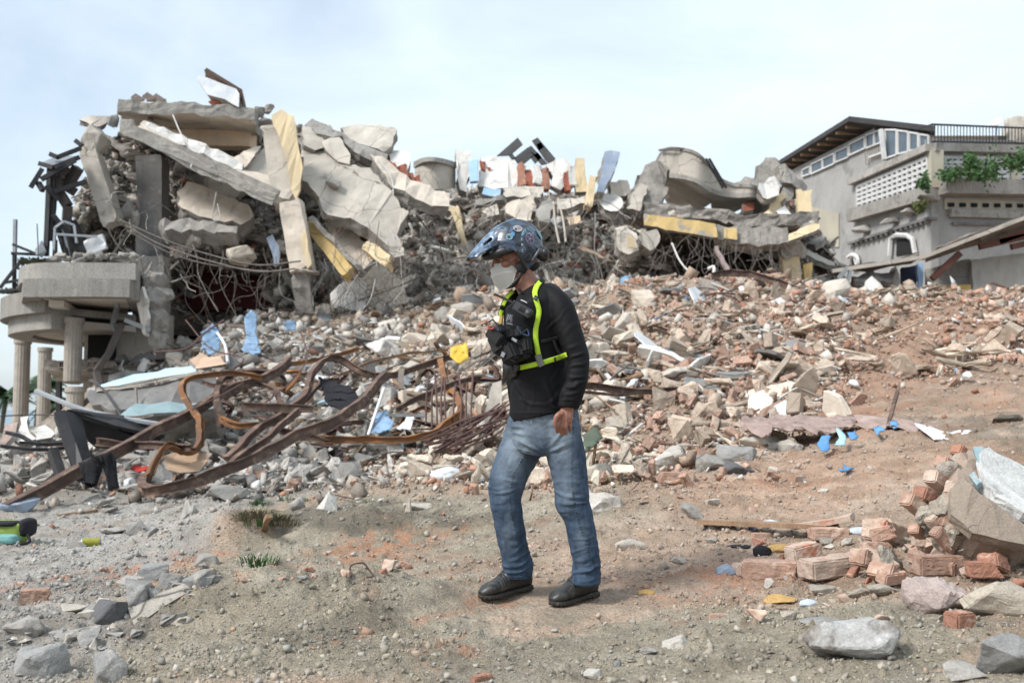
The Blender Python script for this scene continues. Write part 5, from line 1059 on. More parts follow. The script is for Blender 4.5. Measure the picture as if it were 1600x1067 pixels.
# windows below: small arched window, round one
q = MB(); c = [WL(1396, 400, .15), WL(1398, 372, .15), WL(1408, 367, .15), WL(1424, 368, .15), WL(1432, 374, .15), WL(1436, 396, .15)]; q.tube(c, .10, 6, spl=False); q.obj('window_frame', lat, hs)
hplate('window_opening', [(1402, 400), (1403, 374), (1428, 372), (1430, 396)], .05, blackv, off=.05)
q = MB(); q.tube([WL(1338 + 9 * math.cos(a), 408 + 10 * math.sin(a), .15) for a in np.linspace(-2.6, 1.8, 12)], .08, 6, spl=False); q.bar(WL(1338, 398, .1), WL(1342, 416, .1), .08, .08); q.obj('round_window_frame', lat, hs)
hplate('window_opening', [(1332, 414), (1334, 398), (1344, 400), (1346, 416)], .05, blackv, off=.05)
# broken ledge stubs
for k, (a, b, w) in enumerate([(1348, 355, 30), (1392, 343, 30), (1450, 305, 26), (1420, 328, 22)]): o = rock('ledge_stub', a, b + 6, w, 12, conc, None, seed=700 + k, d=pld(a) - .6, cuts=1, boxy=.8, dep_m=.5); reparent(o, hs)
# plants on the house
def bush(name, boxes, n, sz, m, lab, cat, d, group=None):
    q = MB(); rr = random.Random(n)
    for _ in range(n):
        a, b, rx, ry = rr.choice(boxes); c = W(a + rr.gauss(0, rx * .5), b + rr.gauss(0, ry * .5), d + rr.uniform(-.5, .3)); e = Euler((rr.uniform(0, 6), rr.uniform(0, 6), 0)).to_matrix(); s_ = sz * rr.uniform(.6, 1.3)
        q.add([c + e @ Vector(v) * s_ for v in ((-.5, 0, 0), (0, -.25, .05), (.5, 0, 0), (0, .25, .05))], [(0, 1, 2), (0, 2, 3)])
    for a, b, rx, ry in boxes: q.tube([W(a, b + ry, d), W(a + 2, b, d)], .02, 4, spl=False)
    return tag(q.obj(name, m), lab, cat, group)
bush('climbing_plant', [(1500, 270, 26, 14), (1482, 275, 14, 10), (1520, 262, 16, 16), (1550, 262, 18, 24), (1535, 276, 22, 8), (1580, 255, 18, 12), (1595, 250, 12, 14), (1515, 250, 8, 8)], 1900, .17, leaf, 'bright green bush growing out of the lattice band on the front of the house', 'bush', 35.2)
bush('climbing_plant', [(1446, 283, 6, 14), (1438, 286, 6, 6)], 120, .25, leaf, 'small green plant at the corner post of the house', 'plant', 35)
bush('climbing_plant', [(1434, 323, 9, 8), (1442, 320, 7, 6)], 160, .22, mat('olive_leaves', (.12, .14, .05), (.09, .1, .04), 3, bump=0), 'olive weed on the broken ledge of the house', 'plant', 35.6)
# ------------------------------------------------------------------ collapsed shed in front of the house, right
sh = empty('collapsed_shed', W(1450, 470, 29)); tag(sh, 'low grey shed wall with a collapsed tin roof in front of the grey house', 'shed')
def sp_(nm, pts, t, m, ext='back', jag=.02, edge=None): part(nm, plate_bm(pts, t, ext, jag, .3), [edge or m, m], sh)
sp_('wall', [(1518, 405, 27.6), (1600, 396, 27.4), (1690, 392, 27.4), (1690, 470, 27), (1520, 468, 27.2)], .25, mat('shed_wall', (.45, .43, .39), (.38, .36, .33), 1.2, bump=.2, streak=(.33, .31, .28)))
sp_('wall', [(1446, 420, 28), (1516, 404, 27.9), (1520, 448, 27.6), (1514, 466, 27.5), (1448, 466, 27.7)], .2, conc)
sp_('yellow_patch', [(1470, 447, 27.35), (1517, 445, 27.3), (1518, 464, 27.2), (1472, 466, 27.2)], .1, mat('ochre_paint', (.50, .34, .10), (.42, .30, .12), 3))
sp_('blue_post', [(1433, 412, 27.6), (1442, 411, 27.6), (1444, 464, 27.4), (1436, 464, 27.4)], .12, blue_pt)
sp_('dark_doorway', [(1408, 418, 28.4), (1434, 414, 28.4), (1434, 462, 28.2), (1408, 460, 28.2)], .1, mat('navy_dark', (.05, .06, .10), (.04, .045, .07), 3))
sp_('white_jamb', [(1392, 420, 27.8), (1400, 416, 27.8), (1407, 440, 27.6), (1410, 466, 27.5), (1394, 464, 27.5), (1388, 448, 27.6)], .12, pl_white if 0 else white, jag=.06)
for rs_ in ([(1300, 424, 27.0), (1380, 412, 26.8), (1436, 399, 26.6), (1424, 412, 28.5), (1302, 430, 28.5)], [(1440, 402, 26.6), (1496, 376, 26.5), (1536, 364, 26.4), (1534, 380, 28.3), (1450, 408, 28.5)], [(1528, 370, 26.4), (1600, 340, 26.2), (1690, 318, 26), (1690, 352, 28.5), (1540, 386, 28.5)]): sp_('roof_sheet', rs_, .06, mat('rusty_roof', (.27, .25, .23), (.17, .14, .12), 3, spots=(.22, .12, .08), spot_sc=4), 'up', .05)
q = MB(); q.bar(W(1442, 402, 26.5), W(1600, 341, 26.1), .14, .1); q.bar(W(1300, 424, 26.9), W(1442, 402, 26.5), .12, .1); q.obj('roof_edge', conc_lt, sh)
q = MB()
for a, b in [((1456, 436), (1500, 396)), ((1580, 386), (1690, 360)), ((1530, 386), (1600, 370)), ((1506, 378), (1560, 356)), ((1560, 378), (1640, 350))]: q.bar(W(*a, 26.9), W(*b, 26.9), .14, .16)
q.obj('rafter', mat('red_timber', (.19, .085, .065), (.13, .07, .055), 4), sh)
q = MB(); q.bar(W(1310, 436, 26.8), W(1322, 420, 26.8), .12, .12); q.bar(W(1322, 446, 26.8), W(1330, 420, 26.8), .08, .08); q.obj('prop', steel_g, sh)
for pts, t, m, lab in [
  ([(1344, 456, 26.4), (1352, 440, 26.6), (1362, 432, 26.7), (1376, 442, 26.6), (1382, 458, 26.3), (1362, 462, 26.2)], .4, white, 'white triangular wall piece in front of the shed'),
  ([(1330, 432, 27.2), (1400, 420, 27.2), (1396, 440, 27), (1336, 446, 26.9)], .6, conc_dk, 'dark grey debris shelf under the low end of the tin roof'),
  ([(1478, 482, 23.6), (1486, 468, 23.8), (1500, 468, 23.8), (1508, 480, 23.6), (1500, 490, 23.3), (1484, 490, 23.3)], .3, conc_lt, 'grey stone on the slope below the shed')]:
    P_('wall_fragment', pts, t, m, lab, 'concrete lump', jag=.06)
P_('tin_sheet', [(1502, 462, 24.6), (1530, 464, 24.6), (1568, 472, 24.2), (1560, 482, 23.8), (1540, 484, 23.8), (1512, 470, 24.2)], .04, pl_white, 'crumpled white sheet with black and yellow stripes at the foot of the shed', 'sheet', jag=.05, edge=steel_b)
# ------------------------------------------------------------------ rusted beams and bars in the yard
def beam(name, pts, w, h, m, lab, cat='steel beam', up=(0, 0, 1), t=.012, ch=False, group=None):
    """pts: (px, py, lift) follow the ground at that pixel, or (px, py, d, 'd')"""
    w *= .8; h *= .72; P3 = [W(p[0], p[1], p[2]) for p in pts]; P3 = spline(P3, 10) if len(P3) > 2 else [P3[0].lerp(P3[1], k / 8) for k in range(9)]
    prof = ibeam_prof(w, h, t) if not ch else [(-w / 2, -h / 2), (w / 2, -h / 2), (w / 2, -h / 2 + t), (-w / 2 + t, -h / 2 + t), (-w / 2 + t, h / 2 - t), (w / 2, h / 2 - t), (w / 2, h / 2), (-w / 2, h / 2)]
    V, F = sweep(P3, prof, up); V = V + np.stack([fbm(V * 2.4 + q * 9, 3, .6) for q in range(3)], 1) * .026
    F = [f for f in F if len(f) == 4]; n = len(prof)
    if not ch:
        for o_ in (0, (len(P3) - 1) * n): F += [tuple(o_ + i for i in f) for f in ((0, 1, 2, 11), (3, 4, 9, 10), (5, 6, 7, 8))]
    else:
        for o_ in (0, (len(P3) - 1) * n): F += [tuple(o_ + i for i in f) for f in ((0, 1, 2, 3), (0, 3, 4, 7), (4, 5, 6, 7))]
    o = obj_np(name, V, F, m); return tag(o, lab, cat, group)
beam('steel_beam', [(12, 797, 10.3), (345, 618, 13.6)], .11, .17, rust, 'long straight brown steel beam resting across the black sheet, black trousers hung over it')
beam('steel_beam', [(345, 618, 13.6), (420, 588, 14.4), (455, 560, 15)], .11, .17, rust, 'upper bent continuation of the long straight steel beam')
beam('steel_beam', [(238, 742, 11.5), (224, 752, 11.2), (236, 765, 10.8), (300, 752, 10.8), (390, 718, 11.2), (470, 680, 11.8), (540, 648, 12.4), (580, 612, 13.2), (604, 586, 14)], .12, .17, rust, 'big brown steel beam sweeping from a hooked left end up in front of the tangle')
beam('steel_beam', [(505, 684, 12.2), (570, 688, 12.2), (640, 686, 12.2), (690, 672, 12.4), (716, 645, 12.9), (714, 620, 13.6), (696, 596, 14.4), (690, 566, 15)], .10, .13, rust_o, 'orange rusted beam curling up round the blue cloth and white scraps')
beam('steel_beam', [(352, 716, 12.0), (400, 672, 12.4), (452, 640, 12.8), (478, 612, 13.2), (490, 580, 13.6), (508, 564, 14), (532, 564, 14.2), (566, 584, 14.2), (600, 588, 14.4), (650, 576, 14.8), (700, 560, 15.2), (735, 552, 15.4)], .10, .12, rust, 'brown beam bent in a tall S over the middle of the tangle')
beam('steel_beam', [(410, 590, 13.8), (350, 586, 13.6), (300, 590, 13.4), (284, 604, 13.2), (296, 630, 13.0), (312, 660, 12.8), (312, 695, 12.4), (296, 706, 12.0), (278, 700, 11.6), (262, 698, 11.4), (246, 712, 11.2), (236, 742, 11)], .10, .10, rust_o, 'orange rusted flat beam hanging in a hook shape at the left of the tangle')
beam('steel_beam', [(346, 664, 13.0), (340, 630, 13.2), (344, 604, 13.6), (362, 588, 14), (392, 580, 14.4), (430, 584, 14.6)], .09, .10, rust, 'brown beam loop standing left of the short level beam')
beam('steel_beam', [(344, 652, 12.8), (370, 664, 12.6), (410, 662, 12.6), (450, 655, 12.8)], .09, .10, rust_o, 'low orange beam piece lying under the brown loop')
beam('steel_beam', [(378, 634, 12.4), (490, 638, 12.6)], .08, .13, rust, 'short level brown beam in the middle of the tangle')
beam('steel_beam', [(360, 726, 11.6), (420, 680, 12), (468, 640, 12.4)], .09, .10, rust, 'brown beam slanting behind the big swept beam')
beam('steel_beam', [(384, 606, 14.2), (408, 602, 14.2), (430, 614, 14), (444, 636, 13.6), (470, 628, 13.8), (500, 600, 14.2), (530, 590, 14.6)], .08, .09, rust, 'thin wavy beam behind the short level beam')
beam('steel_beam', [(316, 594, 14.4), (350, 604, 14.4), (390, 594, 14.8), (420, 580, 15.2)], .08, .09, rust, 'thin curved beam high at the back left of the tangle')
beam('steel_beam', [(430, 672, 12.2), (500, 686, 12.2), (520, 688, 12.2)], .09, .10, rust, 'beam stub running into the orange curled beam')
beam('steel_beam', [(440, 574, 15.5), (500, 560, 15.8), (560, 545, 16)], .08, .09, rust_o, 'orange beam high behind the tall S bent beam')
beam('steel_beam', [(150, 690, 12.0), (210, 694, 12.0), (300, 700, 11.6)], .10, .12, rust, 'dark beam lying level behind the black trousers', up=(0, 0, 1))
beam('steel_beam', [(620, 640, 13.2), (700, 600, 14), (760, 590, 14.5)], .08, .1, rust, 'beam behind the stiff red brown bars')
beam('steel_beam', [(1112, 432, 21.5), (1150, 426, 21.5), (1200, 436, 21.2), (1260, 460, 20.8), (1288, 478, 20.6)], .14, .2, rust, 'long dark bowed beam lying near the top of the right hand slope')
beam('steel_beam', [(900, 598, 12.2), (990, 612, 12.6), (1060, 610, 13)], .10, .12, rust, 'brown beam half buried right of the man at hip height')
beam('steel_beam', [(870, 612, 11.6), (985, 618, 12.0)], .05, .05, rust, 'thin beam under the half buried brown beam')
beam('steel_beam', [(1060, 465, 20), (1110, 500, 19.4), (1190, 505, 19.4), (1230, 495, 19.6)], .07, .09, rust, 'thin twisted beam in the middle of the right hand slope')
beam('steel_angle', [(1118, 388, 25), (1142, 432, 23)], .12, .12, mat('mauve_steel', (.26, .20, .19), (.2, .16, .15), 4), 'short bar leaning out of the dark opening under the sagging floor')
beam('timber', [(480, 610, 14.8), (600, 560, 15.6), (700, 548, 16)], .05, .06, wood, 'thin timber behind the tall S bent beam')
for k, (a, b) in enumerate([((30, 690, 12.4), (110, 694, 12.4)), ((0, 697, 12.2), (100, 700, 12.3)), ((10, 672, 13), (60, 692, 12.6))]): beam('steel_angle', [a, b], .05, .06, steel_b, ['thin black bar lying level at the left edge', 'second black bar just under the first at the left edge', 'short black bar slanting among the white scraps'][k])
# black burnt sheet structure
blk = empty('burnt_container', W(150, 745, 12.4)); tag(blk, 'blackened torn sheet metal box with a pale bent rail on top, by the beams', 'metal box')
def bpart(nm, pts, t=.05, m=steel_b, ext='back', jag=.012): part(nm, plate_bm(pts, t, ext, jag, .3), [m, m], blk)
bpart('post', [(84, 644, 12.0), (100, 640, 12.1), (118, 690, 11.9), (136, 742, 11.6), (120, 746, 11.6), (104, 700, 11.8)], .12)
bpart('side_sheet', [(100, 640, 12.1), (128, 650, 12.4), (140, 706, 12.2), (138, 738, 11.9), (120, 700, 12)], .04)
bpart('rear_sheet', [(108, 640, 12.2), (180, 652, 12.8), (262, 672, 13.2), (240, 704, 13), (150, 700, 12.7), (140, 690, 12.6)], .04)
bpart('top_flap', [(104, 640, 12.2), (118, 638, 12.5), (190, 648, 13), (264, 668, 13.3), (258, 680, 13.1), (180, 664, 12.6)], .05, jag=.02)
q = MB(); q.tube([W(56, 611, 13.6), W(130, 640, 13.2), W(200, 655, 13), (W(255, 664, 13))], .035, 6); q.obj('rail', steel_g, blk)
q = MB(); q.bar(W(82, 704, 11.9), W(96, 745, 11.7), .1, .1); q.obj('leg', steel_b, blk)
# cloth builder: crumpled sheets with folds
def cloth(name, pts, m, lab, cat='cloth', th=.01, amp=.05, res=.03, seed=1, fr=6, group=None):
    P3 = [W(*p) for p in pts]; bm = bmesh.new(); f = bm.faces.new([bm.verts.new(p) for p in vpoly(P3, .012, .08, seed)])
    bmesh.ops.triangulate(bm, faces=[f])
    for _ in range(6):
        e = [e for e in bm.edges if e.calc_length() > res * 1.6]
        if not e: break
        bmesh.ops.subdivide_edges(bm, edges=e, cuts=1); bmesh.ops.triangulate(bm, faces=[f for f in bm.faces if len(f.verts) > 3])
    bm.normal_update(); P = np.array([tuple(v.co) for v in bm.verts]); a = fbm(P * fr * np.array([1, 1, .45]) + seed * 5, 3) * amp
    for v, k in zip(bm.verts, a): v.co.y += float(k) * 1.0 - amp; v.co.z += float(k) * .4
    bmesh.ops.solidify(bm, geom=list(bm.faces), thickness=th); return tag(obj_bm(name, bm, m, smooth=True), lab, cat, group)
cloth('trousers', [(127, 722, 10.75), (150, 712, 10.7), (176, 704, 10.7), (184, 722, 10.7), (188, 762, 10.75), (172, 766, 10.75), (162, 730, 10.7), (154, 724, 10.68), (148, 735, 10.7), (154, 758, 10.75), (136, 762, 10.8), (132, 740, 10.75)], cloth_blk, 'pair of black trousers hung over the long straight beam', 'trousers', .03, .03)
for a in [
 ([(318, 518, 19), (334, 506, 19.2), (344, 514, 19.2), (346, 548, 18.8), (330, 554, 18.6), (318, 546, 18.7)], cloth_blue, 'faded blue cloth caught in the slope below the knobbly lump'),
 ([(382, 500, 19), (392, 486, 19.4), (404, 494, 19.4), (402, 520, 18.8), (410, 552, 18), (396, 556, 17.8), (380, 548, 18), (388, 522, 18.6)], cloth_blue, 'long torn blue cloth running down the slope right of the first blue one'),
 ([(444, 504, 19), (462, 502, 19.2), (464, 516, 18.9), (448, 518, 18.8)], cloth_blue, 'small blue rag high on the slope left of the orange beam'),
 ([(590, 648, 12.9), (604, 642, 12.9), (618, 656, 12.7), (612, 672, 12.5), (592, 676, 12.4), (582, 676, 12.4)], cloth_blue, 'light blue rag inside the orange curled beam'),
 ([(524, 722, 12.4), (540, 720, 12.4), (546, 732, 12.1), (530, 736, 12.1)], cloth_blue, 'blue rag on the ground below the orange curled beam'),
 ([(500, 588, 13.9), (528, 598, 13.8), (556, 610, 13.6), (562, 630, 13.3), (540, 642, 13), (510, 632, 13.1), (504, 610, 13.5)], cloth_blk, 'black tarpaulin slumped in the middle of the tangle'),
 ([(704, 545, 14.6), (730, 535, 14.6), (733, 562, 14.4), (722, 568, 14.3), (704, 556, 14.4)], pl_yel, 'bright yellow plastic sheet on the slope left of the man'),
 ([(211, 729, 12.0), (230, 726, 12.0), (234, 735, 11.8), (212, 738, 11.8)], mat('red_cloth', (.55, .05, .04), (.42, .04, .03), 5), 'red rag on the ground under the long straight beam'),
 ([(908, 680, 9.0), (926, 670, 9.1), (940, 680, 8.9), (934, 694, 8.7), (912, 702, 8.6)], cloth_grn, 'dark green cloth bundle at the foot of the slope right of the man'),
 ([(1270, 692, 8.5), (1284, 680, 8.6), (1293, 682, 8.6), (1290, 698, 8.4), (1274, 700, 8.4)], pl_blue, 'crumpled bright blue plastic bag at the right, first of the blue ones'),
 ([(1296, 692, 8.4), (1308, 674, 8.7), (1315, 680, 8.6), (1312, 692, 8.4)], mat('pale_blue_plastic', (.42, .70, .82), (.35, .60, .74), 4, rough=.4), 'pale blue plastic bag between the bright blue ones'),
 ([(1318, 676, 8.6), (1330, 672, 8.7), (1336, 684, 8.5), (1322, 685, 8.5)], pl_blue, 'small bright blue bag right of the pale blue one'),
 ([(1364, 676, 8.8), (1372, 672, 8.8), (1381, 676, 8.7), (1366, 682, 8.6)], pl_blue, 'small blue scrap near the mauve cloth strip'),
 ([(1384, 660, 9.2), (1396, 659, 9.2), (1396, 666, 9.1), (1388, 668, 9.1)], pl_blue, 'tiny blue scrap lying against the mauve cloth strip'),
 ([(1302, 730, 7.6), (1312, 726, 7.7), (1327, 731, 7.6), (1306, 735, 7.5)], pl_blue, 'flat blue scrap on the bare dirt at the right'),
 ([(1160, 655, 9.6), (1240, 650, 9.7), (1330, 652, 9.6), (1330, 668, 9.1), (1270, 678, 8.8), (1210, 672, 9), (1184, 680, 8.9), (1150, 664, 9.3)], cloth_mau, 'long mauve blanket lying across the foot of the right slope'),
 ([(1330, 652, 9.6), (1390, 656, 9.4), (1470, 664, 9.2), (1520, 662, 9.3), (1480, 672, 9), (1400, 672, 9), (1330, 664, 9.2)], cloth_mau, 'thin trailing end of the mauve blanket'),
 ([(1428, 668, 8.9), (1450, 674, 8.8), (1520, 680, 8.6), (1516, 685, 8.5), (1446, 682, 8.5)], pl_white, 'white plastic strip beside the mauve blanket')]:
    cloth('cloth' if a[1] not in (pl_blue, pl_white, pl_yel) else 'plastic_bag', a[0], a[1], a[2], 'cloth' if a[1] not in (pl_blue, pl_white, pl_yel) else 'plastic bag', seed=len(a[2]), amp=.09, fr=9)
def bag(name, px, py, w, h, m, lab, cat, seed=3):
    p, d = on(px, py); ww, hh = w * d / FPX, h * d / FPX; bm = bmesh.new(); bmesh.ops.create_icosphere(bm, subdivisions=4, radius=.5)
    P = np.array([tuple(v.co) for v in bm.verts]); a = fbm(P * 3 + seed, 3) * .14 + fbm(P * 9 + seed, 2) * .05
    for v, k in zip(bm.verts, a): v.co *= 1 + float(k); v.co = Vector((v.co.x * ww, v.co.y * ww * .7, max(v.co.z, -.35) * hh))
    o = obj_bm(name, bm, m, smooth=True); o.location = p + Vector((0, ww * .2, -.01)); return tag(o, lab, cat)
bag('plastic_bag', 699, 752, 56, 26, mat('cloudy_plastic', (.58, .60, .61), (.48, .50, .52), 4, rough=.4, bump=.4, bsc=14), 'cloudy white plastic bag on the dirt left of the man', 'plastic bag')
bag('plastic_bag', 205, 765, 36, 20, pl_white, 'white plastic bag beside the foot of the swept beam', 'plastic bag', 8)
bag('shoe', 392, 727, 20, 16, pl_white, 'white rounded scrap by the grey boulder under the swept beam', 'scrap', 5)
bag('black_bag', 1192, 872, 30, 20, cloth_blk, 'shiny black crumpled bag near the loose bricks', 'plastic bag', 9)
bag('black_bag', 1160, 858, 44, 7, cloth_blk, 'flat black strip of plastic left of the shiny black bag', 'plastic bag', 10)
bag('foam_scrap', 1222, 866, 44, 16, foam, 'ochre foam scrap behind the black bag', 'foam', 11)
bag('foam_scrap', 1012, 928, 32, 10, foam, 'ochre foam scrap right of the man', 'foam', 12)
bag('plastic_wrap', 1346, 836, 46, 14, mat('clear_wrap', (.55, .60, .66), (.45, .5, .56), 5, rough=.3), 'crumpled clear plastic wrap between the bricks', 'plastic wrap', 13)
bag('plastic_wrap', 1266, 948, 30, 14, MATS['clear_wrap'], 'small glinting plastic scrap by the flat ochre stone', 'plastic wrap', 14)
bag('plastic_wrap', 1206, 820, 30, 12, MATS['clear_wrap'], 'clear plastic scrap beyond the long plank', 'plastic wrap', 15)
bag('bottle_top', 1117, 692, 9, 7, mat('deep_blue', (.03, .06, .50), (.03, .05, .4), 5, rough=.4), 'small round blue cap on the rubble at the right', 'bottle cap', 16)
bag('bottle_top', 1175, 826, 8, 5, MATS['deep_blue'], 'tiny blue cap lying by the plank', 'bottle cap', 17)
# yellow can
def lathe_bm(prof, n=20):
    bm = bmesh.new(); rings = []
    for r__, z in prof: rings.append([bm.verts.new((r__ * math.cos(2 * math.pi * k / n), r__ * math.sin(2 * math.pi * k / n), z)) for k in range(n)])
    for a, b in zip(rings[:-1], rings[1:]):
        for k in range(n): bm.faces.new((a[k], a[(k + 1) % n], b[(k + 1) % n], b[k]))
    bm.faces.new(rings[0][::-1]); bm.faces.new(rings[-1]); return bm
p, d = on(142, 852); can = empty('drink_can', p); tag(can, 'yellow green drink can lying on the grey gravel at the left', 'can')
RC = Matrix.Translation((0, 0, .033)) @ Matrix.Rotation(R(18), 4, 'Z') @ Matrix.Rotation(R(90), 4, 'Y')
def canpart(nm, prof, m):
    bm = lathe_bm(prof); bmesh.ops.transform(bm, matrix=RC, verts=bm.verts); o = obj_bm(nm, bm, m, smooth=False); reparent(o, can); o.location = o.location + p
canpart('body', [(.033, -.062), (.034, -.058), (.034, .058), (.033, .062)], mat('lime_can', (.30, .29, .04), (.25, .25, .04), 20, rough=.35, bump=0)); canpart('rim', [(.024, -.072), (.028, -.070), (.033, -.0622)], steel_g)
canpart('lid', [(.033, .0622), (.028, .070), (.024, .072)], steel_g)
# backpack cut by the left edge
p, d = on(10, 852); bk = empty('backpack', p); tag(bk, 'lime green and black backpack lying at the left edge of the picture', 'backpack')
lime = mat('lime_fabric', (.24, .32, .07), (.19, .26, .06), 12, bump=.3); teal = mat('teal_fabric', (.20, .42, .40), (.16, .34, .34), 10)
def bl(nm, c, e, m, seed):
    bm = bmesh.new(); bmesh.ops.create_icosphere(bm, subdivisions=4, radius=.5); P = np.array([tuple(v.co) for v in bm.verts]); a = fbm(P * 3 + seed, 3) * .08
    for v, k in zip(bm.verts, a):
        mx_ = max(abs(v.co.x), abs(v.co.y), abs(v.co.z)) * 2; v.co *= (1 + float(k)) * (1 / max(mx_, .01)) ** .4; v.co = Vector((v.co.x * e[0], v.co.y * e[1], v.co.z * e[2])) + Vector(c)
    o = obj_bm(nm, bm, m, smooth=True); reparent(o, bk); o.location = o.location + p
bl('body', (-.06, .05, .09), (.44, .24, .19), lime, 1); bl('pocket', (.0, -.06, .05), (.26, .12, .09), teal, 2); bl('side_panel', (.13, .06, .13), (.10, .2, .14), cloth_blk, 3); bl('flap', (-.05, .02, .165), (.30, .2, .04), cloth_blk, 4)
q = MB(); q.tube([p + Vector((.15, .0, .1)), p + Vector((.2, -.05, .03)), p + Vector((.1, -.1, .015)), p + Vector((-.1, -.1, .02))], .012, 5); q.obj('strap', cloth_blk, bk)
# planks, pipes, posts
def stick(name, a, b, w, h, m, lab, cat='plank', group=None, seed=1, la=.02, lb=.02, amp=.008):
    A = W(*a) if len(a) == 3 else on(*a, la)[0]; B = W(*b) if len(b) == 3 else on(*b, lb)[0]
    return tag(obj_bm(name, rough_box_bm(A, B, w, h, seed, amp, (0, 0, 1)), m), lab, cat, group)
stick('plank', (1096, 827), (1300, 838), .12, .025, wood, 'long dark edged plank lying on the dirt towards the bricks', la=.04, lb=.05)
stick('plank', (1240, 838), (1330, 833), .1, .03, brick_pale, 'pinkish board continuing the long plank to the right', la=.06, lb=.08)
stick('timber_post', (1388, 670), (1405, 600, 9.6), .03, .03, rust, 'thin brown stake standing in the right slope', 'stake')
stick('post', (627, 607, 12.8), (627, 576, 12.9), .07, .05, wood_g, 'short pointed grey stake standing in the beam tangle', 'stake')
stick('plank_end', (414, 834), (418, 806, 6.6), .035, .03, wood, 'short upright plank end stuck in the soil berm', 'stake')
stick('plank', (456, 758), (568, 744), .08, .03, wood, 'narrow brown plank on the ground left of the berm')
stick('plank', (380, 770), (462, 764), .08, .02, wood_g, 'thin grey lath at the left end of the narrow brown plank')
stick('plank', (92, 806), (150, 800), .06, .02, wood, 'flat reddish lath on the grey gravel under the long beam')
stick('plank', (540, 790, 9.3), (900, 762, 9.2), .01, .01, wood, 'thin twig on the ground by the berm') if 0 else None
stick('white_pipe', (575, 680, 12.3), (600, 606, 13), .03, .03, pl_white, 'thin white rod leaning inside the tangle', 'rod', amp=.001)
stick('grey_board', (602, 648, 12.7), (666, 650, 12.8), .07, .04, steel_g, 'pale metal strip behind the light blue rag', 'metal strip')
stick('white_scrap', (622, 672, 12.5), (642, 654, 12.6), .14, .02, pl_white, 'white flat scrap leaning by the light blue rag', 'scrap')
stick('white_scrap', (636, 672, 12.4), (640, 652, 12.6), .1, .02, pl_white, 'second white scrap right of the light blue rag', 'scrap')
stick('pipe', (1170, 560, 15), (1235, 612, 12.6), .05, .05, wood_g, 'grey pole leaning down the brown slope', 'pole')
stick('pipe', (1236, 555, 15), (1268, 610, 13), .05, .05, wood, 'brown pole right of the grey pole on the slope', 'pole')
stick('pipe', (1412, 525, 18), (1512, 528, 18), .06, .06, wood_g, 'grey pole lying level across the dirt track', 'pole')
stick('pipe', (1012, 470, 20), (1120, 462, 20.4), .16, .05, white, 'long white board near the top of the slope', 'board')
stick('pipe', (1060, 512, 18.5), (1098, 490, 18.8), .06, .06, pl_white, 'bent white strip in the rubble right of the shoulder', 'strip')
stick('pipe', (945, 585, 14.2), (975, 612, 13.5), .05, .04, pl_white, 'short bent white strip by the elbow', 'strip')
stick('pipe', (948, 680 + 20, 8.6), (905, 686 + 20, 8.6), .02, .02, wood, 'thin twig by the green cloth', 'twig')
stick('board', (1214, 590, 14.4), (1252, 600, 14), .2, .04, white, 'flat white board on the brown slope', 'board')
stick('board', (1212, 652, 10.4), (1250, 655, 10.3), .22, .05, pl_white, 'white foam board above the mauve blanket', 'board')
stick('board', (1306, 632, 11.6), (1345, 640, 11.2), .16, .04, pl_white, 'white board lying in the orange dirt', 'board')
stick('board', (1352, 572, 14.6), (1396, 584, 14.2), .12, .05, pl_white, 'crumpled white scrap on the dirt track', 'scrap')
stick('board', (1350, 526, 18), (1374, 534, 17.6), .2, .06, pl_white, 'white scrap higher on the dirt track', 'scrap')
stick('blue_slab_top', (208, 596, 15.6), (298, 584, 15.6), .1, .02, ltblue, 'light blue painted strip on the thick slab above the black box', 'panel') if 0 else None
# thick slab with blue top left of the tangle
P_('thick_slab', [(140, 612, 15.0), (200, 608, 14.9), (300, 590, 14.9), (340, 592, 15), (330, 630, 14.6), (250, 640, 14.4), (180, 642, 14.4), (144, 634, 14.7)], .7, conc_dk, 'thick dark slab with a pale top edge lying above the black box', jag=.05)
P_('slab_top', [(160, 610, 14.85), (214, 602, 14.8), (300, 586, 14.8), (298, 580, 15.6), (204, 594, 15.8), (166, 606, 15.6)], .05, ltblue, 'light blue painted panel lying on the thick dark slab', 'panel', ext='up', jag=.01) if 0 else None
P_('painted_board', [(150, 612, 14.9), (208, 604, 14.8), (310, 586, 14.8), (300, 577, 15.8), (210, 590, 15.9), (170, 604, 15.8)], .06, ltblue, 'light blue painted panel lying on the thick dark slab', 'panel', ext='up', jag=.015, edge=conc_lt)
P_('painted_board', [(180, 655, 13.4), (212, 634, 14), (330, 634, 14.2), (336, 642, 13.6), (240, 650, 13.2)], .04, mat('teal_sheet', (.26, .36, .38), (.22, .3, .32), 3), 'dull teal sheet lying behind the black box', 'sheet', ext='up', jag=.02)
P_('wall_fragment', [(22, 688, 13.2), (32, 652, 13.6), (44, 649, 13.7), (56, 684, 13.2), (40, 690, 13)], .1, white, 'pointed white plaster piece standing at the left edge', 'plaster piece')
P_('wall_fragment', [(50, 670, 13.6), (70, 664, 13.8), (82, 672, 13.6), (80, 684, 13.2), (56, 686, 13.1)], .1, white, 'white plaster piece lying right of the pointed one', 'plaster piece')
P_('wall_fragment', [(0, 690, 13), (8, 664, 13.4), (28, 660, 13.5), (24, 676, 13.2), (8, 694, 12.9)], .08, cloth_mau, 'pinkish torn sheet at the left edge', 'sheet')
P_('cardboard', [(254, 712, 12), (300, 700, 12.4), (332, 708, 12.3), (312, 736, 11.8), (282, 738, 11.7), (262, 734, 11.7)], .03, mat('cardboard', (.42, .29, .19), (.36, .25, .17), 4), 'brown cardboard sheet inside the hooked beam end', 'cardboard', jag=.04)
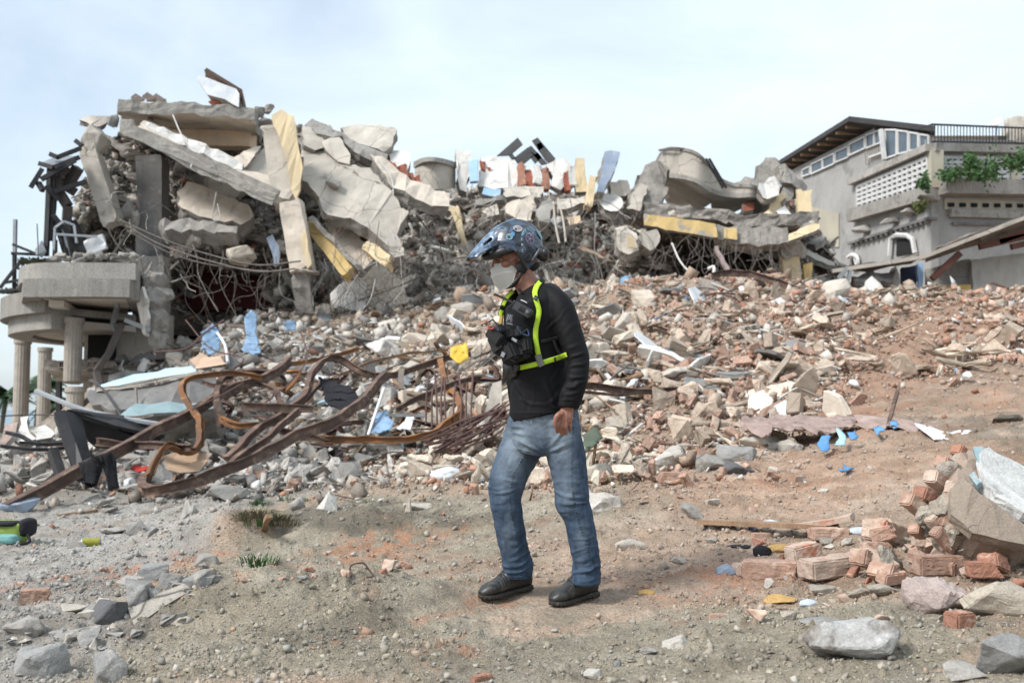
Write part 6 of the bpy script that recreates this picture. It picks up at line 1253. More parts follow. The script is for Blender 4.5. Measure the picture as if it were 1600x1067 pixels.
P_('cardboard', [(296, 562, 16.4), (312, 550, 16.8), (344, 556, 16.6), (356, 568, 16.2), (330, 572, 16), (304, 576, 16.1)], .04, mat('peach_board', (.60, .42, .30), (.52, .37, .27), 4), 'peach coloured torn board above the light blue panel', 'board', jag=.05)
for k, (a, b, w, h, m) in enumerate([(268, 575, 34, 30, cream), (222, 585, 20, 26, white), (210, 606, 14, 18, wood_g), (430, 600, 30, 36, conc_lt), (470, 590, 26, 24, conc_dk), (740, 655, 36, 46, conc_lt), (770, 650, 34, 26, conc_lt), (450, 735, 60, 22, conc), (400, 722, 26, 14, conc), (340, 790 - 4, 76, 26, conc), (210, 775, 96, 20, conc), (268, 772, 60, 16, conc_dk), (20, 760, 44, 26, conc), (60, 735, 40, 20, conc), (75, 752, 36, 22, conc_lt), (15, 800, 60, 30, bluegrey), (568, 735, 34, 26, stone_g), (545, 692 + 20, 60, 26, conc), (590, 715, 40, 22, conc), (505, 745, 30, 12, conc_dk), (455, 700 + 5, 36, 26, stone_d)]):
    rock('slab_lump', a, b, w, h, m, 'broken slab lump, %s' % ['cream and square below the knobbly lump', 'small white upright', 'small grey upright', 'grey and pale behind the short level beam', 'dark behind the S bent beam', 'pale and tall left of the man', 'pale left of the belt', 'wide and flat under the swept beam', 'low and flat by the white scrap', 'large flat and tilted on the grey road', 'long and low under the trousers', 'dark and low beside the long low one', 'square at the left edge', 'flat behind the square one', 'pale right of the square one', 'blue grey at the left edge under the long beam end', 'smooth grey by the narrow plank', 'wide under the orange beam', 'rounded under the orange beam', 'thin and dark by the plank', 'black at the beam crossing'][k], 'slab lump', seed=800 + k, boxy=.75, cuts=2)
# ------------------------------------------------------------------ stones and bricks in the foreground
def brick(px, py, wpx, lab, m=brick_m, rot=0.0, tilt=0.0, roll=0.0, L=None, seed=1, hr=.3, dr=.48, lift=0.0, d=None, broke=.0, name='brick'):
    if d is None: p, d = on(px, py)
    else: p = W(px, py, d)
    L = L or wpx * d / FPX; sx, sy, sz = L, L * dr, L * hr; bm = bmesh.new(); bmesh.ops.create_cube(bm, size=1)
    r = random.Random(seed)
    for v in bm.verts:
        v.co = Vector((v.co.x * sx, v.co.y * sy, v.co.z * sz)) * (1 + r.uniform(-.04, .04))
        if v.co.x > 0: v.co.x += r.uniform(-1, .3) * broke * sx
    bmesh.ops.bevel(bm, geom=list(bm.edges), offset=sz * .10, segments=2, affect='EDGES'); bmesh.ops.triangulate(bm, faces=bm.faces)
    for _ in range(3): bmesh.ops.subdivide_edges(bm, edges=[e for e in bm.edges if e.calc_length() > L * .09], cuts=1); bmesh.ops.triangulate(bm, faces=[f for f in bm.faces if len(f.verts) > 3])
    bm.normal_update(); P = np.array([tuple(v.co) for v in bm.verts]); a = fbm(P / L * 6 + seed, 4, .6) * L * .022; e_ = (P[:, 0] > sx * .3) * fbm(P / L * 9 + seed, 3, .6) * L * .04 * (broke > 0)
    for v, k, j in zip(bm.verts, a, e_): v.co += v.normal * float(k + j)
    bmesh.ops.rotate(bm, verts=bm.verts, matrix=Matrix.Rotation(rot, 3, 'Z') @ Matrix.Rotation(tilt, 3, 'Y') @ Matrix.Rotation(roll, 3, 'X'))
    z0 = min(v.co.z for v in bm.verts); y0 = min(v.co.y for v in bm.verts); bmesh.ops.translate(bm, verts=bm.verts, vec=(0, -y0 * .8, -z0 - .012 + lift))
    me = bpy.data.meshes.new(name); bm.to_mesh(me); bm.free(); me.materials.append(m); o = link(name, me, None, p); return tag(o, lab, 'brick')
brick(47, 945, 44, 'single orange brick half at the lower left edge', rot=.35, seed=1, hr=.5, dr=.7, broke=.2)
brick(1210, 906, 86, 'loose brick with a broken red end nearest the dirt track', rot=-.18, seed=3, broke=.15, hr=.32)
brick(1186, 900, 70, 'paler brick behind the one with the broken red end', brick_pale, rot=.3, seed=4, hr=.28)
brick(1262, 880, 56, 'thick brick piece with a cream top', brick_pale, rot=.4, seed=5, broke=.2, hr=.42, tilt=-.15)
brick(1312, 908, 100, 'long pale brick lying in front of the leaning half brick', brick_pale, rot=.28, seed=6, hr=.3, tilt=-.08)
brick(1338, 906, 28, 'small red brick wedge leaning on the long pale brick', brick_fresh, rot=.6, tilt=-.7, seed=7, broke=.4)
brick(1394, 862, 64, 'square brick standing on edge below the broken brick wall', brick_pale, rot=.6, tilt=.3, seed=8, hr=.5, dr=.7)
brick(1300, 846, 60, 'reddish brick end in the row towards the broken wall', brick_m, rot=.05, seed=9, broke=.1)
brick(1250, 864, 40, 'small brick end beyond the thick cream topped piece', brick_m, rot=.9, seed=10, broke=.2)
brick(1478, 902, 84, 'brick lying under the broken wall, left of the big tilted one', brick_m, rot=.1, seed=11, hr=.36)
brick(1535, 890, 112, 'big brick tilted down to the right in front of the broken wall', brick_m, rot=-.12, tilt=.32, seed=12, hr=.45, lift=.09)
brick(1060, 757, 52, 'clean orange brick on the dirt right of the knee', brick_m, rot=-.05, seed=13, hr=.35)
brick(1136, 744, 22, 'small orange brick next to the dark wedge stone', brick_m, rot=.6, seed=14, hr=.6)
brick(1124, 968, 28, 'tiny flat brick chip on the foreground dirt', brick_m, rot=0, seed=15, hr=.35)
brick(1508, 986, 40, 'small dark red brick lump below the grooved block', brick_fresh, rot=.4, seed=16, hr=.7, dr=.8)
brick(752, 1067, 34, 'bright orange brick tip at the bottom edge', brick_fresh, rot=.7, seed=17, hr=.5, lift=-.01)
brick(1402, 852, 30, 'red brick chip beside the square brick on edge', brick_fresh, rot=1.2, tilt=.5, seed=18, hr=.6)
brick(1192, 852 - 12, 30, 'flat brick chip by the plank', brick_m, rot=.2, seed=19)
for a in [
 (162, 976, 62, 56, stone_d, 'black pointed stone at the lower left with rust brown foot', dict(tilt=.1, boxy=.4)),
 (210, 950, 42, 44, stone_g, 'grey stone right of the black pointed one', {}), (222, 940, 26, 26, mat('rusty_stone', (.34, .17, .11), (.27, .2, .16), 5), 'rust stained stone in the row of grey stones', {}),
 (265, 922, 46, 38, stone_g, 'sharp grey triangular stone, left of the two pointed ones', dict(boxy=.1, tilt=.3)), (306, 926, 50, 40, stone_g, 'sharp grey triangular stone, right of the two pointed ones', dict(boxy=.1)),
 (232, 910, 44, 26, stone_g, 'rough grey stone behind the pointed ones', {}), (200, 920, 40, 20, conc, 'flat grey stone behind the row', {}), (330, 912, 30, 16, conc, 'small stone at the right end of the row', {}), (240, 945, 24, 18, stone_g, 'little grey stone beneath the pointed ones', {}),
 (50, 1062, 90, 62, stone_g, 'large blurred grey stone in the lower left corner', dict(boxy=.5, tilt=-.3)), (165, 1066, 60, 46, stone_g, 'grey stone near the bottom edge right of the large corner stone', {}), (110, 1000, 60, 26, conc, 'low flat rock above the corner stone', {}), (30, 995, 60, 30, conc, 'low rock at the lower left edge', {}),
 (320, 885, 44, 16, conc, 'rough grey clod on the dirt', {}), (176, 836, 44, 12, conc, 'rough clods beside the can', {}), (218, 836, 40, 22, stone_g, 'thin grey shard standing on the grey road', dict(boxy=.8, depth=.2)), (238, 838, 14, 14, stone_g, 'small stone beside the standing grey shard', {}), (115, 858, 24, 10, conc, 'flat stone left of the can', {}), (26, 868, 20, 10, conc, 'small flat stone under the backpack', {}),
 (653, 798, 40, 20, conc_lt, 'flat pale grey stone on the berm left of the man', dict(boxy=.7)), (610, 896, 28, 22, brick_pale, 'pale orange broken brick piece in the little row on the ridge', {}), (634, 890, 20, 20, brick_m, 'dark orange brick piece at the right of the little row', {}), (540, 905, 18, 16, brick_m, 'orange chip in the middle of the little row', {}), (598, 900, 14, 12, brick_fresh, 'small red chip under the pale orange piece', {}),
 (384, 918, 26, 14, brick_m, 'orange chip at the left of the little row', {}), (456, 920, 18, 12, brick_m, 'orange chip beside grey chips', {}), (470, 914, 16, 9, stone_g, 'grey chip beside orange chips', {}), (440, 912, 14, 9, brick_m, 'tiny orange chip of the little row', {}), (488, 912, 12, 9, brick_pale, 'tiny pale chip of the little row', {}), (480, 898, 18, 10, brick_fresh, 'red chip above the little row', {}),
 (936, 758, 52, 44, conc_lt, 'flat light grey slab piece standing right behind the knee', dict(boxy=.7, depth=.5)), (942, 800, 76, 38, stone_l, 'rough pale boulder at the foot of the slope right of the knee', dict(amp=.07)), (1075, 730, 70, 44, stone_l, 'large rounded beige boulder on the slope foot', dict(amp=.06)), (1035, 738, 60, 36, stone_l, 'beige boulder merging with the large rounded one', dict(amp=.06)), (1118, 736, 50, 34, conc, 'grey block right of the large rounded boulder', {}), (1158, 722, 60, 34, stone_g, 'grey wedge block with a dark side', {}), (1157, 742, 44, 24, stone_d, 'dark wedge stone tilted by the small orange brick', dict(tilt=.3)), (1190, 700, 60, 26, conc_lt, 'flat pale block under the mauve blanket', {}), (1230, 706, 50, 24, stone_l, 'pale stone right of the flat block', {}),
 (1086, 812, 36, 24, conc, 'grey shard leaning on the dirt', dict(tilt=.5, boxy=.8)), (990, 862, 48, 18, conc_lt, 'low flat pale stone right of the shoe', dict(boxy=.8)), (1064, 882, 28, 16, stone_l, 'small round brown stone', dict(boxy=.2)), (1057, 1014, 46, 30, stone_l, 'pale stone lying alone in the foreground', dict(boxy=.4)), (924, 1066, 34, 20, stone_l, 'brown round stone at the bottom edge', dict(boxy=.2)), (968, 1040, 16, 12, stone_g, 'small grey stone near the bottom edge', {}), (1010, 1026, 36, 8, conc, 'sunken flat stone near the bottom edge', {}),
 (1140, 898, 34, 20, bluegrey, 'blue grey slate shard on the dirt', dict(boxy=.7)), (1222, 944, 52, 14, foam, 'flat ochre stone on the gravel', dict(boxy=.8)),
 (1343, 1036, 126, 52, mat('marble_stone', (.50, .49, .47), (.31, .30, .285), 9, spots=(.20, .18, .16), spot_sc=7, spot_rng=(.52, .62), bump=.9, bsc=22, bdist=.012), 'large flat whitish stone in the lower right foreground', dict(boxy=.7, n=26, amp=.05, sink=.1)),
 (1400, 905, 66, 54, mortar, 'rough mortar lump between the bricks', dict(amp=.08)), (1452, 890, 50, 28, mortar, 'mortar piece beneath the broken wall', {}), (1380, 930, 60, 20, mortar, 'low crumbled mortar by the grooved block', {}), (1290, 930, 40, 16, mortar, 'flat mortar lump in the gravel', {}), (1345, 942, 30, 18, mortar, 'small mortar lump in the gravel', {}), (1290, 980, 60, 16, stone_g, 'half sunk stone by the big flat whitish stone', {}),
 (1576, 966, 110, 66, mat('beige_boulder', (.42, .37, .30), (.33, .29, .24), 3, bump=.6, bsc=20, cracks=.004, crack_sc=3), 'big smooth beige boulder at the right edge', dict(boxy=.35)), (1590, 1062, 100, 80, stone_g, 'blurred grey boulder in the lower right corner', dict(boxy=.4)), (1520, 1067, 60, 30, conc, 'grey rock at the bottom right', {}), (1385, 978, 26, 16, brick_pale, 'small pinkish stone behind the flat whitish one', {}), (1300, 850, 30, 14, mortar, 'crumb between the bricks', {}), (1580, 660, 40, 16, dirt_dk, 'dark clod on the right ridge', {})]:
    rock('stone', a[0], a[1], a[2] * 1.12, a[3] * (1.15 if a[0] < 340 else .97), a[4], a[5], 'stone', seed=900 + a[0] % 311 + a[1] % 17, **({'cuts': 4, 'n': 11, 'boxy': .7, 'depth': .8, 'sink': .22} | a[6]))
# grooved block
o = rock('grooved_block', 1480, 962, 92, 52, mat('grooved_stone', (.40, .33, .30), (.25, .2, .19), 6, bump=.7), 'brownish block with close grooves in the lower right', 'stone', seed=951, cuts=5, boxy=.8)
for v in o.data.vertices: v.co.y += 0; v.co.z += .006 * math.sin(v.co.x * 260) * (v.co.z > .03)
# flat slate on the ridge
P_('slate', [tuple(on(a, b, c)[0]) for a, b, c in ((200, 972, .03), (250, 948, .035), (328, 908, .03), (334, 912, .01), (300, 930, 0), (255, 960, 0), (210, 984, 0))], .02, conc_lt, 'long thin pale slate lying along the foreground ridge', 'slate', ext='down', jag=.006, step=.05, raw=True)
# fallen brick wall at the right
bw = empty('broken_brick_wall', W(1530, 850, 4.6)); tag(bw, 'toppled corner of brick wall with white and blue plaster on its upper face, lower right', 'wall fragment')
def bwp(nm, pts, t, m, ext='back', jag=.02, edge=None, step=.05): part(nm, plate_bm(pts, t, ext, jag, step, 7), [edge or m, m], bw)
bwp('masonry', [(1486, 750, 4.7), (1512, 704, 5.0), (1540, 700, 5.0), (1600, 738, 4.9), (1690, 800, 4.8), (1690, 852, 4.5), (1600, 828, 4.45), (1562, 840, 4.45), (1500, 800, 4.5)], .25, mat('masonry_side', (.42, .33, .26), (.33, .26, .21), 6, spots=(.42, .19, .12), spot_sc=5, bump=.8, bsc=30, bdist=.02), edge=brick_pale)
bwp('white_plaster', [(1535, 702, 4.78), (1545, 698, 4.85), (1600, 728, 4.8), (1690, 790, 4.7), (1690, 830, 4.4), (1600, 800, 4.42), (1556, 775, 4.5), (1536, 752, 4.58)], .05, mat('scraped_plaster', (.60, .60, .58), (.46, .46, .45), 7, spots=(.34, .33, .32), spot_sc=9, bump=.7, bsc=30), jag=.008)
bwp('brown_plaster', [(1486, 763, 4.52), (1501, 745, 4.54), (1519, 758, 4.48), (1599, 818, 4.38), (1690, 862, 4.3), (1600, 850, 4.3), (1563, 843, 4.32), (1519, 832, 4.36), (1486, 803, 4.44)], .06, mat('brown_plaster', (.29, .24, .19), (.22, .18, .145), 6, bump=.6, cracks=.004, crack_sc=4), jag=.008)
bwp('blue_plaster', [(1520, 698, 4.86), (1536, 697, 4.84), (1538, 722, 4.72), (1530, 724, 4.72), (1524, 712, 4.78)], .03, mat('teal_paint', (.24, .38, .42), (.3, .36, .37), 9, spots=(.42, .4, .37), spot_sc=12), jag=.008)
bwp('blue_plaster', [(1514, 742, 4.62), (1522, 736, 4.62), (1532, 752, 4.56), (1526, 758, 4.54)], .03, MATS['teal_paint'], jag=.006)
def bwbrick(px, py, w, d, rot, tilt, seed, m=brick_m, hr=.42, L=None):
    o = brick(px, py, w, None, m, rot, tilt, seed=seed, hr=hr, d=d, broke=.15)
    for k in ('category',):
        if k in o: del o[k]
    reparent(o, bw)
for a in [(1460, 800, 54, 4.72, .5, .5, 31), (1440, 812, 52, 4.7, .4, .55, 32), (1475, 770, 50, 4.8, .6, .45, 33), (1490, 745, 44, 4.9, .5, .5, 34), (1512, 728, 40, 5.0, .5, .6, 35), (1505, 830, 44, 4.6, .4, .9, 36), (1470, 840, 40, 4.62, .3, .9, 37), (1440, 842, 36, 4.7, .8, .4, 38), (1535, 845, 60, 4.55, .1, .5, 39), (1480, 862, 44, 4.55, .2, .8, 40), (1508, 790, 50, 4.66, .6, .5, 41)]: bwbrick(*a[:6], a[6], m=[brick_m, brick_pale, brick_m, brick_fresh][a[6] % 4])
for k, a in enumerate([(1455, 820, 40, 30, 4.66), (1490, 812, 50, 40, 4.6), (1470, 860, 50, 30, 4.6), (1510, 852, 60, 30, 4.5)]): o = rock('mortar', a[0], a[1], a[2], a[3], mortar, None, seed=970 + k, d=a[4], cuts=3, amp=.08); reparent(o, bw)
# grass on the berm
for k, (a, b, r__, h, n, m) in enumerate([(398, 806, .15, .09, 260, dry), (430, 810, .14, .08, 200, dry), (402, 826, .10, .08, 90, leaf), (386, 814, .12, .09, 160, dry), (405, 790, .12, .08, 80, leaf), (448, 822, .14, .10, 120, dry), (470, 786, .12, .06, 70, leaf), (405, 888, .10, .06, 60, leaf), (445, 784, .06, .12, 20, leaf), (575, 788, .05, .1, 24, leaf)]):
    grass_clump('grass_clump', on(a, b)[0], r__, h, n, m, ['dry tuft at the left end of the berm', 'dry tuft right of the leftmost one on the berm', 'green tuft hanging down the berm', 'dense dry tuft at the edge of the grey road', 'short green tuft on top of the berm', 'brown tuft near the upright plank end', 'low green tuft behind the berm', 'small green tuft on the dirt below the berm', 'thin weed behind the berm', 'thin weed right of the berm'][k], 'grass tuft', .7, .004)
# small wires in the foreground
q = MB(); a = on(548, 905)[0]; q.tube([a, a + Vector((.0, 0, .05)), a + Vector((.05, .02, .06)), a + Vector((.08, .02, .03)), a + Vector((.1, 0, .005)), a + Vector((.07, 0, .0))], .004, 5); tag(q.obj('wire_loop', rebar_m), 'small rusty wire loop on the foreground ridge', 'wire')
# rebar bundle left of the man
for k in range(34):
    a0 = 664 + rng.uniform(-8, 60); b0 = 700 + rng.uniform(-14, 14); a1 = 780 + rng.uniform(-8, 26); b1 = 640 + rng.uniform(-12, 44)
    q = MB(); d0, d1 = 11.6 + rng.uniform(-.3, .3), 12.3 + rng.uniform(-.3, .3); m_ = ((a0 + a1) / 2 + rng.uniform(-8, 8), (b0 + b1) / 2 + rng.uniform(-8, 8))
    q.tube([W(a0, b0, d0), W(*m_, (d0 + d1) / 2), W(a1, b1, d1)], .011, 5); tag(q.obj('reinforcing_bar', rebar_m), 'rusty reinforcing bar in the bundle left of the man', 'steel bar', 'bar bundle left of the man')
for k in range(9):
    a0 = 664 + k * 9 + rng.uniform(-3, 3); q = MB(); q.tube([W(a0, 662 + rng.uniform(-4, 8), 12.6), W(a0 + rng.uniform(-4, 4), 620, 12.8), W(a0 + rng.uniform(-6, 6), 578 + rng.uniform(0, 24), 13)], .013, 5); tag(q.obj('upright_bar', rebar_m), 'upright rusty bar standing behind the orange curled beam', 'steel bar', 'upright bars behind the curled beam')
# loose wires and hanging bars over the ruin
wk = 0
WC = [0]; WREST = MB()
def wire(p3, r__, m, lab, grp, nm='hanging_wire'):
    if nm == 'hanging_wire':
        WC[0] += 1
        if WC[0] > 285: WREST.tube(p3, r__, 4); return
    q = MB(); q.tube(p3, r__, 4); tag(q.obj(nm, m), lab, 'wire', grp)
def wander(px, py, d, L, down=.7, n=5, wob=.5, seed=0):
    r = random.Random(seed); p = W(px, py, d); out = [p.copy()]; dirv = Vector((r.gauss(0, .5), r.gauss(0, .2) - .2, -down)).normalized()
    for _ in range(n): dirv = (dirv + Vector((r.gauss(0, wob), r.gauss(0, wob * .4), r.gauss(0, wob) - .1))).normalized(); p = p + dirv * L / n; out.append(p.copy())
    return out
zones_w = [(150, 260, 290, 440, 40, 22.8, 'bars spilling at the left of the ruin', 'thin bent bar spilling out left of the dark column'), (265, 440, 380, 430, 40, 22.6, 'wires over the dark red opening', 'dusty wire dangling over the dark red opening'), (500, 640, 340, 440, 55, 22.2, 'bars under the huge slab', 'bent bar dangling under the ragged foot of the huge slab'),
           (640, 780, 310, 470, 85, 24.6, 'wire curtain in the middle', 'dusty wire in the tangled curtain left of the helmet'), (780, 1000, 330, 450, 60, 25.4, 'wires behind the helmet', 'dusty wire on the debris behind the helmet'), (1010, 1230, 360, 400, 60, 26.2, 'wires under the sagging floor', 'grey wire hanging from the sagging yellow edged floor'), (520, 640, 440, 490, 60, 22.8, 'wire nest at the foot', 'thin bar in the nest at the foot of the ruin')]
for x0, x1, y0, y1, n_, dd_, grp, lab in zones_w:
    for k in range(n_):
        wk += 1; x_ = rng.uniform(x0, x1); y_ = rng.uniform(y0, y1)
        wire(wander(x_, y_, dd_ + rng.uniform(-.4, .5), rng.uniform(.4, 1.9), 1.3 if 'hang' in lab or 'dang' in lab else .5, 5, .38, wk), rng.uniform(.004, .008), [wire_m, rebar_m, wire_m, wire_w][int(rng.integers(0, 4)) if rng.uniform() < .5 else 0], lab, grp)
# long cables
for pts, r__, m, lab in [
 ([(190, 345, 22.4), (250, 372, 22.2), (320, 396, 22), (400, 414, 21.8), (470, 408, 21.8)], .018, wire_m, 'long cable sagging across the dark red opening, uppermost'),
 ([(196, 352, 22.4), (250, 382, 22.2), (320, 406, 22), (400, 424, 21.8), (460, 420, 21.8)], .018, wire_m, 'long cable sagging across the dark red opening, second'),
 ([(198, 360, 22.4), (262, 394, 22.2), (330, 414, 22), (440, 426, 21.8)], .015, wire_m, 'long cable sagging across the dark red opening, lowest of three'),
 ([(270, 180, 23), (284, 212, 22.8), (302, 240, 22.7), (298, 262, 22.6)], .02, wire_w, 'white cord hanging over the rim of the long sloping slab'),
 ([(590, 248, 24.0), (612, 280, 23.8), (614, 326, 23.4)], .02, wire_w, 'white cord hanging over the right of the huge slab'),
 ([(338, 300, 22.8), (332, 340, 22.8), (344, 342, 22.7), (340, 318, 22.7)], .012, wire_w, 'white cord loop on the beige slab piece'),
 ([(865, 315, 25), (868, 350, 24.8), (874, 380, 24.6)], .03, conc_lt, 'pale twisted bar left of two hanging right of the helmet'),
 ([(872, 310, 25), (880, 345, 24.8), (884, 378, 24.6)], .03, conc_lt, 'pale twisted bar right of two hanging right of the helmet'),
 ([(1050, 380, 26), (1064, 410, 25.6), (1092, 440, 25)], .03, wire_w, 'pale hanging strip in the dark opening under the sagging floor'),
 ([(650, 336, 24.4), (690, 390, 24), (694, 440, 23.6), (668, 470, 23.2)], .02, wire_m, 'long cable looping down through the wire curtain'),
 ([(560, 470, 22.6), (640, 440, 23), (700, 408, 23.4), (740, 400, 23.6)], .02, wire_m, 'long cable rising to the right through the wire curtain'),
 ([(1106, 420, 22), (1116, 418, 22), (1114, 436, 21.6)], .04, wire_w, 'white bent pipe stub at the top of the right slope'),
 ([(340, 520, 18.6), (352, 540, 18.2), (356, 566, 17.6)], .03, pl_white, 'white bent pipe among the blue cloths'),
 ([(380, 598, 13.4), (348, 616, 13), (300, 640, 12.6)], .012, rebar_m, 'thin rod crossing the brown beam loop'),
 ([(150, 596, 15), (170, 620, 14.6), (196, 660, 14)], .02, steel_b, 'black rod bent over the thick dark slab'),
 ([(212, 606, 14.6), (216, 650, 14.2), (226, 664, 13.8)], .02, wood_g, 'thin curved rod standing over the teal sheet'),
 ([(240, 550, 17.5), (290, 545, 17), (320, 520, 17.6), (350, 500, 18)], .016, rebar_m, 'thin dark rod arching over the slope below the knobbly lump'),
 ([(290, 500, 18.4), (330, 545, 17.6), (380, 560, 17), (350, 590, 16.4)], .014, rebar_m, 'thin loop of rod beside the blue cloth'),
 ([(400, 640, 13), (450, 600, 13.6), (480, 560, 14.6), (470, 520, 15.6)], .012, rebar_m, 'thin rod rising out of the beam tangle'),
 ([(740, 560, 14), (780, 545, 14.2), (800, 560, 14)], .012, steel_b, 'black wire across the yellow plastic sheet'),
 ([(690, 600, 13.4), (760, 560, 14), (790, 590, 13.6)], .012, wire_m, 'thin wire loop above the bar bundle'),
 ([(840, 560, 13.4), (880, 580, 13.2), (960, 640, 11.6)], .012, wood, 'thin brown twig behind the elbow'),
 ([(0, 650, 24), (60, 648, 24), (160, 652, 20)], .015, steel_b, 'thin black cable stretched between the terrace columns'),
 ([(60, 400, 22), (58, 350, 22.2)], .012, steel_b, 'thin black bar on the balcony')]:
    wire([W(*p) for p in pts], r__, m, lab, None, 'cable')

# scrap among the beams
sc_m = [pl_white, steel_g, wood, mat('brown_tin', (.16, .10, .07), (.11, .075, .06), 5), conc_lt, ltblue, cloth_blk, MATS['cardboard']]
for k in range(70):
    a, b = rng.uniform(230, 770), rng.uniform(575, 725); p, d = on(a, b); d = d - rng.uniform(.1, .7); w, h = rng.uniform(7, 26), rng.uniform(5, 16); an = rng.uniform(0, 6.28); pts = []
    for q in range(5): t = an + q * 1.257 + rng.uniform(-.3, .3); pts.append((a + w * math.cos(t) * .6, b + h * math.sin(t) * .6, d + rng.uniform(-.15, .15)))
    tag(obj_bm('scrap_sheet', plate_bm(pts, .02, 'back', .03, .12, k), [sc_m[k % 8]] * 2), 'small bent scrap of sheet or board lying among the rusted beams', 'scrap', 'scrap among the rusted beams')
for k in range(80):
    a, b = rng.uniform(220, 800), rng.uniform(560, 720); p, d = on(a, b); d -= rng.uniform(.1, .8); an = rng.uniform(-.6, .9); L = rng.uniform(15, 60); c, s_ = math.cos(an) * L, -math.sin(an) * L
    wire([W(a - c, b - s_, d), W(a + rng.uniform(-6, 6), b + rng.uniform(-9, 3), d - .1), W(a + c, b + s_, d + rng.uniform(-.2, .2))], rng.uniform(.005, .012), [rebar_m, wire_m, steel_b, rebar_m][k % 4], 'thin bent rod lying among the rusted beams', 'rods among the rusted beams', 'bent_rod')
for k in range(60):
    a, b = rng.uniform(820, 1300), rng.uniform(440, 640); p, d = on(a, b); an = rng.uniform(-.8, .8); L = rng.uniform(12, 45); c, s_ = math.cos(an) * L, -math.sin(an) * L
    wire([W(a - c, b - s_, d - .1), W(a + rng.uniform(-6, 6), b - rng.uniform(2, 10), d - .2), W(a + c, b + s_, d - .1)], rng.uniform(.008, .022), [rebar_m, wire_m, wire_w, wood_g][k % 4], 'thin bent rod lying on the brick slope behind the man', 'rods on the brick slope', 'bent_rod')
# mortar behind the toppled bricks
for k, a in enumerate([(1462, 835, 60, 44, 4.72), (1492, 790, 60, 50, 4.85), (1512, 760, 50, 50, 4.95), (1500, 860, 70, 50, 4.6)]): o = rock('mortar', a[0], a[1], a[2], a[3], mortar, None, seed=990 + k, d=a[4], cuts=3, amp=.08); reparent(o, bw)

# loose small pieces: brick litter round the toppled wall, grey litter lower left
for k in range(46):
    a, b = rng.uniform(1180, 1600), rng.uniform(835, 985); b = max(b, 840 + (1600 - a) * .05); w = rng.uniform(9, 30)
    rock('brick_fragment', a, b, w, w * rng.uniform(.35, .8), [brick_m, mortar, brick_pale, mortar, brick_fresh, stone_l][k % 6], 'small brick or mortar fragment lying round the toppled brick wall', 'brick fragment', 'litter round the toppled wall', seed=1200 + k, cuts=1, n=9, boxy=.8, rot=k * .7, depth=.8)
for k in range(60):
    a = rng.uniform(0, 340); b = 1055 - a * .35 + rng.uniform(-55, 20); w = rng.uniform(10, 44)
    rock('stone_fragment', a, b, w, w * rng.uniform(.25, .6), [stone_g, conc, stone_g, conc_lt][k % 4], 'flat grey stone fragment in the litter at the lower left', 'stone', 'grey litter at the lower left', seed=1300 + k, cuts=2, n=9, boxy=.8, rot=k * .7, tilt=rng.uniform(-.3, .3), depth=.8, sink=.25)
for k in range(40):
    a, b = rng.uniform(960, 1300), rng.uniform(690, 860); w = rng.uniform(7, 22)
    rock('stone_fragment', a, b, w, w * rng.uniform(.35, .7), [brick_m, stone_l, brick_pale, conc][k % 4], 'small stone or brick piece on the bare dirt right of the man', 'stone', 'litter right of the man', seed=1400 + k, cuts=1, n=9, boxy=.8, rot=k * .7)

for k in range(30):
    a, b = rng.uniform(270, 720), rng.uniform(580, 690); p, d = on(a, b); d -= rng.uniform(.3, .9); pts = []; an = rng.uniform(-.5, 1.2)
    for q in range(5): pts.append((a + math.cos(an) * q * rng.uniform(14, 26), b - math.sin(an) * q * rng.uniform(6, 16) + rng.uniform(-10, 10), d + rng.uniform(-.2, .2))); an += rng.uniform(-.6, .6)
    beam('steel_strip', pts, .06, .07, [rust, rust_o, rebar_m][k % 3], 'thin bent steel strip tangled among the big rusted beams', 'steel strip', ch=True, t=.008, group='thin strips in the tangle')
for k in range(70):
    a, b = rng.uniform(640, 1000), rng.uniform(300, 430); wire(wander(a, b, 25 + rng.uniform(-.5, 1.2), rng.uniform(.4, 1.6), 1.2, 5, .35, 900 + k), rng.uniform(.006, .012), [wire_m, rebar_m, wire_w][k % 3 if k % 5 == 0 else k % 2], 'thin bar hanging in the dusty debris of the middle crest', 'bars in the middle debris')
tag(WREST.obj('tangled_wire', wire_m), kind='stuff')

for k in range(26):
    t = rng.uniform(0, 1); a = 1600 - 230 * t + rng.uniform(-20, 20); b = 800 + 110 * rng.uniform(.2, 1) + 22 * t; brick(a, b, rng.uniform(26, 58), 'dusty broken brick in the heap below the toppled wall', [brick_m, brick_pale, brick_m, brick_fresh][k % 4], rng.uniform(-1.2, 1.2), rng.uniform(-.6, .6), rng.uniform(-.4, .4), seed=60 + k, hr=rng.uniform(.35, .6), dr=rng.uniform(.45, .8), broke=.35, lift=rng.uniform(0, .05))['group'] = 'bricks heaped below the toppled wall'
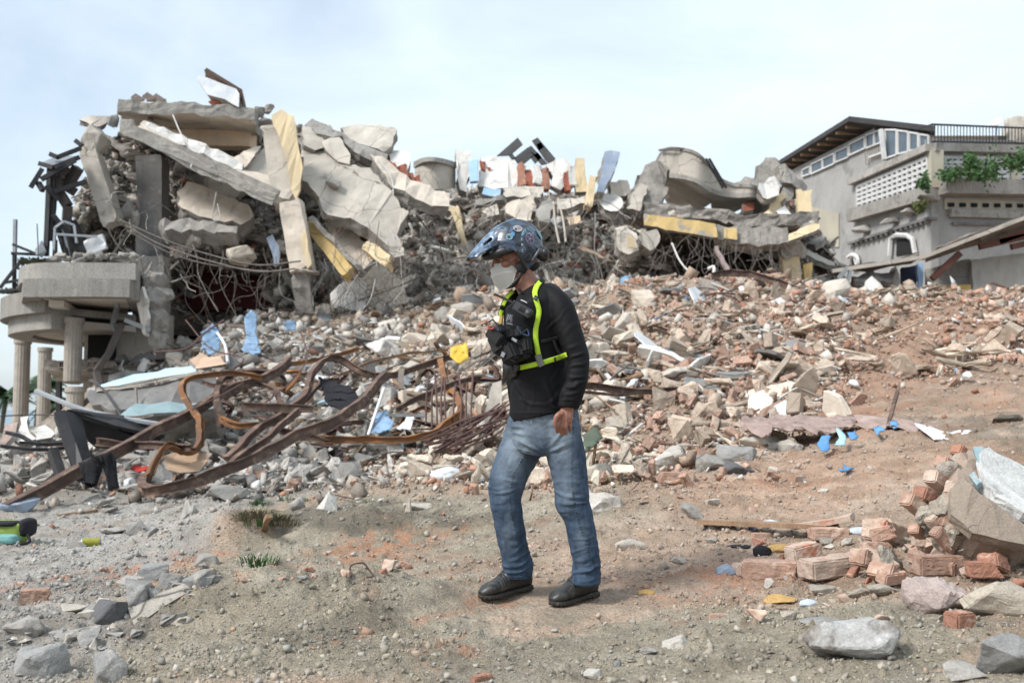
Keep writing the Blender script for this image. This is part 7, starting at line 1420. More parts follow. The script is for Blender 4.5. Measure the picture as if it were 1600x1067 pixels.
# ------------------------------------------------------------------ the man
DM = 4.72
def M_(px, py, dy=0.0): return W(px, py, DM + dy)
man = empty('person', (W(848, 945, DM).x, DM, 0)); tag(man, 'man in black long sleeved shirt, jeans, helmet and white mask walking left across the dirt', 'person')
def limb(secs, n=28, k=6, flat=None):
    """secs: (point, side radius, depth radius); side lies in the picture plane, square to the limb"""
    C = spline([s[0] for s in secs], k); rw = np.interp(np.linspace(0, len(secs) - 1, len(C)), range(len(secs)), [s[1] for s in secs]); rd = np.interp(np.linspace(0, len(secs) - 1, len(C)), range(len(secs)), [s[2] for s in secs])
    V = []; F = []
    for i, c in enumerate(C):
        t = (C[min(i + 1, len(C) - 1)] - C[max(i - 1, 0)]).normalized(); a = t.cross(Vector((0, 1, 0))); a.normalize(); b = a.cross(t).normalized()
        if flat: a, b = flat[0], flat[1]
        for q in range(n):
            an = 2 * math.pi * q / n; V.append(tuple(c + a * rw[i] * math.cos(an) + b * rd[i] * math.sin(an)))
    m = len(C)
    for i in range(m - 1):
        for q in range(n): F.append((i * n + q, i * n + (q + 1) % n, (i + 1) * n + (q + 1) % n, (i + 1) * n + q))
    F.append(tuple(range(n))[::-1]); F.append(tuple((m - 1) * n + q for q in range(n))); return np.array(V), F
def ell(c, r, rot=None, n=20):
    V = []; F = []
    for i in range(n + 1):
        a = math.pi * i / n
        for j in range(n * 2):
            b = math.pi * j / n; v = Vector((r[0] * math.sin(a) * math.cos(b), r[1] * math.sin(a) * math.sin(b), r[2] * math.cos(a)))
            if rot is not None: v = rot @ v
            V.append(tuple(Vector(c) + v))
    m = n * 2
    for i in range(n):
        for j in range(m): F.append((i * m + j, (i + 1) * m + j, (i + 1) * m + (j + 1) % m, i * m + (j + 1) % m))
    return np.array(V), F
def fuse(pieces, vox, smooth=3):
    q = MB(); [q.add(V, F) for V, F in pieces]; V = np.concatenate(q.V); me = bpy.data.meshes.new('t'); me.from_pydata([tuple(v) for v in V], [], q.F)
    bm = bmesh.new(); bm.from_mesh(me); bmesh.ops.remove_doubles(bm, verts=bm.verts, dist=1e-6); bmesh.ops.recalc_face_normals(bm, faces=bm.faces); bm.to_mesh(me); bm.free()
    o = bpy.data.objects.new('t', me); COL.objects.link(o); md = o.modifiers.new('r', 'REMESH'); md.mode = 'VOXEL'; md.voxel_size = vox; md.adaptivity = 0
    if smooth: sm = o.modifiers.new('s', 'SMOOTH'); sm.iterations = smooth; sm.factor = .5
    dg = bpy.context.evaluated_depsgraph_get(); dg.update(); m2 = bpy.data.meshes.new_from_object(o.evaluated_get(dg)); bpy.data.objects.remove(o); return m2
def arr(me):
    P = np.empty(len(me.vertices) * 3); me.vertices.foreach_get('co', P); N = np.empty(len(me.vertices) * 3); me.vertices.foreach_get('normal', N); return P.reshape(-1, 3), N.reshape(-1, 3)
def put(me, P): me.vertices.foreach_set('co', P.astype(np.float32).ravel()); me.update()
def folds(me, L, extra=None):
    """L: ridges (x0,y0,x1,y1,width_px,height_m) drawn on the near side of the cloth"""
    P, N = arr(me); d = np.zeros(len(P)); fx, fy = proj(P[:, 0], P[:, 1], P[:, 2]); fx0, fy0 = fx, fy; fx = fx + fbm(P * 9, 2) * 5; fy = fy + fbm(P * 8 + 7, 3) * 7
    front = np.clip(-N[:, 1] * 2 + .6, .25, 1)
    for x0, y0, x1, y1, w, h in L:
        vx, vy = x1 - x0, y1 - y0; ll = vx * vx + vy * vy; t = np.clip(((fx - x0) * vx + (fy - y0) * vy) / ll, 0, 1)
        bow = 4 * t * (1 - t) * w * .4; r = np.hypot(fx - x0 - vx * t - bow * vy / math.sqrt(ll), fy - y0 - vy * t + bow * vx / math.sqrt(ll)); env = np.sin(np.pi * np.clip(t * .8 + .1, 0, 1))
        d += h * (1.25 if x0 + y0 > 1420 and y0 > 650 else .85) * env * (.6 + .8 * vn(P * 11 + x0)) * (np.exp(-(r / w) ** 2) - .45 * np.exp(-((r - 1.6 * w) / w) ** 2) * (r > 0))
    d *= front
    if extra is not None: d += extra(P, fx0, fy0)
    put(me, P + N * d[:, None]); return me
def child(name, me, m, sm=True, par=man):
    o = bpy.data.objects.new(name, me); COL.objects.link(o); me.materials.clear(); [me.materials.append(x) for x in (m if isinstance(m, list) else [m])]
    if sm: me.polygons.foreach_set('use_smooth', np.ones(len(me.polygons), bool))
    o.parent = par; off = par.location if par is man else Vector((0, 0, 0))
    me.transform(Matrix.Translation(-man.location)); me.update(); return o
# head frame
HC = M_(801, 404, 0.0); yaw = R(180 + 24); pit = R(13)
HR = Matrix.Rotation(yaw, 3, 'Z') @ Matrix.Rotation(pit, 3, 'Y')
def H(x, y, z): return HC + HR @ Vector((x, y, z))
skin_m = mat('skin', (.30, .145, .10), (.24, .11, .075), 30, rough=.55, bump=.25, bsc=220, spec=.4, speck=.12, speck_sc=300, vary=0, bdist=.001, spots=(.34, .15, .11), spot_sc=18)
skin_m.node_tree.nodes['Principled BSDF'].inputs['Subsurface Weight'].default_value = .08; skin_m.node_tree.nodes['Principled BSDF'].inputs['Subsurface Radius'].default_value = (.02, .008, .004)
B = []
def E(c, r, n=20): B.append(ell(H(*c), r, HR, n))
E((-.012, 0, .03), (.096, .075, .092)); E((.022, 0, -.035), (.066, .060, .078)); E((.038, 0, -.092), (.042, .042, .028)); E((.074, 0, .028), (.020, .052, .013)); E((.056, .040, -.022), (.026, .022, .020)); E((.056, -.040, -.022), (.026, .022, .020))
E((.098, 0, -.028), (.020, .016, .013)); B.append(limb([(H(.082, 0, .022), .010, .010), (H(.094, 0, .0), .011, .011), (H(.106, 0, -.025), .014, .012)], 14)); E((.074, 0, -.065), (.020, .026, .011))
for s_ in (1, -1): E((-.008, s_ * .077, -.012), (.018, .008, .030), 12)
B.append(limb([(H(-.015, 0, -.05), .058, .058), (M_(818, 436, .0), .056, .058), (M_(828, 452, .0), .060, .064), (M_(834, 466, .0), .085, .09)]))
# torso and limbs under the clothes, arms, hand
B.append(limb([(M_(833, 458), .07, .09), (M_(840, 480), .12, .14), (M_(842, 560), .12, .125), (M_(850, 650), .13, .12)]))
B.append(limb([(M_(862, 470, -.08), .05, .05), (M_(885, 490, -.14), .045, .045), (M_(903, 555, -.18), .038, .038), (M_(892, 622, -.20), .028, .030), (M_(888, 638, -.20), .0235, .030)]))
B.append(limb([(M_(812, 474, .09), .05, .05), (M_(806, 500, .17), .042, .042), (M_(806, 560, .19), .036, .036), (M_(812, 634, .19), .026, .028), (M_(816, 664, .19), .036, .014), (M_(820, 686, .17), .030, .012)]))
B.append(limb([(M_(850, 640), .13, .12), (M_(826, 668, .07), .085, .085), (M_(800, 735, .06), .07, .07), (M_(790, 780, .04), .055, .055), (M_(802, 850, .06), .045, .045), (M_(812, 900, .10), .03, .03)]))
B.append(limb([(M_(850, 640), .13, .12), (M_(876, 680, -.05), .08, .08), (M_(892, 755, -.05), .06, .06), (M_(896, 785, -.05), .052, .052), (M_(912, 850, -.05), .042, .042), (M_(917, 910, -.04), .038, .038)]))
# left hand: palm, four fingers, thumb (index to the left)
B.append(limb([(M_(888, 634, -.20), .024, .020), (M_(886, 642, -.202), .030, .018), (M_(883, 651, -.204), .037, .017), (M_(881.5, 658, -.203), .036, .014)], 22))
for fx0, fx1, fx2, l1, l2, l3, r__ in [(872.0, 869.6, 870.8, 661, 668.5, 674.5, .0092), (878.4, 876.6, 877.8, 662, 671, 677.5, .0095), (884.8, 883.8, 884.6, 661.5, 670.5, 677, .0092), (890.8, 890.6, 890.8, 660, 667.5, 673, .0082)]:
    dd_ = -.204 + .012 * (fx0 > 889); B.append(limb([(M_(fx0 + .6, 655, dd_), r__ * 1.1, r__ * 1.2), (M_(fx0, l1, dd_ - .004), r__, r__ * 1.1), (M_((fx0 + fx1) / 2, (l1 + l2) / 2 + 1, dd_ - .004), r__ * .96, r__), (M_(fx1, l2, dd_ + .004), r__ * .98, r__), (M_(fx2, l3, dd_ + .02), r__ * .88, r__ * .88), (M_(fx2 + .6, l3 + .6, dd_ + .032), r__ * .6, r__ * .6)], 14))
B.append(limb([(M_(878, 645, -.215), .014, .014), (M_(870.5, 650, -.226), .0125, .0125), (M_(867.5, 657, -.228), .0105, .011), (M_(868, 664, -.224), .0095, .0095), (M_(868.8, 668, -.220), .007, .007)], 14))
body = fuse(B, .0032, 2)
def skx(P, fx, fy):
    h = np.zeros(len(P)); hand = (fy > 636) & (fx > 862) & (fx < 900) & (fy < 682)
    for k in range(4): h += np.where(hand, .0016 * np.exp(-((fx - (873 + 6.2 * k)) / 1.3) ** 2) * (fy < 659) * (fy > 643), 0)
    h += np.where(hand, vn(P * 160) * .0006, 0); return h
folds(body, [], skx); bo = child('body', body, skin_m)
# eyes
eye_w = plain('eye_white', (.22, .19, .17), rough=.2); eye_d = plain('iris', (.03, .018, .012), rough=.1)
for s_ in (1, -1):
    e1 = MB(); V, F = ell(H(.074, s_ * .030, .004), (.0115, .0115, .0115), HR, 10); e1.add(V, F); eo = e1.obj('eye', eye_w, man, True); e2 = MB(); V, F = ell(H(.0825, s_ * .0305, .002), (.0045, .0055, .0055), HR, 8); e2.add(V, F); io = e2.obj('iris', eye_d, None, True); io.parent = eo; io.location = io.location - man.location - eo.location
    q = MB(); q.tube([H(.090, s_ * .014, .017), H(.088, s_ * .032, .022), H(.074, s_ * .050, .017)], .0035, 5); q.obj('eyebrow', plain('brow_hair', (.03, .02, .016)), man)
    q = MB(); q.tube([H(.0825, s_ * .019, .006), H(.0865, s_ * .031, .0095), H(.078, s_ * .043, .005)], .0028, 5); q.obj('eyelid', skin_m, man)
q = MB(); V, F = ell(H(-.045, 0, -.035), (.062, .068, .06), HR, 14); q.add(V, F); ho = q.obj('hair', plain('black_hair', (.012, .010, .010), rough=.8, bump=.6, bsc=200), man, True)
# shirt
shirt_m = mat('black_shirt', (.0042, .0042, .0055), (.0032, .0032, .0042), 3, rough=.7, bump=.2, bsc=500, spec=.22, speck=.1, speck_sc=400, vary=0, bdist=.0006)
S = [limb([(M_(828, 449), .052, .06), (M_(831, 455), .085, .10), (M_(835, 463), .125, .145), (M_(838, 475), .148, .175), (M_(840, 500), .152, .18), (M_(841, 530), .150, .168), (M_(843, 560), .146, .158), (M_(846, 590), .150, .152), (M_(849, 618), .158, .152), (M_(850, 645), .165, .155), (M_(850.5, 649), .165, .155)], 40),
     limb([(M_(850, 458, -.03), .045, .07), (M_(864, 467, -.09), .060, .066), (M_(876, 482, -.13), .062, .064), (M_(887, 513, -.155), .061, .062), (M_(898, 545, -.175), .056, .056), (M_(903.5, 564, -.185), .050, .052), (M_(901, 595, -.195), .051, .050), (M_(894.5, 615, -.20), .054, .047), (M_(889, 632, -.20), .052, .042), (M_(888, 638, -.20), .047, .040)]),
     limb([(M_(815, 464, .06), .05, .06), (M_(806, 478, .13), .055, .06), (M_(803, 520, .18), .052, .052), (M_(804, 570, .195), .048, .048), (M_(810, 636, .195), .042, .042)])]
sh_me = fuse(S, .0055, 4)
SF = [(872, 622, 903, 628, 2.2, .006), (874, 614, 908, 612, 2.4, .008), (878, 602, 914, 598, 2.6, .007), (884, 590, 917, 590, 2.6, .006), (888, 574, 918, 566, 2.6, .009), (886, 560, 916, 548, 2.6, .008), (884, 546, 908, 536, 2.8, .006), (880, 530, 905, 505, 3, .005), (872, 505, 890, 478, 3.5, .005), (862, 480, 850, 455, 3, .004),
      (800, 592, 826, 640, 3, .006), (812, 588, 820, 636, 3.2, .005), (838, 590, 832, 644, 3.5, .005), (850, 588, 866, 640, 3.5, .006), (866, 586, 884, 630, 3.5, .005), (806, 600, 870, 612, 3, .004), (880, 600, 856, 632, 3, .005), (850, 540, 876, 520, 3, .006), (852, 552, 880, 540, 3, .005), (852, 520, 874, 498, 3, .005), (820, 500, 836, 520, 3, .004), (884, 560, 862, 590, 3, .006), (810, 625, 880, 640, 3, .004)]
def shx(P, fx, fy):
    r__ = fbm(P * np.array([7, 7, 5]), 4, .5) * .004; hem = np.exp(-((fy - 645) / 1.2) ** 2) * .002; return r__ + hem
folds(sh_me, SF, shx); sho = child('shirt', sh_me, shirt_m)
q = MB(); 
for k in range(1): q.tube([M_(811, 452, -.07), M_(818, 458, -.085), M_(832, 458, -.085), M_(846, 448, -.06), M_(848, 440, .0)], .007, 8)
q.obj('collar', shirt_m, man, True)
# jeans
jeans_m = bpy.data.materials.new('denim'); jeans_m.use_nodes = True; n_, l_ = jeans_m.node_tree.nodes, jeans_m.node_tree.links; bs = n_['Principled BSDF']
at_ = n_.new('ShaderNodeAttribute'); at_.attribute_name = 'col'; tc2 = n_.new('ShaderNodeTexCoord'); mp2 = n_.new('ShaderNodeMapping'); mp2.inputs['Scale'].default_value = (420, 420, 60); l_.new(tc2.outputs['Object'], mp2.inputs[0])
f_ = ramp(n_, l_, noise_(n_, l_, mp2.outputs[0], 1, 3, .7), .25, .75); f2_ = ramp(n_, l_, noise_(n_, l_, tc2.outputs['Object'], 22, 6, .65), .3, .7)
c1_ = mixc(n_, l_, f_, at_.outputs['Color'], mixc(n_, l_, 1.0, at_.outputs['Color'], (1.45, 1.4, 1.3), 'MULTIPLY')); c2_ = mixc(n_, l_, f2_, c1_, mixc(n_, l_, 1.0, c1_, (.72, .75, .8), 'MULTIPLY')); l_.new(c2_, bs.inputs['Base Color'])
bs.inputs['Roughness'].default_value = .9; bs.inputs['Specular IOR Level'].default_value = .15; bp_n = n_.new('ShaderNodeBump'); bp_n.inputs['Strength'].default_value = .4; bp_n.inputs['Distance'].default_value = .0012; l_.new(noise_(n_, l_, mp2.outputs[0], 1, 2), bp_n.inputs['Height']); l_.new(bp_n.outputs[0], bs.inputs['Normal'])
J = [limb([(M_(850, 628), .145, .132), (M_(850, 645), .160, .142), (M_(850, 665, .01), .168, .148), (M_(848, 688, .01), .150, .145), (M_(848, 698, .02), .10, .11)], 40),
     limb([(M_(830, 660, .05), .105, .11), (M_(822, 680, .075), .104, .108), (M_(815, 700, .075), .099, .102), (M_(798, 735, .06), .093, .095), (M_(793, 755, .05), .088, .090), (M_(789, 779, .045), .076, .080), (M_(794, 809, .05), .073, .076), (M_(802, 856, .07), .065, .070), (M_(808, 880, .085), .072, .076), (M_(809, 899, .095), .068, .074)]),
     limb([(M_(872, 660, -.04), .105, .11), (M_(878, 687, -.05), .098, .102), (M_(886.5, 721, -.05), .088, .092), (M_(891.5, 755, -.05), .081, .086), (M_(895, 782, -.055), .080, .084), (M_(904.5, 809, -.055), .069, .074), (M_(909.5, 836, -.055), .068, .072), (M_(915.5, 870, -.05), .063, .070), (M_(916, 892, -.05), .067, .074), (M_(916.5, 911, -.05), .064, .072)])]
je_me = fuse(J, .0055, 3)
JF = [(783, 884, 832, 878, 2.4, .010), (784, 893, 834, 889, 2.2, .009), (790, 872, 830, 866, 2.4, .008), (800, 860, 824, 850, 2.2, .005), (893, 880, 934, 872, 2.4, .009), (894, 892, 937, 886, 2.2, .009), (895, 902, 937, 900, 2, .006), (893, 866, 932, 856, 2.4, .007), (888, 846, 930, 838, 2.4, .004),
      (764, 762, 812, 770, 2.6, .007), (765, 774, 815, 764, 2.4, .007), (766, 785, 812, 783, 2.4, .005), (770, 745, 822, 752, 3, .005), (866, 768, 918, 776, 2.6, .006), (868, 780, 920, 788, 2.6, .007), (872, 794, 922, 796, 2.4, .005), (864, 750, 912, 756, 3, .004),
      (848, 706, 812, 690, 3, .007), (848, 702, 822, 672, 3, .006), (848, 698, 834, 660, 2.8, .006), (852, 700, 880, 672, 3, .006), (853, 706, 890, 690, 3, .005), (800, 664, 830, 668, 2.6, .004), (854, 664, 900, 668, 2.6, .004), (796, 676, 826, 682, 3, .003), (790, 700, 776, 735, 3, .005), (800, 800, 806, 850, 3.5, .004), (900, 812, 922, 850, 3.5, .004)]
def jx(P, fx, fy):
    seam = .0022 * np.exp(-((fx - np.interp(fy, [640, 690, 755, 809, 870, 915], [899, 893, 893, 902, 921, 926])) / .7) ** 2) * (fx > 860) + .0022 * np.exp(-((fx - np.interp(fy, [700, 740, 779, 822, 856, 900], [828, 801, 796, 803, 810, 815])) / .7) ** 2) * (fx < 840) * (fy > 690)
    hem = .0025 * np.exp(-((fy - 900 - (fx - 809) * .3) / 1.4) ** 2) * (fx < 850) + .0025 * np.exp(-((fy - 911) / 1.4) ** 2) * (fx > 880); fly = .003 * np.exp(-((fx - 828 - (fy - 650) * .3) / 1) ** 2) * (fy < 690) * (fy > 648)
    w_ = fbm(P * np.array([9, 9, 15]) + 3, 4, .55); return w_ * .0055 + .007 * np.maximum(0, .25 - np.abs(fbm(P * np.array([6, 6, 13]), 3))) + seam + hem + fly
folds(je_me, JF, jx); P, N = arr(je_me); fx, fy = proj(P[:, 0], P[:, 1], P[:, 2])
cj = np.tile(np.array([.036, .057, .092]), (len(P), 1)); nn_ = fbm(P * 14, 4, .6); cj = cj * (1 + .35 * fbm(P * np.array([40, 40, 22]), 4, .65))[:, None]
def fade(cx, cy, rx, ry, a): 
    global cj
    w = np.clip(np.exp(-((fx - cx) / rx) ** 2 - ((fy - cy) / ry) ** 2) * a * (1 + .5 * nn_), 0, 1)[:, None]; cj = cj * (1 - w) + np.array([.165, .205, .25]) * w
fade(808, 700, 24, 46, 1.0); fade(785, 755, 15, 26, .5); fade(876, 700, 20, 55, .85); fade(888, 765, 15, 26, .5); fade(850, 660, 50, 22, .6); fade(795, 830, 12, 36, .28); fade(908, 845, 10, 40, .3)
rib = .12 * np.maximum(0, np.sin(fy * 1.1 + nn_ * 3)) * ((fy > 870) | ((fy > 748) & (fy < 792))); cj = cj * (1 + rib)[:, None]
sm_ = (np.abs(fx - np.interp(fy, [640, 690, 755, 809, 870, 915], [899, 893, 893, 902, 921, 926])) < 1.3) & (fx > 860) | (np.abs(fx - np.interp(fy, [700, 740, 779, 822, 856, 900], [828, 801, 796, 803, 810, 815])) < 1.3) & (fx < 840) & (fy > 690); cj[sm_] = cj[sm_] * (.45 + .9 * (np.sin(fy[sm_] * 1.6) > .2))[:, None]
ca = je_me.color_attributes.new('col', 'FLOAT_COLOR', 'POINT'); c4 = np.ones((len(P), 4), np.float32); c4[:, :3] = np.clip(cj, 0, 1); ca.data.foreach_set('color', c4.ravel())
child('jeans', je_me, jeans_m)
# boots: local frame x heel to toe
leather = mat('black_leather', (.030, .029, .028), (.020, .020, .020), 8, rough=.42, bump=.35, bsc=90, spots=(.075, .07, .06), spot_sc=16, spot_rng=(.55, .72), vary=0, bdist=.002, spec=.5, speck=.15)
sole_m = mat('dusty_rubber', (.055, .05, .044), (.035, .033, .03), 12, rough=.85, bump=.5, bsc=70, spots=(.14, .12, .095), spot_sc=20, vary=0, bdist=.003)
lace_m = plain('laces', (.012, .012, .012), rough=.8)
def boot(heel, toe, lab):
    heel, toe = Vector(heel), Vector(toe); X = (toe - heel); X.normalize(); Z = Vector((0, 0, 1)); Z = (Z - X * Z.dot(X)).normalized(); Y = Z.cross(X); fr = Matrix((X, Y, Z)).transposed()
    T = lambda x, y, z: heel + fr @ Vector((x, y, z))
    def loftx(secs, n=26, p=2.6):
        V = []; F = []; k = 40; xs = [s[0] for s in secs]; X_ = np.linspace(xs[0], xs[-1], k); g = lambda j: np.interp(X_, xs, [s[j] for s in secs]); hw, zb_, zt_, yo = g(1), g(2), g(3), g(4)
        ker = lambda a: np.convolve(np.pad(a, 2, 'edge'), [.1, .2, .4, .2, .1], 'valid'); hw, zb_, zt_ = ker(hw), ker(zb_), ker(zt_)
        for i in range(k):
            for q in range(n):
                a = 2 * math.pi * q / n; c, s_ = math.cos(a), math.sin(a); e = 2 / p; yy = hw[i] * abs(c) ** e * (1 if c > 0 else -1); zz = abs(s_) ** e * (1 if s_ > 0 else -1); V.append(tuple(T(X_[i], yo[i] + yy, (zb_[i] + zt_[i]) / 2 + zz * (zt_[i] - zb_[i]) / 2)))
        for i in range(k - 1):
            for q in range(n): F.append((i * n + q, i * n + (q + 1) % n, (i + 1) * n + (q + 1) % n, (i + 1) * n + q))
        F.append(tuple(range(n))[::-1]); F.append(tuple((k - 1) * n + q for q in range(n))); return np.array(V), F
    up = loftx([(-.005, .018, .020, .075, 0), (.01, .031, .016, .12, 0), (.04, .037, .016, .145, 0), (.09, .038, .016, .140, 0), (.14, .040, .016, .118, .002), (.18, .043, .016, .092, .003), (.22, .044, .016, .076, .004), (.252, .041, .016, .069, .004), (.276, .031, .017, .056, .002), (.288, .015, .020, .038, 0)], p=2.3)
    shaft = limb([(T(.045, 0, .08), .042, .045), (T(.05, 0, .13), .040, .046), (T(.052, 0, .23), .040, .045)])
    me = fuse([up, shaft], .004, 2); P, N = arr(me); L = (P - np.array(heel)) @ np.array(fr); cr = sum(.0022 * np.exp(-((L[:, 0] - c0 - .1 * (L[:, 2] - .06)) / .004) ** 2) for c0 in (.155, .168, .182, .196)) * (L[:, 2] > .05); cap = .0018 * (L[:, 0] > .225) * (L[:, 2] > .028); tr = .0015 * (np.abs(L[:, 1]) > .02) * (L[:, 0] < .15) * (L[:, 2] > .05)
    put(me, P + N * (fbm(P * 30, 3) * .0012 - cr + cap + tr)[:, None]); uo = child('upper', me, leather)
    so = loftx([(-.008, .020, 0, .024, 0), (.0, .033, -.002, .024, 0), (.05, .038, -.002, .024, 0), (.09, .034, .004, .022, 0), (.13, .038, .003, .021, .002), (.18, .045, -.002, .022, .003), (.23, .046, -.002, .023, .004), (.265, .039, .0, .025, .003), (.288, .022, .006, .027, 0), (.294, .010, .01, .026, 0)], p=5)
    sme = fuse([so], .004, 1); P, N = arr(sme); L = (P - np.array(heel)) @ np.array(fr); put(sme, P - N * (.0035 * (np.sin(L[:, 0] * 330) > .1) * (L[:, 2] < .012) + .002 * (np.abs(L[:, 2] - .017) < .002))[:, None]); child('sole', sme, sole_m)
    q = MB()
    for k in range(6):
        x = .075 + k * .017; z = .148 - k * .0098 - (k > 3) * .002; s_ = 1 if k % 2 else -1
        q.tube([T(x, .028, z - .012), T(x + .006, 0, z + .004), T(x + .01, -.028, z - .012)], .0022, 5); q.tube([T(x, -.028, z - .012), T(x + .008, 0, z + .006), T(x + .016, .028, z - .02)], .0022, 5)
    for s_ in (-1, 1): q.tube([T(.072, 0, .138), T(.085, s_ * .03, .15), T(.10, s_ * .045, .125), T(.085, s_ * .03, .13), T(.074, 0, .138)], .0022, 5)
    q.obj('laces', lace_m, man, True)
boot((W(828, 931, 4.86).x, 4.88, gz(.09, 4.88) + .004), (W(746, 941, 4.70).x, 4.70, gz(-.16, 4.7) + .004), '')
boot((W(931, 938, 4.78).x, 4.78, gz(.4, 4.78) + .003), (W(857, 952, 4.58).x, 4.58, gz(.17, 4.58) + .003), '')
# helmet
hp = bpy.data.materials.new('helmet_paint'); hp.use_nodes = True; n_, l_ = hp.node_tree.nodes, hp.node_tree.links; bs = n_['Principled BSDF']; tc3 = n_.new('ShaderNodeTexCoord')
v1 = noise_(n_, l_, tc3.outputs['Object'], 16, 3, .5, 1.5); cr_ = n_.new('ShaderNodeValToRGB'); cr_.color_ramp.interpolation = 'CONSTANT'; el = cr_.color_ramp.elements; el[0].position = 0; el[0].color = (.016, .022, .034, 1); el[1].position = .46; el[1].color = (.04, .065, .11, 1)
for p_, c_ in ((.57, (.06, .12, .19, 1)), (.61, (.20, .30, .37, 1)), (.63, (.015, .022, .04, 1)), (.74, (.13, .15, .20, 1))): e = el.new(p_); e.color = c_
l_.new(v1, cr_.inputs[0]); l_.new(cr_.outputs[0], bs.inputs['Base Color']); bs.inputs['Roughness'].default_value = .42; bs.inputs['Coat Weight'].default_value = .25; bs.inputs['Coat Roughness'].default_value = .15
pk = bpy.data.materials.new('peak_paint'); pk.use_nodes = True; n_, l_ = pk.node_tree.nodes, pk.node_tree.links; bs = n_['Principled BSDF']; tc3 = n_.new('ShaderNodeTexCoord'); v1 = noise_(n_, l_, tc3.outputs['Object'], 22, 4, .6, 1.2)
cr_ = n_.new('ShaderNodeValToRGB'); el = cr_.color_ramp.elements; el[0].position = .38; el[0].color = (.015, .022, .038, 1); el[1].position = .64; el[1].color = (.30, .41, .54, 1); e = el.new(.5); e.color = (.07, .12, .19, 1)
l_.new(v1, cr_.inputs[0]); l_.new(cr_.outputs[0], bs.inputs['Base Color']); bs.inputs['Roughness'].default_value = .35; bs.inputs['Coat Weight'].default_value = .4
pad_m = plain('helmet_lining', (.010, .010, .011), rough=.85); blk_pl = plain('black_plastic', (.014, .014, .016), rough=.4, bump=.15, bsc=60)
hel = MB(); hc = Vector((-.020, 0, .045)); hr = (.142, .122, .136); nA, nB = 72, 96
bm = bmesh.new(); grid = []
for i in range(nA + 1):
    a = math.pi * i / nA; row = []
    for j in range(nB):
        b = 2 * math.pi * j / nB; x = hr[0] * math.sin(a) * math.cos(b); y = hr[1] * math.sin(a) * math.sin(b); z = hr[2] * math.cos(a)
        if z < 0: x *= 1 - .12 * (-z / hr[2]) ** 2 if x < 0 else 1.0; y *= 1 - .10 * (z / hr[2]) ** 2
        ridge = .007 * math.exp(-((abs(y) - .045) / .012) ** 2) * (z > .03) + .004 * math.exp(-((z - .0 - x * .4) / .01) ** 2) * (abs(y) > .06)
        row.append(Vector((x, y, z)) * (1 + ridge / .13) + hc)
    grid.append(row)
vv = [[bm.verts.new(H(*p)) for p in row] for row in grid]
for i in range(nA):
    for j in range(nB):
        c = (grid[i][j] + grid[i + 1][(j + 1) % nB]) / 2
        front = c.x > (-.018 + (c.z + .07) * .42) and c.z < .030
        if front or c.z < -.066 + .10 * max(0, -.06 - c.x): continue
        if i == 0 or i == nA - 1:
            continue
        bm.faces.new((vv[i][j], vv[i + 1][j], vv[i + 1][(j + 1) % nB], vv[i][(j + 1) % nB]))
bm.faces.new([vv[1][j] for j in range(nB)])
bmesh.ops.delete(bm, geom=[v for v in bm.verts if not v.link_faces], context='VERTS'); bmesh.ops.recalc_face_normals(bm, faces=bm.faces)
cen = H(*hc); sgn = sum(1 if f.normal.dot(f.calc_center_median() - cen) > 0 else -1 for f in bm.faces)
if sgn < 0: bmesh.ops.reverse_faces(bm, faces=bm.faces)
bmesh.ops.solidify(bm, geom=list(bm.faces), thickness=.022)
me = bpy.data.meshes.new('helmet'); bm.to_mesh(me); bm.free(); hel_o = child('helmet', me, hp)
def hchild(nm, mb, m, sm=True):
    o = mb.obj(nm, m, None, sm); o.parent = hel_o; o.location = o.location - man.location; return o
q = MB(); q.tube([H(-.018 + .42 * (z + .07) + .004, y, z) for y, z in ((.098, -.066), (.108, -.03), (.112, .01), (.108, .026), (.085, .031), (.03, .033), (-.03, .033), (-.085, .031), (-.108, .026), (-.112, .01), (-.108, -.03), (-.098, -.066))], .0095, 8)
hchild('opening_trim', q, blk_pl)
# brow bar of the raised chin piece
q = MB(); V, F = limb([(H(.035, .092, .040), .020, .016), (H(.092, .066, .034), .020, .015), (H(.134, 0, .032), .020, .016), (H(.092, -.066, .034), .020, .015), (H(.035, -.092, .040), .020, .016)]); q.add(V, F); hchild('brow_piece', q, blk_pl)
# peak
bm = bmesh.new(); rows_ = []
for i in range(25):
    t = i / 24; cx_ = -.045 + .272 * t; cz = .184 - .020 * t - .126 * t ** 1.75; hw = .088 - .030 * t ** 1.5; drop = .105 * (1 - t) ** 1.4 + .030 - .022 * t ** 3; row = []
    for j in range(25):
        u = -1 + j / 12; y = hw * math.sin(u * 1.35) / math.sin(1.35); z = cz - drop * abs(u) ** 2.2 + .010 * math.exp(-((abs(u) - .42) / .10) ** 2) * (1 - t) + .005 * (abs(u) < .12); x = cx_ - .018 * u * u * t
        row.append(bm.verts.new(H(x, y, z)))
    rows_.append(row)
fcs = []
for i in range(24):
    for j in range(24):
        if (i in (4, 5, 6, 7) and j in (4, 5, 19, 18)) or (i in (14, 15, 16, 17) and j in (4, 5, 19, 18)): continue
        fcs.append(bm.faces.new((rows_[i][j], rows_[i + 1][j], rows_[i + 1][j + 1], rows_[i][j + 1])))
bmesh.ops.recalc_face_normals(bm, faces=bm.faces)
if sum(f.normal.z for f in bm.faces) < 0: bmesh.ops.reverse_faces(bm, faces=bm.faces)
bmesh.ops.solidify(bm, geom=list(bm.faces), thickness=.007)
bm.normal_update()
for f in bm.faces: f.material_index = 1 if f.normal.z < -.1 else 0
me = bpy.data.meshes.new('peak'); bm.to_mesh(me); bm.free(); po = bpy.data.objects.new('peak', me); COL.objects.link(po); me.materials.append(pk); me.materials.append(blk_pl); me.transform(Matrix.Translation(-man.location)); po.parent = hel_o
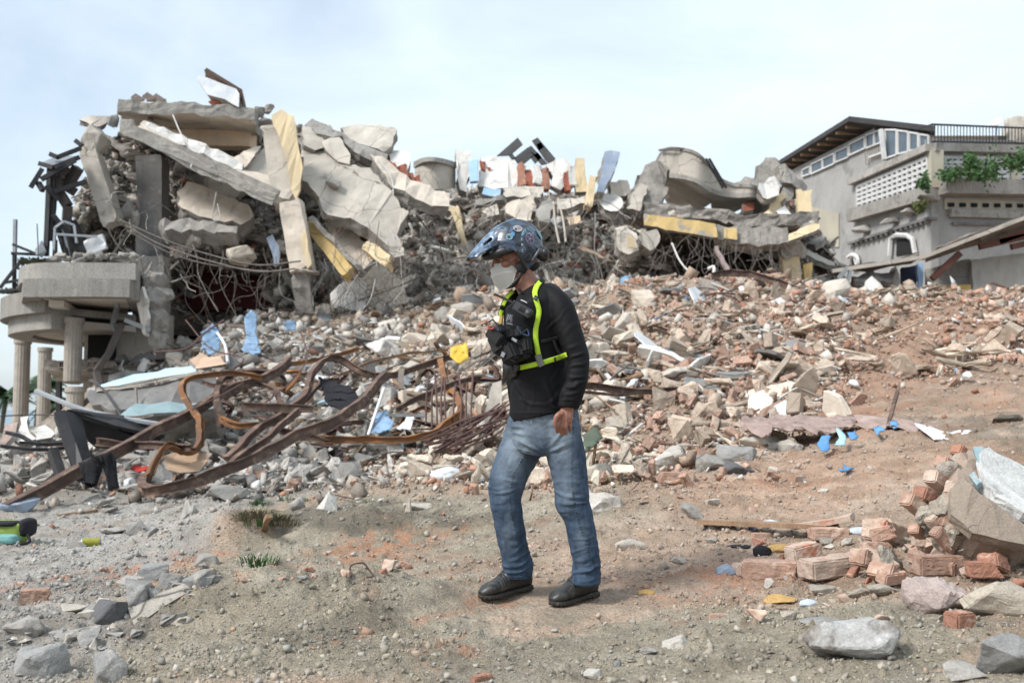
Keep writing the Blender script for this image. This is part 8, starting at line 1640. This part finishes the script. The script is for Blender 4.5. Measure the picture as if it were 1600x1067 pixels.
me.polygons.foreach_set('use_smooth', np.ones(len(me.polygons), bool))
# side pieces on the shell
def shellpt(px, py, off=.004):
    o_ = Vector((0, 0, CH)); dr = (M_(px, py) - o_).normalized(); A = HR.transposed() @ (o_ - cen); D = HR.transposed() @ dr; r3 = [h_ + off for h_ in hr]
    a = sum((D[i] / r3[i]) ** 2 for i in range(3)); b = 2 * sum(A[i] * D[i] / r3[i] ** 2 for i in range(3)); c = sum((A[i] / r3[i]) ** 2 for i in range(3)) - 1; disc_ = b * b - 4 * a * c
    if disc_ < 0: return None
    return o_ + dr * ((-b - math.sqrt(disc_)) / (2 * a))
def sticker(nm, px, py, rx, ry, m, ang=0, off=.006):
    q = MB(); V = []; n = 18; c = shellpt(px, py, off)
    if c is None: return
    V.append(tuple(c))
    for k in range(n):
        a = 2 * math.pi * k / n; dx, dy = rx * math.cos(a), ry * math.sin(a); p = shellpt(px + dx * math.cos(ang) - dy * math.sin(ang), py + dx * math.sin(ang) + dy * math.cos(ang), off); V.append(tuple(p if p is not None else c))
    q.add(V, [(0, 1 + k, 1 + (k + 1) % n) for k in range(n)]); hchild(nm, q, m)
stk = [plain('pink_sticker', (.26, .19, .24)), plain('navy_sticker', (.03, .04, .09)), plain('pale_sticker', (.34, .33, .32)), plain('sky_sticker', (.08, .22, .40)), plain('mint_sticker', (.16, .30, .32)), plain('white_print', (.55, .58, .62))]
sticker('sticker', 828, 373, 6.5, 9, stk[0], -.4); sticker('sticker', 828, 373, 5.2, 7.4, stk[1], -.4, .0066)
for k in range(5): sticker('sticker', 828 + 3.6 * math.cos(k * 1.26), 373 + 5 * math.sin(k * 1.26), 1.0, 1.3, stk[0], 0, .0072)
sticker('sticker', 828, 373, 1.8, 2.4, stk[0], 0, .0072); sticker('sticker', 809, 357, 7.5, 5, stk[2], .2); sticker('sticker', 811, 356, 3, 2.6, stk[0], 0, .0066); sticker('sticker', 806, 358, 2, 2, stk[1], 0, .0066)
sticker('sticker', 801, 366, 3.2, 4, stk[3], .2); sticker('sticker', 796, 370, 5.5, 5, stk[4], 0, .0055); sticker('sticker', 795, 370, 2.6, 2.6, stk[1], 0, .0068); sticker('sticker', 817, 364, 1.5, 5, stk[4], .35); sticker('sticker', 843, 366, 1.6, 9, stk[4], -.55)
# small vertical print of three signs
for px_0, py_0, segs in [(815, 374, ((-1.4, -1.5, 1.4, -1.5), (-1.4, 1.5, 1.4, 1.5), (0, -1.5, 0, 1.5))), (816.5, 383, ((-1.5, 1.8, -1.5, -1.8), (-1.5, -1.8, 1.4, -1), (1.4, -1, -1.5, .2), (-1, .2, 1.5, 1.8))), (816.5, 392, ((-1.4, -1.8, 1.4, -1.8), (1.4, -1.8, -1.4, 1.8), (-1.4, 1.8, 1.4, 1.8)))]:
    q = MB()
    for a in segs:
        p0, p1 = shellpt(px_0 + a[0], py_0 + a[1], .007), shellpt(px_0 + a[2], py_0 + a[3], .007)
        if p0 and p1: q.bar(p0, p1, .0016, .0016, up=(0, 1, 0))
    if q.V: hchild('print', q, stk[5])
q = MB(); V, F = ell(M_(848, 397, -.045), (.030, .026, .038), Matrix.Rotation(-.4, 3, 'Y'), 12); q.add(V, F); V, F = ell(M_(852, 395, -.06), (.018, .014, .022), None, 10); q.add(V, F); hchild('intercom', q, blk_pl)
q = MB(); q.tube([M_(832, 408, -.10), M_(838, 398, -.105), M_(844, 388, -.095)], .007, 6); hchild('boom_arm', q, plain('dark_grey_plastic', (.06, .065, .07), rough=.35))
q = MB(); q.tube([M_(846, 410, -.04), M_(847, 420, -.05), M_(842, 424, -.06), M_(839, 418, -.07)], .0015, 5); hchild('intercom_wire', q, blk_pl)
for c_, r_ in (((.002, .084, -.055), (.030, .016, .030)), ((.002, -.084, -.055), (.030, .016, .030)), ((-.07, .02, -.052), (.05, .055, .03))): q = MB(); q.add(*ell(H(*c_), r_, HR, 12)); hchild('cheek_pad', q, pad_m)
q = MB(); q.tube([H(.01, .085, -.07), H(.03, .075, -.105), H(.05, .03, -.128), H(.052, -.03, -.128), H(.03, -.075, -.105), H(.01, -.085, -.07)], .0085, 8); V, F = ell(H(.048, .035, -.128), (.016, .012, .011), HR, 8); q.add(V, F); hchild('chin_strap', q, blk_pl)
# mask
q = MB(); V = []; F = []; nu, nv = 29, 21
rx_ = lambda v: np.interp(v, [0, .25, .5, .75, 1], [.106, .127, .131, .121, .097]); rz_ = lambda v: np.interp(v, [0, .25, .5, .75, 1], [-.008, -.038, -.068, -.105, -.148])
ex_ = lambda v: np.interp(v, [0, .5, 1], [.052, .022, .048]); ez_ = lambda v: np.interp(v, [0, .5, 1], [-.016, -.060, -.122]); ey_ = lambda v: np.interp(v, [0, .5, 1], [.050, .070, .046])
for i in range(nu):
    u = -1 + 2 * i / (nu - 1)
    for j in range(nv):
        v = j / (nv - 1); w = 1 - abs(u) ** 1.45; x = ex_(v) + (rx_(v) - ex_(v)) * w; z = ez_(v) + (rz_(v) - ez_(v)) * (1 - abs(u)); y = ey_(v) * (abs(u) ** .9) * (1 if u > 0 else -1)
        x += -.004 * math.exp(-((v - .34 - .12 * abs(u)) / .025) ** 2) - .004 * math.exp(-((v - .7 + .35 * abs(u)) / .03) ** 2) * (abs(u) > .1) + .0015 * math.sin(abs(u) * 14 + v * 9) * abs(u) + .0012 * math.sin(v * 40) * (1 - abs(u)); V.append(H(x, y, z))
for i in range(nu - 1):
    for j in range(nv - 1): F.append((i * nv + j, i * nv + j + 1, (i + 1) * nv + j + 1, (i + 1) * nv + j))
bm = bmesh.new(); vs = [bm.verts.new(v) for v in V]; [bm.faces.new([vs[i] for i in f]) for f in F]; bmesh.ops.solidify(bm, geom=list(bm.faces), thickness=.002); bmesh.ops.recalc_face_normals(bm, faces=bm.faces); me = bpy.data.meshes.new('face_mask'); bm.to_mesh(me); bm.free()
mk = child('face_mask', me, mat('mask_fabric', (.86, .86, .82), (.82, .82, .77), 20, rough=.9, bump=.3, bsc=300, speck=.04, vary=0, bdist=.0008))
q = MB(); q.tube([H(ex_(0) + .003, .051, -.02), H(.02, .068, -.002), H(-.012, .082, .008)], .0013, 5); q.tube([H(.040, .052, -.108), H(.015, .070, -.085), H(-.012, .082, -.045)], .0013, 5); o = q.obj('ear_loop', lat); o.parent = mk; o.location -= man.location
# harness laid on the shirt
from mathutils.bvhtree import BVHTree
bvh = BVHTree.FromPolygons([Vector(v.co) + man.location for v in sh_me.vertices], [tuple(p.vertices) for p in sh_me.polygons])
def onb(px, py, off=.004):
    o_ = Vector((0, 0, CH)); dr = (M_(px, py) - o_).normalized(); h = bvh.ray_cast(o_, dr)
    return (h[0] - dr * off + h[1] * off * .5) if h[0] is not None else None
def strap(nm, path, wpx, m, par=man, off=.005, th=.003):
    P2 = spline([Vector((a, b, 0)) for a, b in path], 8); V = []; F = []; lastd = 0
    pts = []
    for i, p in enumerate(P2):
        t = P2[min(i + 1, len(P2) - 1)] - P2[max(i - 1, 0)]; t.normalize(); nn_ = Vector((-t.y, t.x, 0)) * wpx / 2; row = []
        for s_ in (-1, -.33, .33, 1):
            c = p + nn_ * s_; h = onb(c.x, c.y, off)
            if h is None: h = M_(c.x, c.y, lastd)
            else: lastd = h.y - DM
            row.append(h)
        pts.append(row)
    Y = np.array([[q_.y for q_ in r_] for r_ in pts])
    Ys = np.array([np.convolve(np.pad(Y[:, k], 2, 'edge'), [.15, .2, .3, .2, .15], 'valid') for k in range(4)]).T; Ys = np.minimum(Ys, Y + .002)
    bm = bmesh.new(); vs = [[bm.verts.new((pts[i][k].x, Ys[i, k], pts[i][k].z)) for k in range(4)] for i in range(len(pts))]
    for i in range(len(pts) - 1):
        for k in range(3): bm.faces.new((vs[i][k], vs[i][k + 1], vs[i + 1][k + 1], vs[i + 1][k]))
    bmesh.ops.recalc_face_normals(bm, faces=bm.faces)
    if sum(f.normal.y for f in bm.faces) > 0: bmesh.ops.reverse_faces(bm, faces=bm.faces)
    bmesh.ops.solidify(bm, geom=list(bm.faces), thickness=th); me = bpy.data.meshes.new(nm); bm.to_mesh(me); bm.free(); return child(nm, me, m)
hiv = mat('lime_webbing', (.46, .68, .04), (.38, .58, .04), 60, rough=.7, bump=.4, bsc=250, speck=.25, speck_sc=260, vary=0, bdist=.001); webb = mat('black_webbing', (.012, .012, .012), None, 40, rough=.8, bump=.2, vary=0); silver = mat('silver_webbing', (.20, .195, .19), (.15, .145, .14), 60, rough=.5, bump=.2, vary=0)
for nm, path, w in [('shoulder_strap', [(850, 437), (843, 442), (838, 450), (836, 459), (838, 470), (842, 484), (841, 496), (838, 510), (837, 522), (838, 535), (841, 552), (845, 566)], 7.6), ('shoulder_strap', [(802, 455), (795, 462), (789, 472), (784, 484), (782, 494)], 6), ('chest_belt', [(802, 575.5), (820, 573), (845, 567), (866, 561), (886, 554)], 7.8)]:
    strap(nm, path, w + 2, webb, off=.004); strap(nm, path, w, hiv, off=.0085)
strap('strap_end', [(840, 554), (843, 563), (847, 572)], 9.5, silver, off=.013)
strap('strap_buckle', [(804, 580), (808, 574), (806, 570)], 10, blk_pl, off=.016, th=.008); strap('strap_buckle', [(866, 558), (867, 566)], 2.4, blk_pl, off=.014); strap('strap_buckle', [(835, 465), (840, 468)], 6, blk_pl, off=.014, th=.006)
strap('grey_strap', [(864, 528), (870, 545), (877, 556)], 4.5, mat('grey_webbing', (.05, .05, .052), None, 40, vary=0), off=.006); strap('side_pouch_strap', [(846, 534), (858, 531), (872, 528)], 6, webb, off=.006)
strap('shirt_print', [(814, 469), (819, 471), (824, 473.5)], 1.0, lat, off=.005, th=.001)
# chest rig: pouches standing off the chest
rig_m = mat('rig_nylon', (.018, .018, .019), (.012, .012, .013), 30, rough=.7, bump=.5, bsc=200, vary=0, bdist=.0015)
def rbox(nm, c, e, rot, m, par=man, bev=.35, seed=1):
    bm = bmesh.new(); bmesh.ops.create_cube(bm, size=1); [setattr(v, 'co', Vector((v.co.x * e[0], v.co.y * e[1], v.co.z * e[2]))) for v in bm.verts]
    bmesh.ops.bevel(bm, geom=list(bm.edges), offset=min(e) * bev * .5, segments=2, affect='EDGES'); bmesh.ops.rotate(bm, verts=bm.verts, matrix=Euler(rot).to_matrix()); bmesh.ops.translate(bm, verts=bm.verts, vec=c)
    me = bpy.data.meshes.new(nm); bm.to_mesh(me); bm.free(); o = bpy.data.objects.new(nm, me); COL.objects.link(o); me.materials.append(m)
    c0 = Vector(c); me.transform(Matrix.Translation(-c0)); o.location = c0
    if par is not None: o.parent = par; o.location = c0 - man.location
    return o
yw = -R(35)
rig = rbox('chest_rig', M_(803, 540, -.155), (.14, .075, .155), (0, -.35, yw), rig_m)
for nm, px, py, dy, e, rt in [('pouch', 780, 536, -.19, (.075, .07, .10), (0, -.5, yw)), ('pouch', 797, 550, -.215, (.07, .06, .08), (.1, -.4, yw)), ('pouch', 818, 540, -.20, (.075, .05, .07), (0, -.2, yw)), ('phone_case', 773, 525, -.22, (.055, .03, .085), (0, -.9, yw)), ('pouch_flap', 803, 520, -.20, (.10, .05, .05), (0, -.2, yw)), ('camera_block', 779, 515, -.20, (.05, .05, .035), (0, -.3, yw))]:
    o = rbox(nm, M_(px, py, dy), e, rt, rig_m if nm != 'camera_block' else plain('slate_plastic', (.05, .06, .075), rough=.4)); o.parent = rig; o.location = o.location - rig.location
for nm, pts, r__, m in [('cord', [(763, 504), (770, 500), (778, 508), (784, 506)], .003, rig_m), ('cord', [(762, 508), (766, 514), (772, 512)], .004, plain('red_tab', (.45, .06, .05))), ('cord', [(796, 512), (804, 524), (816, 520), (824, 514)], .004, rig_m), ('lanyard', [(808, 510), (814, 520), (826, 524), (824, 514)], .003, plain('blue_cord', (.03, .07, .16))), ('cord', [(790, 548), (796, 560), (806, 566)], .004, rig_m)]:
    q = MB(); q.tube([M_(a, b, -.24) for a, b in pts], r__, 6); o = q.obj(nm, m, None, True); o.parent = rig; o.location = o.location - man.location - rig.location
for nm, px, py, e, rt, m in [('metal_clip', 804, 531, (.03, .008, .012), (0, .5, yw), plain('grey_metal', (.32, .33, .35), rough=.3, metal=.6)), ('star_patch', 786, 554, (.02, .006, .022), (0, .5, yw), plain('pale_patch', (.20, .21, .24))), ('brass_tag', 783, 500, (.016, .012, .038), (0, .15, yw), plain('brass', (.45, .30, .08), rough=.4, metal=.4)), ('emblem_patch', 796, 498, (.034, .006, .042), (0, .25, yw), plain('patch_grey', (.045, .045, .055)))]:
    o = rbox(nm, M_(px, py, -.235), e, rt, m, bev=.2); o.parent = rig; o.location = o.location - rig.location
q = MB()
for a in [((791, 502), (794, 492)), ((794, 492), (800, 503)), ((792, 499), (799, 498)), ((791, 505), (801, 507)), ((797, 492), (801, 500))]: q.bar(M_(*a[0], -.243), M_(*a[1], -.243), .0035, .003, up=(0, 1, 0))
o = q.obj('emblem', plain('emblem_grey', (.25, .25, .29))); o.parent = rig; o.location = o.location - man.location - rig.location
# two way radio
rad = rbox('two_way_radio', M_(817, 484, -.215), (.090, .032, .040), (0, R(30), -R(14)), plain('radio_body', (.030, .034, .040), rough=.45, bump=.2, bsc=90), None, .2); tag(rad, 'black two way radio with a stub antenna clipped across the man\'s chest', 'radio')
rm_ = Euler((0, R(30), -R(14))).to_matrix(); RR = lambda x, y, z: rad.location + rm_ @ Vector((x, y, z))
def rch(nm, mb, m): o = mb.obj(nm, m, None, True); o.parent = rad; o.location = o.location - rad.location; return o
q = MB(); q.tube([RR(-.044, 0, .004), RR(-.085, 0, .004), RR(-.155, -.005, -.002)], [.0065] * 3 if 0 else .0055, 8); rch('antenna', q, blk_pl)
for k in range(6): q = MB(); q.bar(RR(-.012 + k * .007, -.017, -.012), RR(-.012 + k * .007, -.017, .012), .003, .002, up=(0, 1, 0)); rch('grille_slot', q, plain('slot_dark', (.005, .005, .005)))
q = MB(); q.tube([RR(-.046, 0, .013), RR(-.058, 0, .013)], .007, 10); rch('knob', q, blk_pl)
q = MB(); q.box(RR(.030, -.017, 0), (.022, .003, .022), np.array(rm_)); rch('label_plate', q, plain('plate_grey', (.07, .075, .085)))
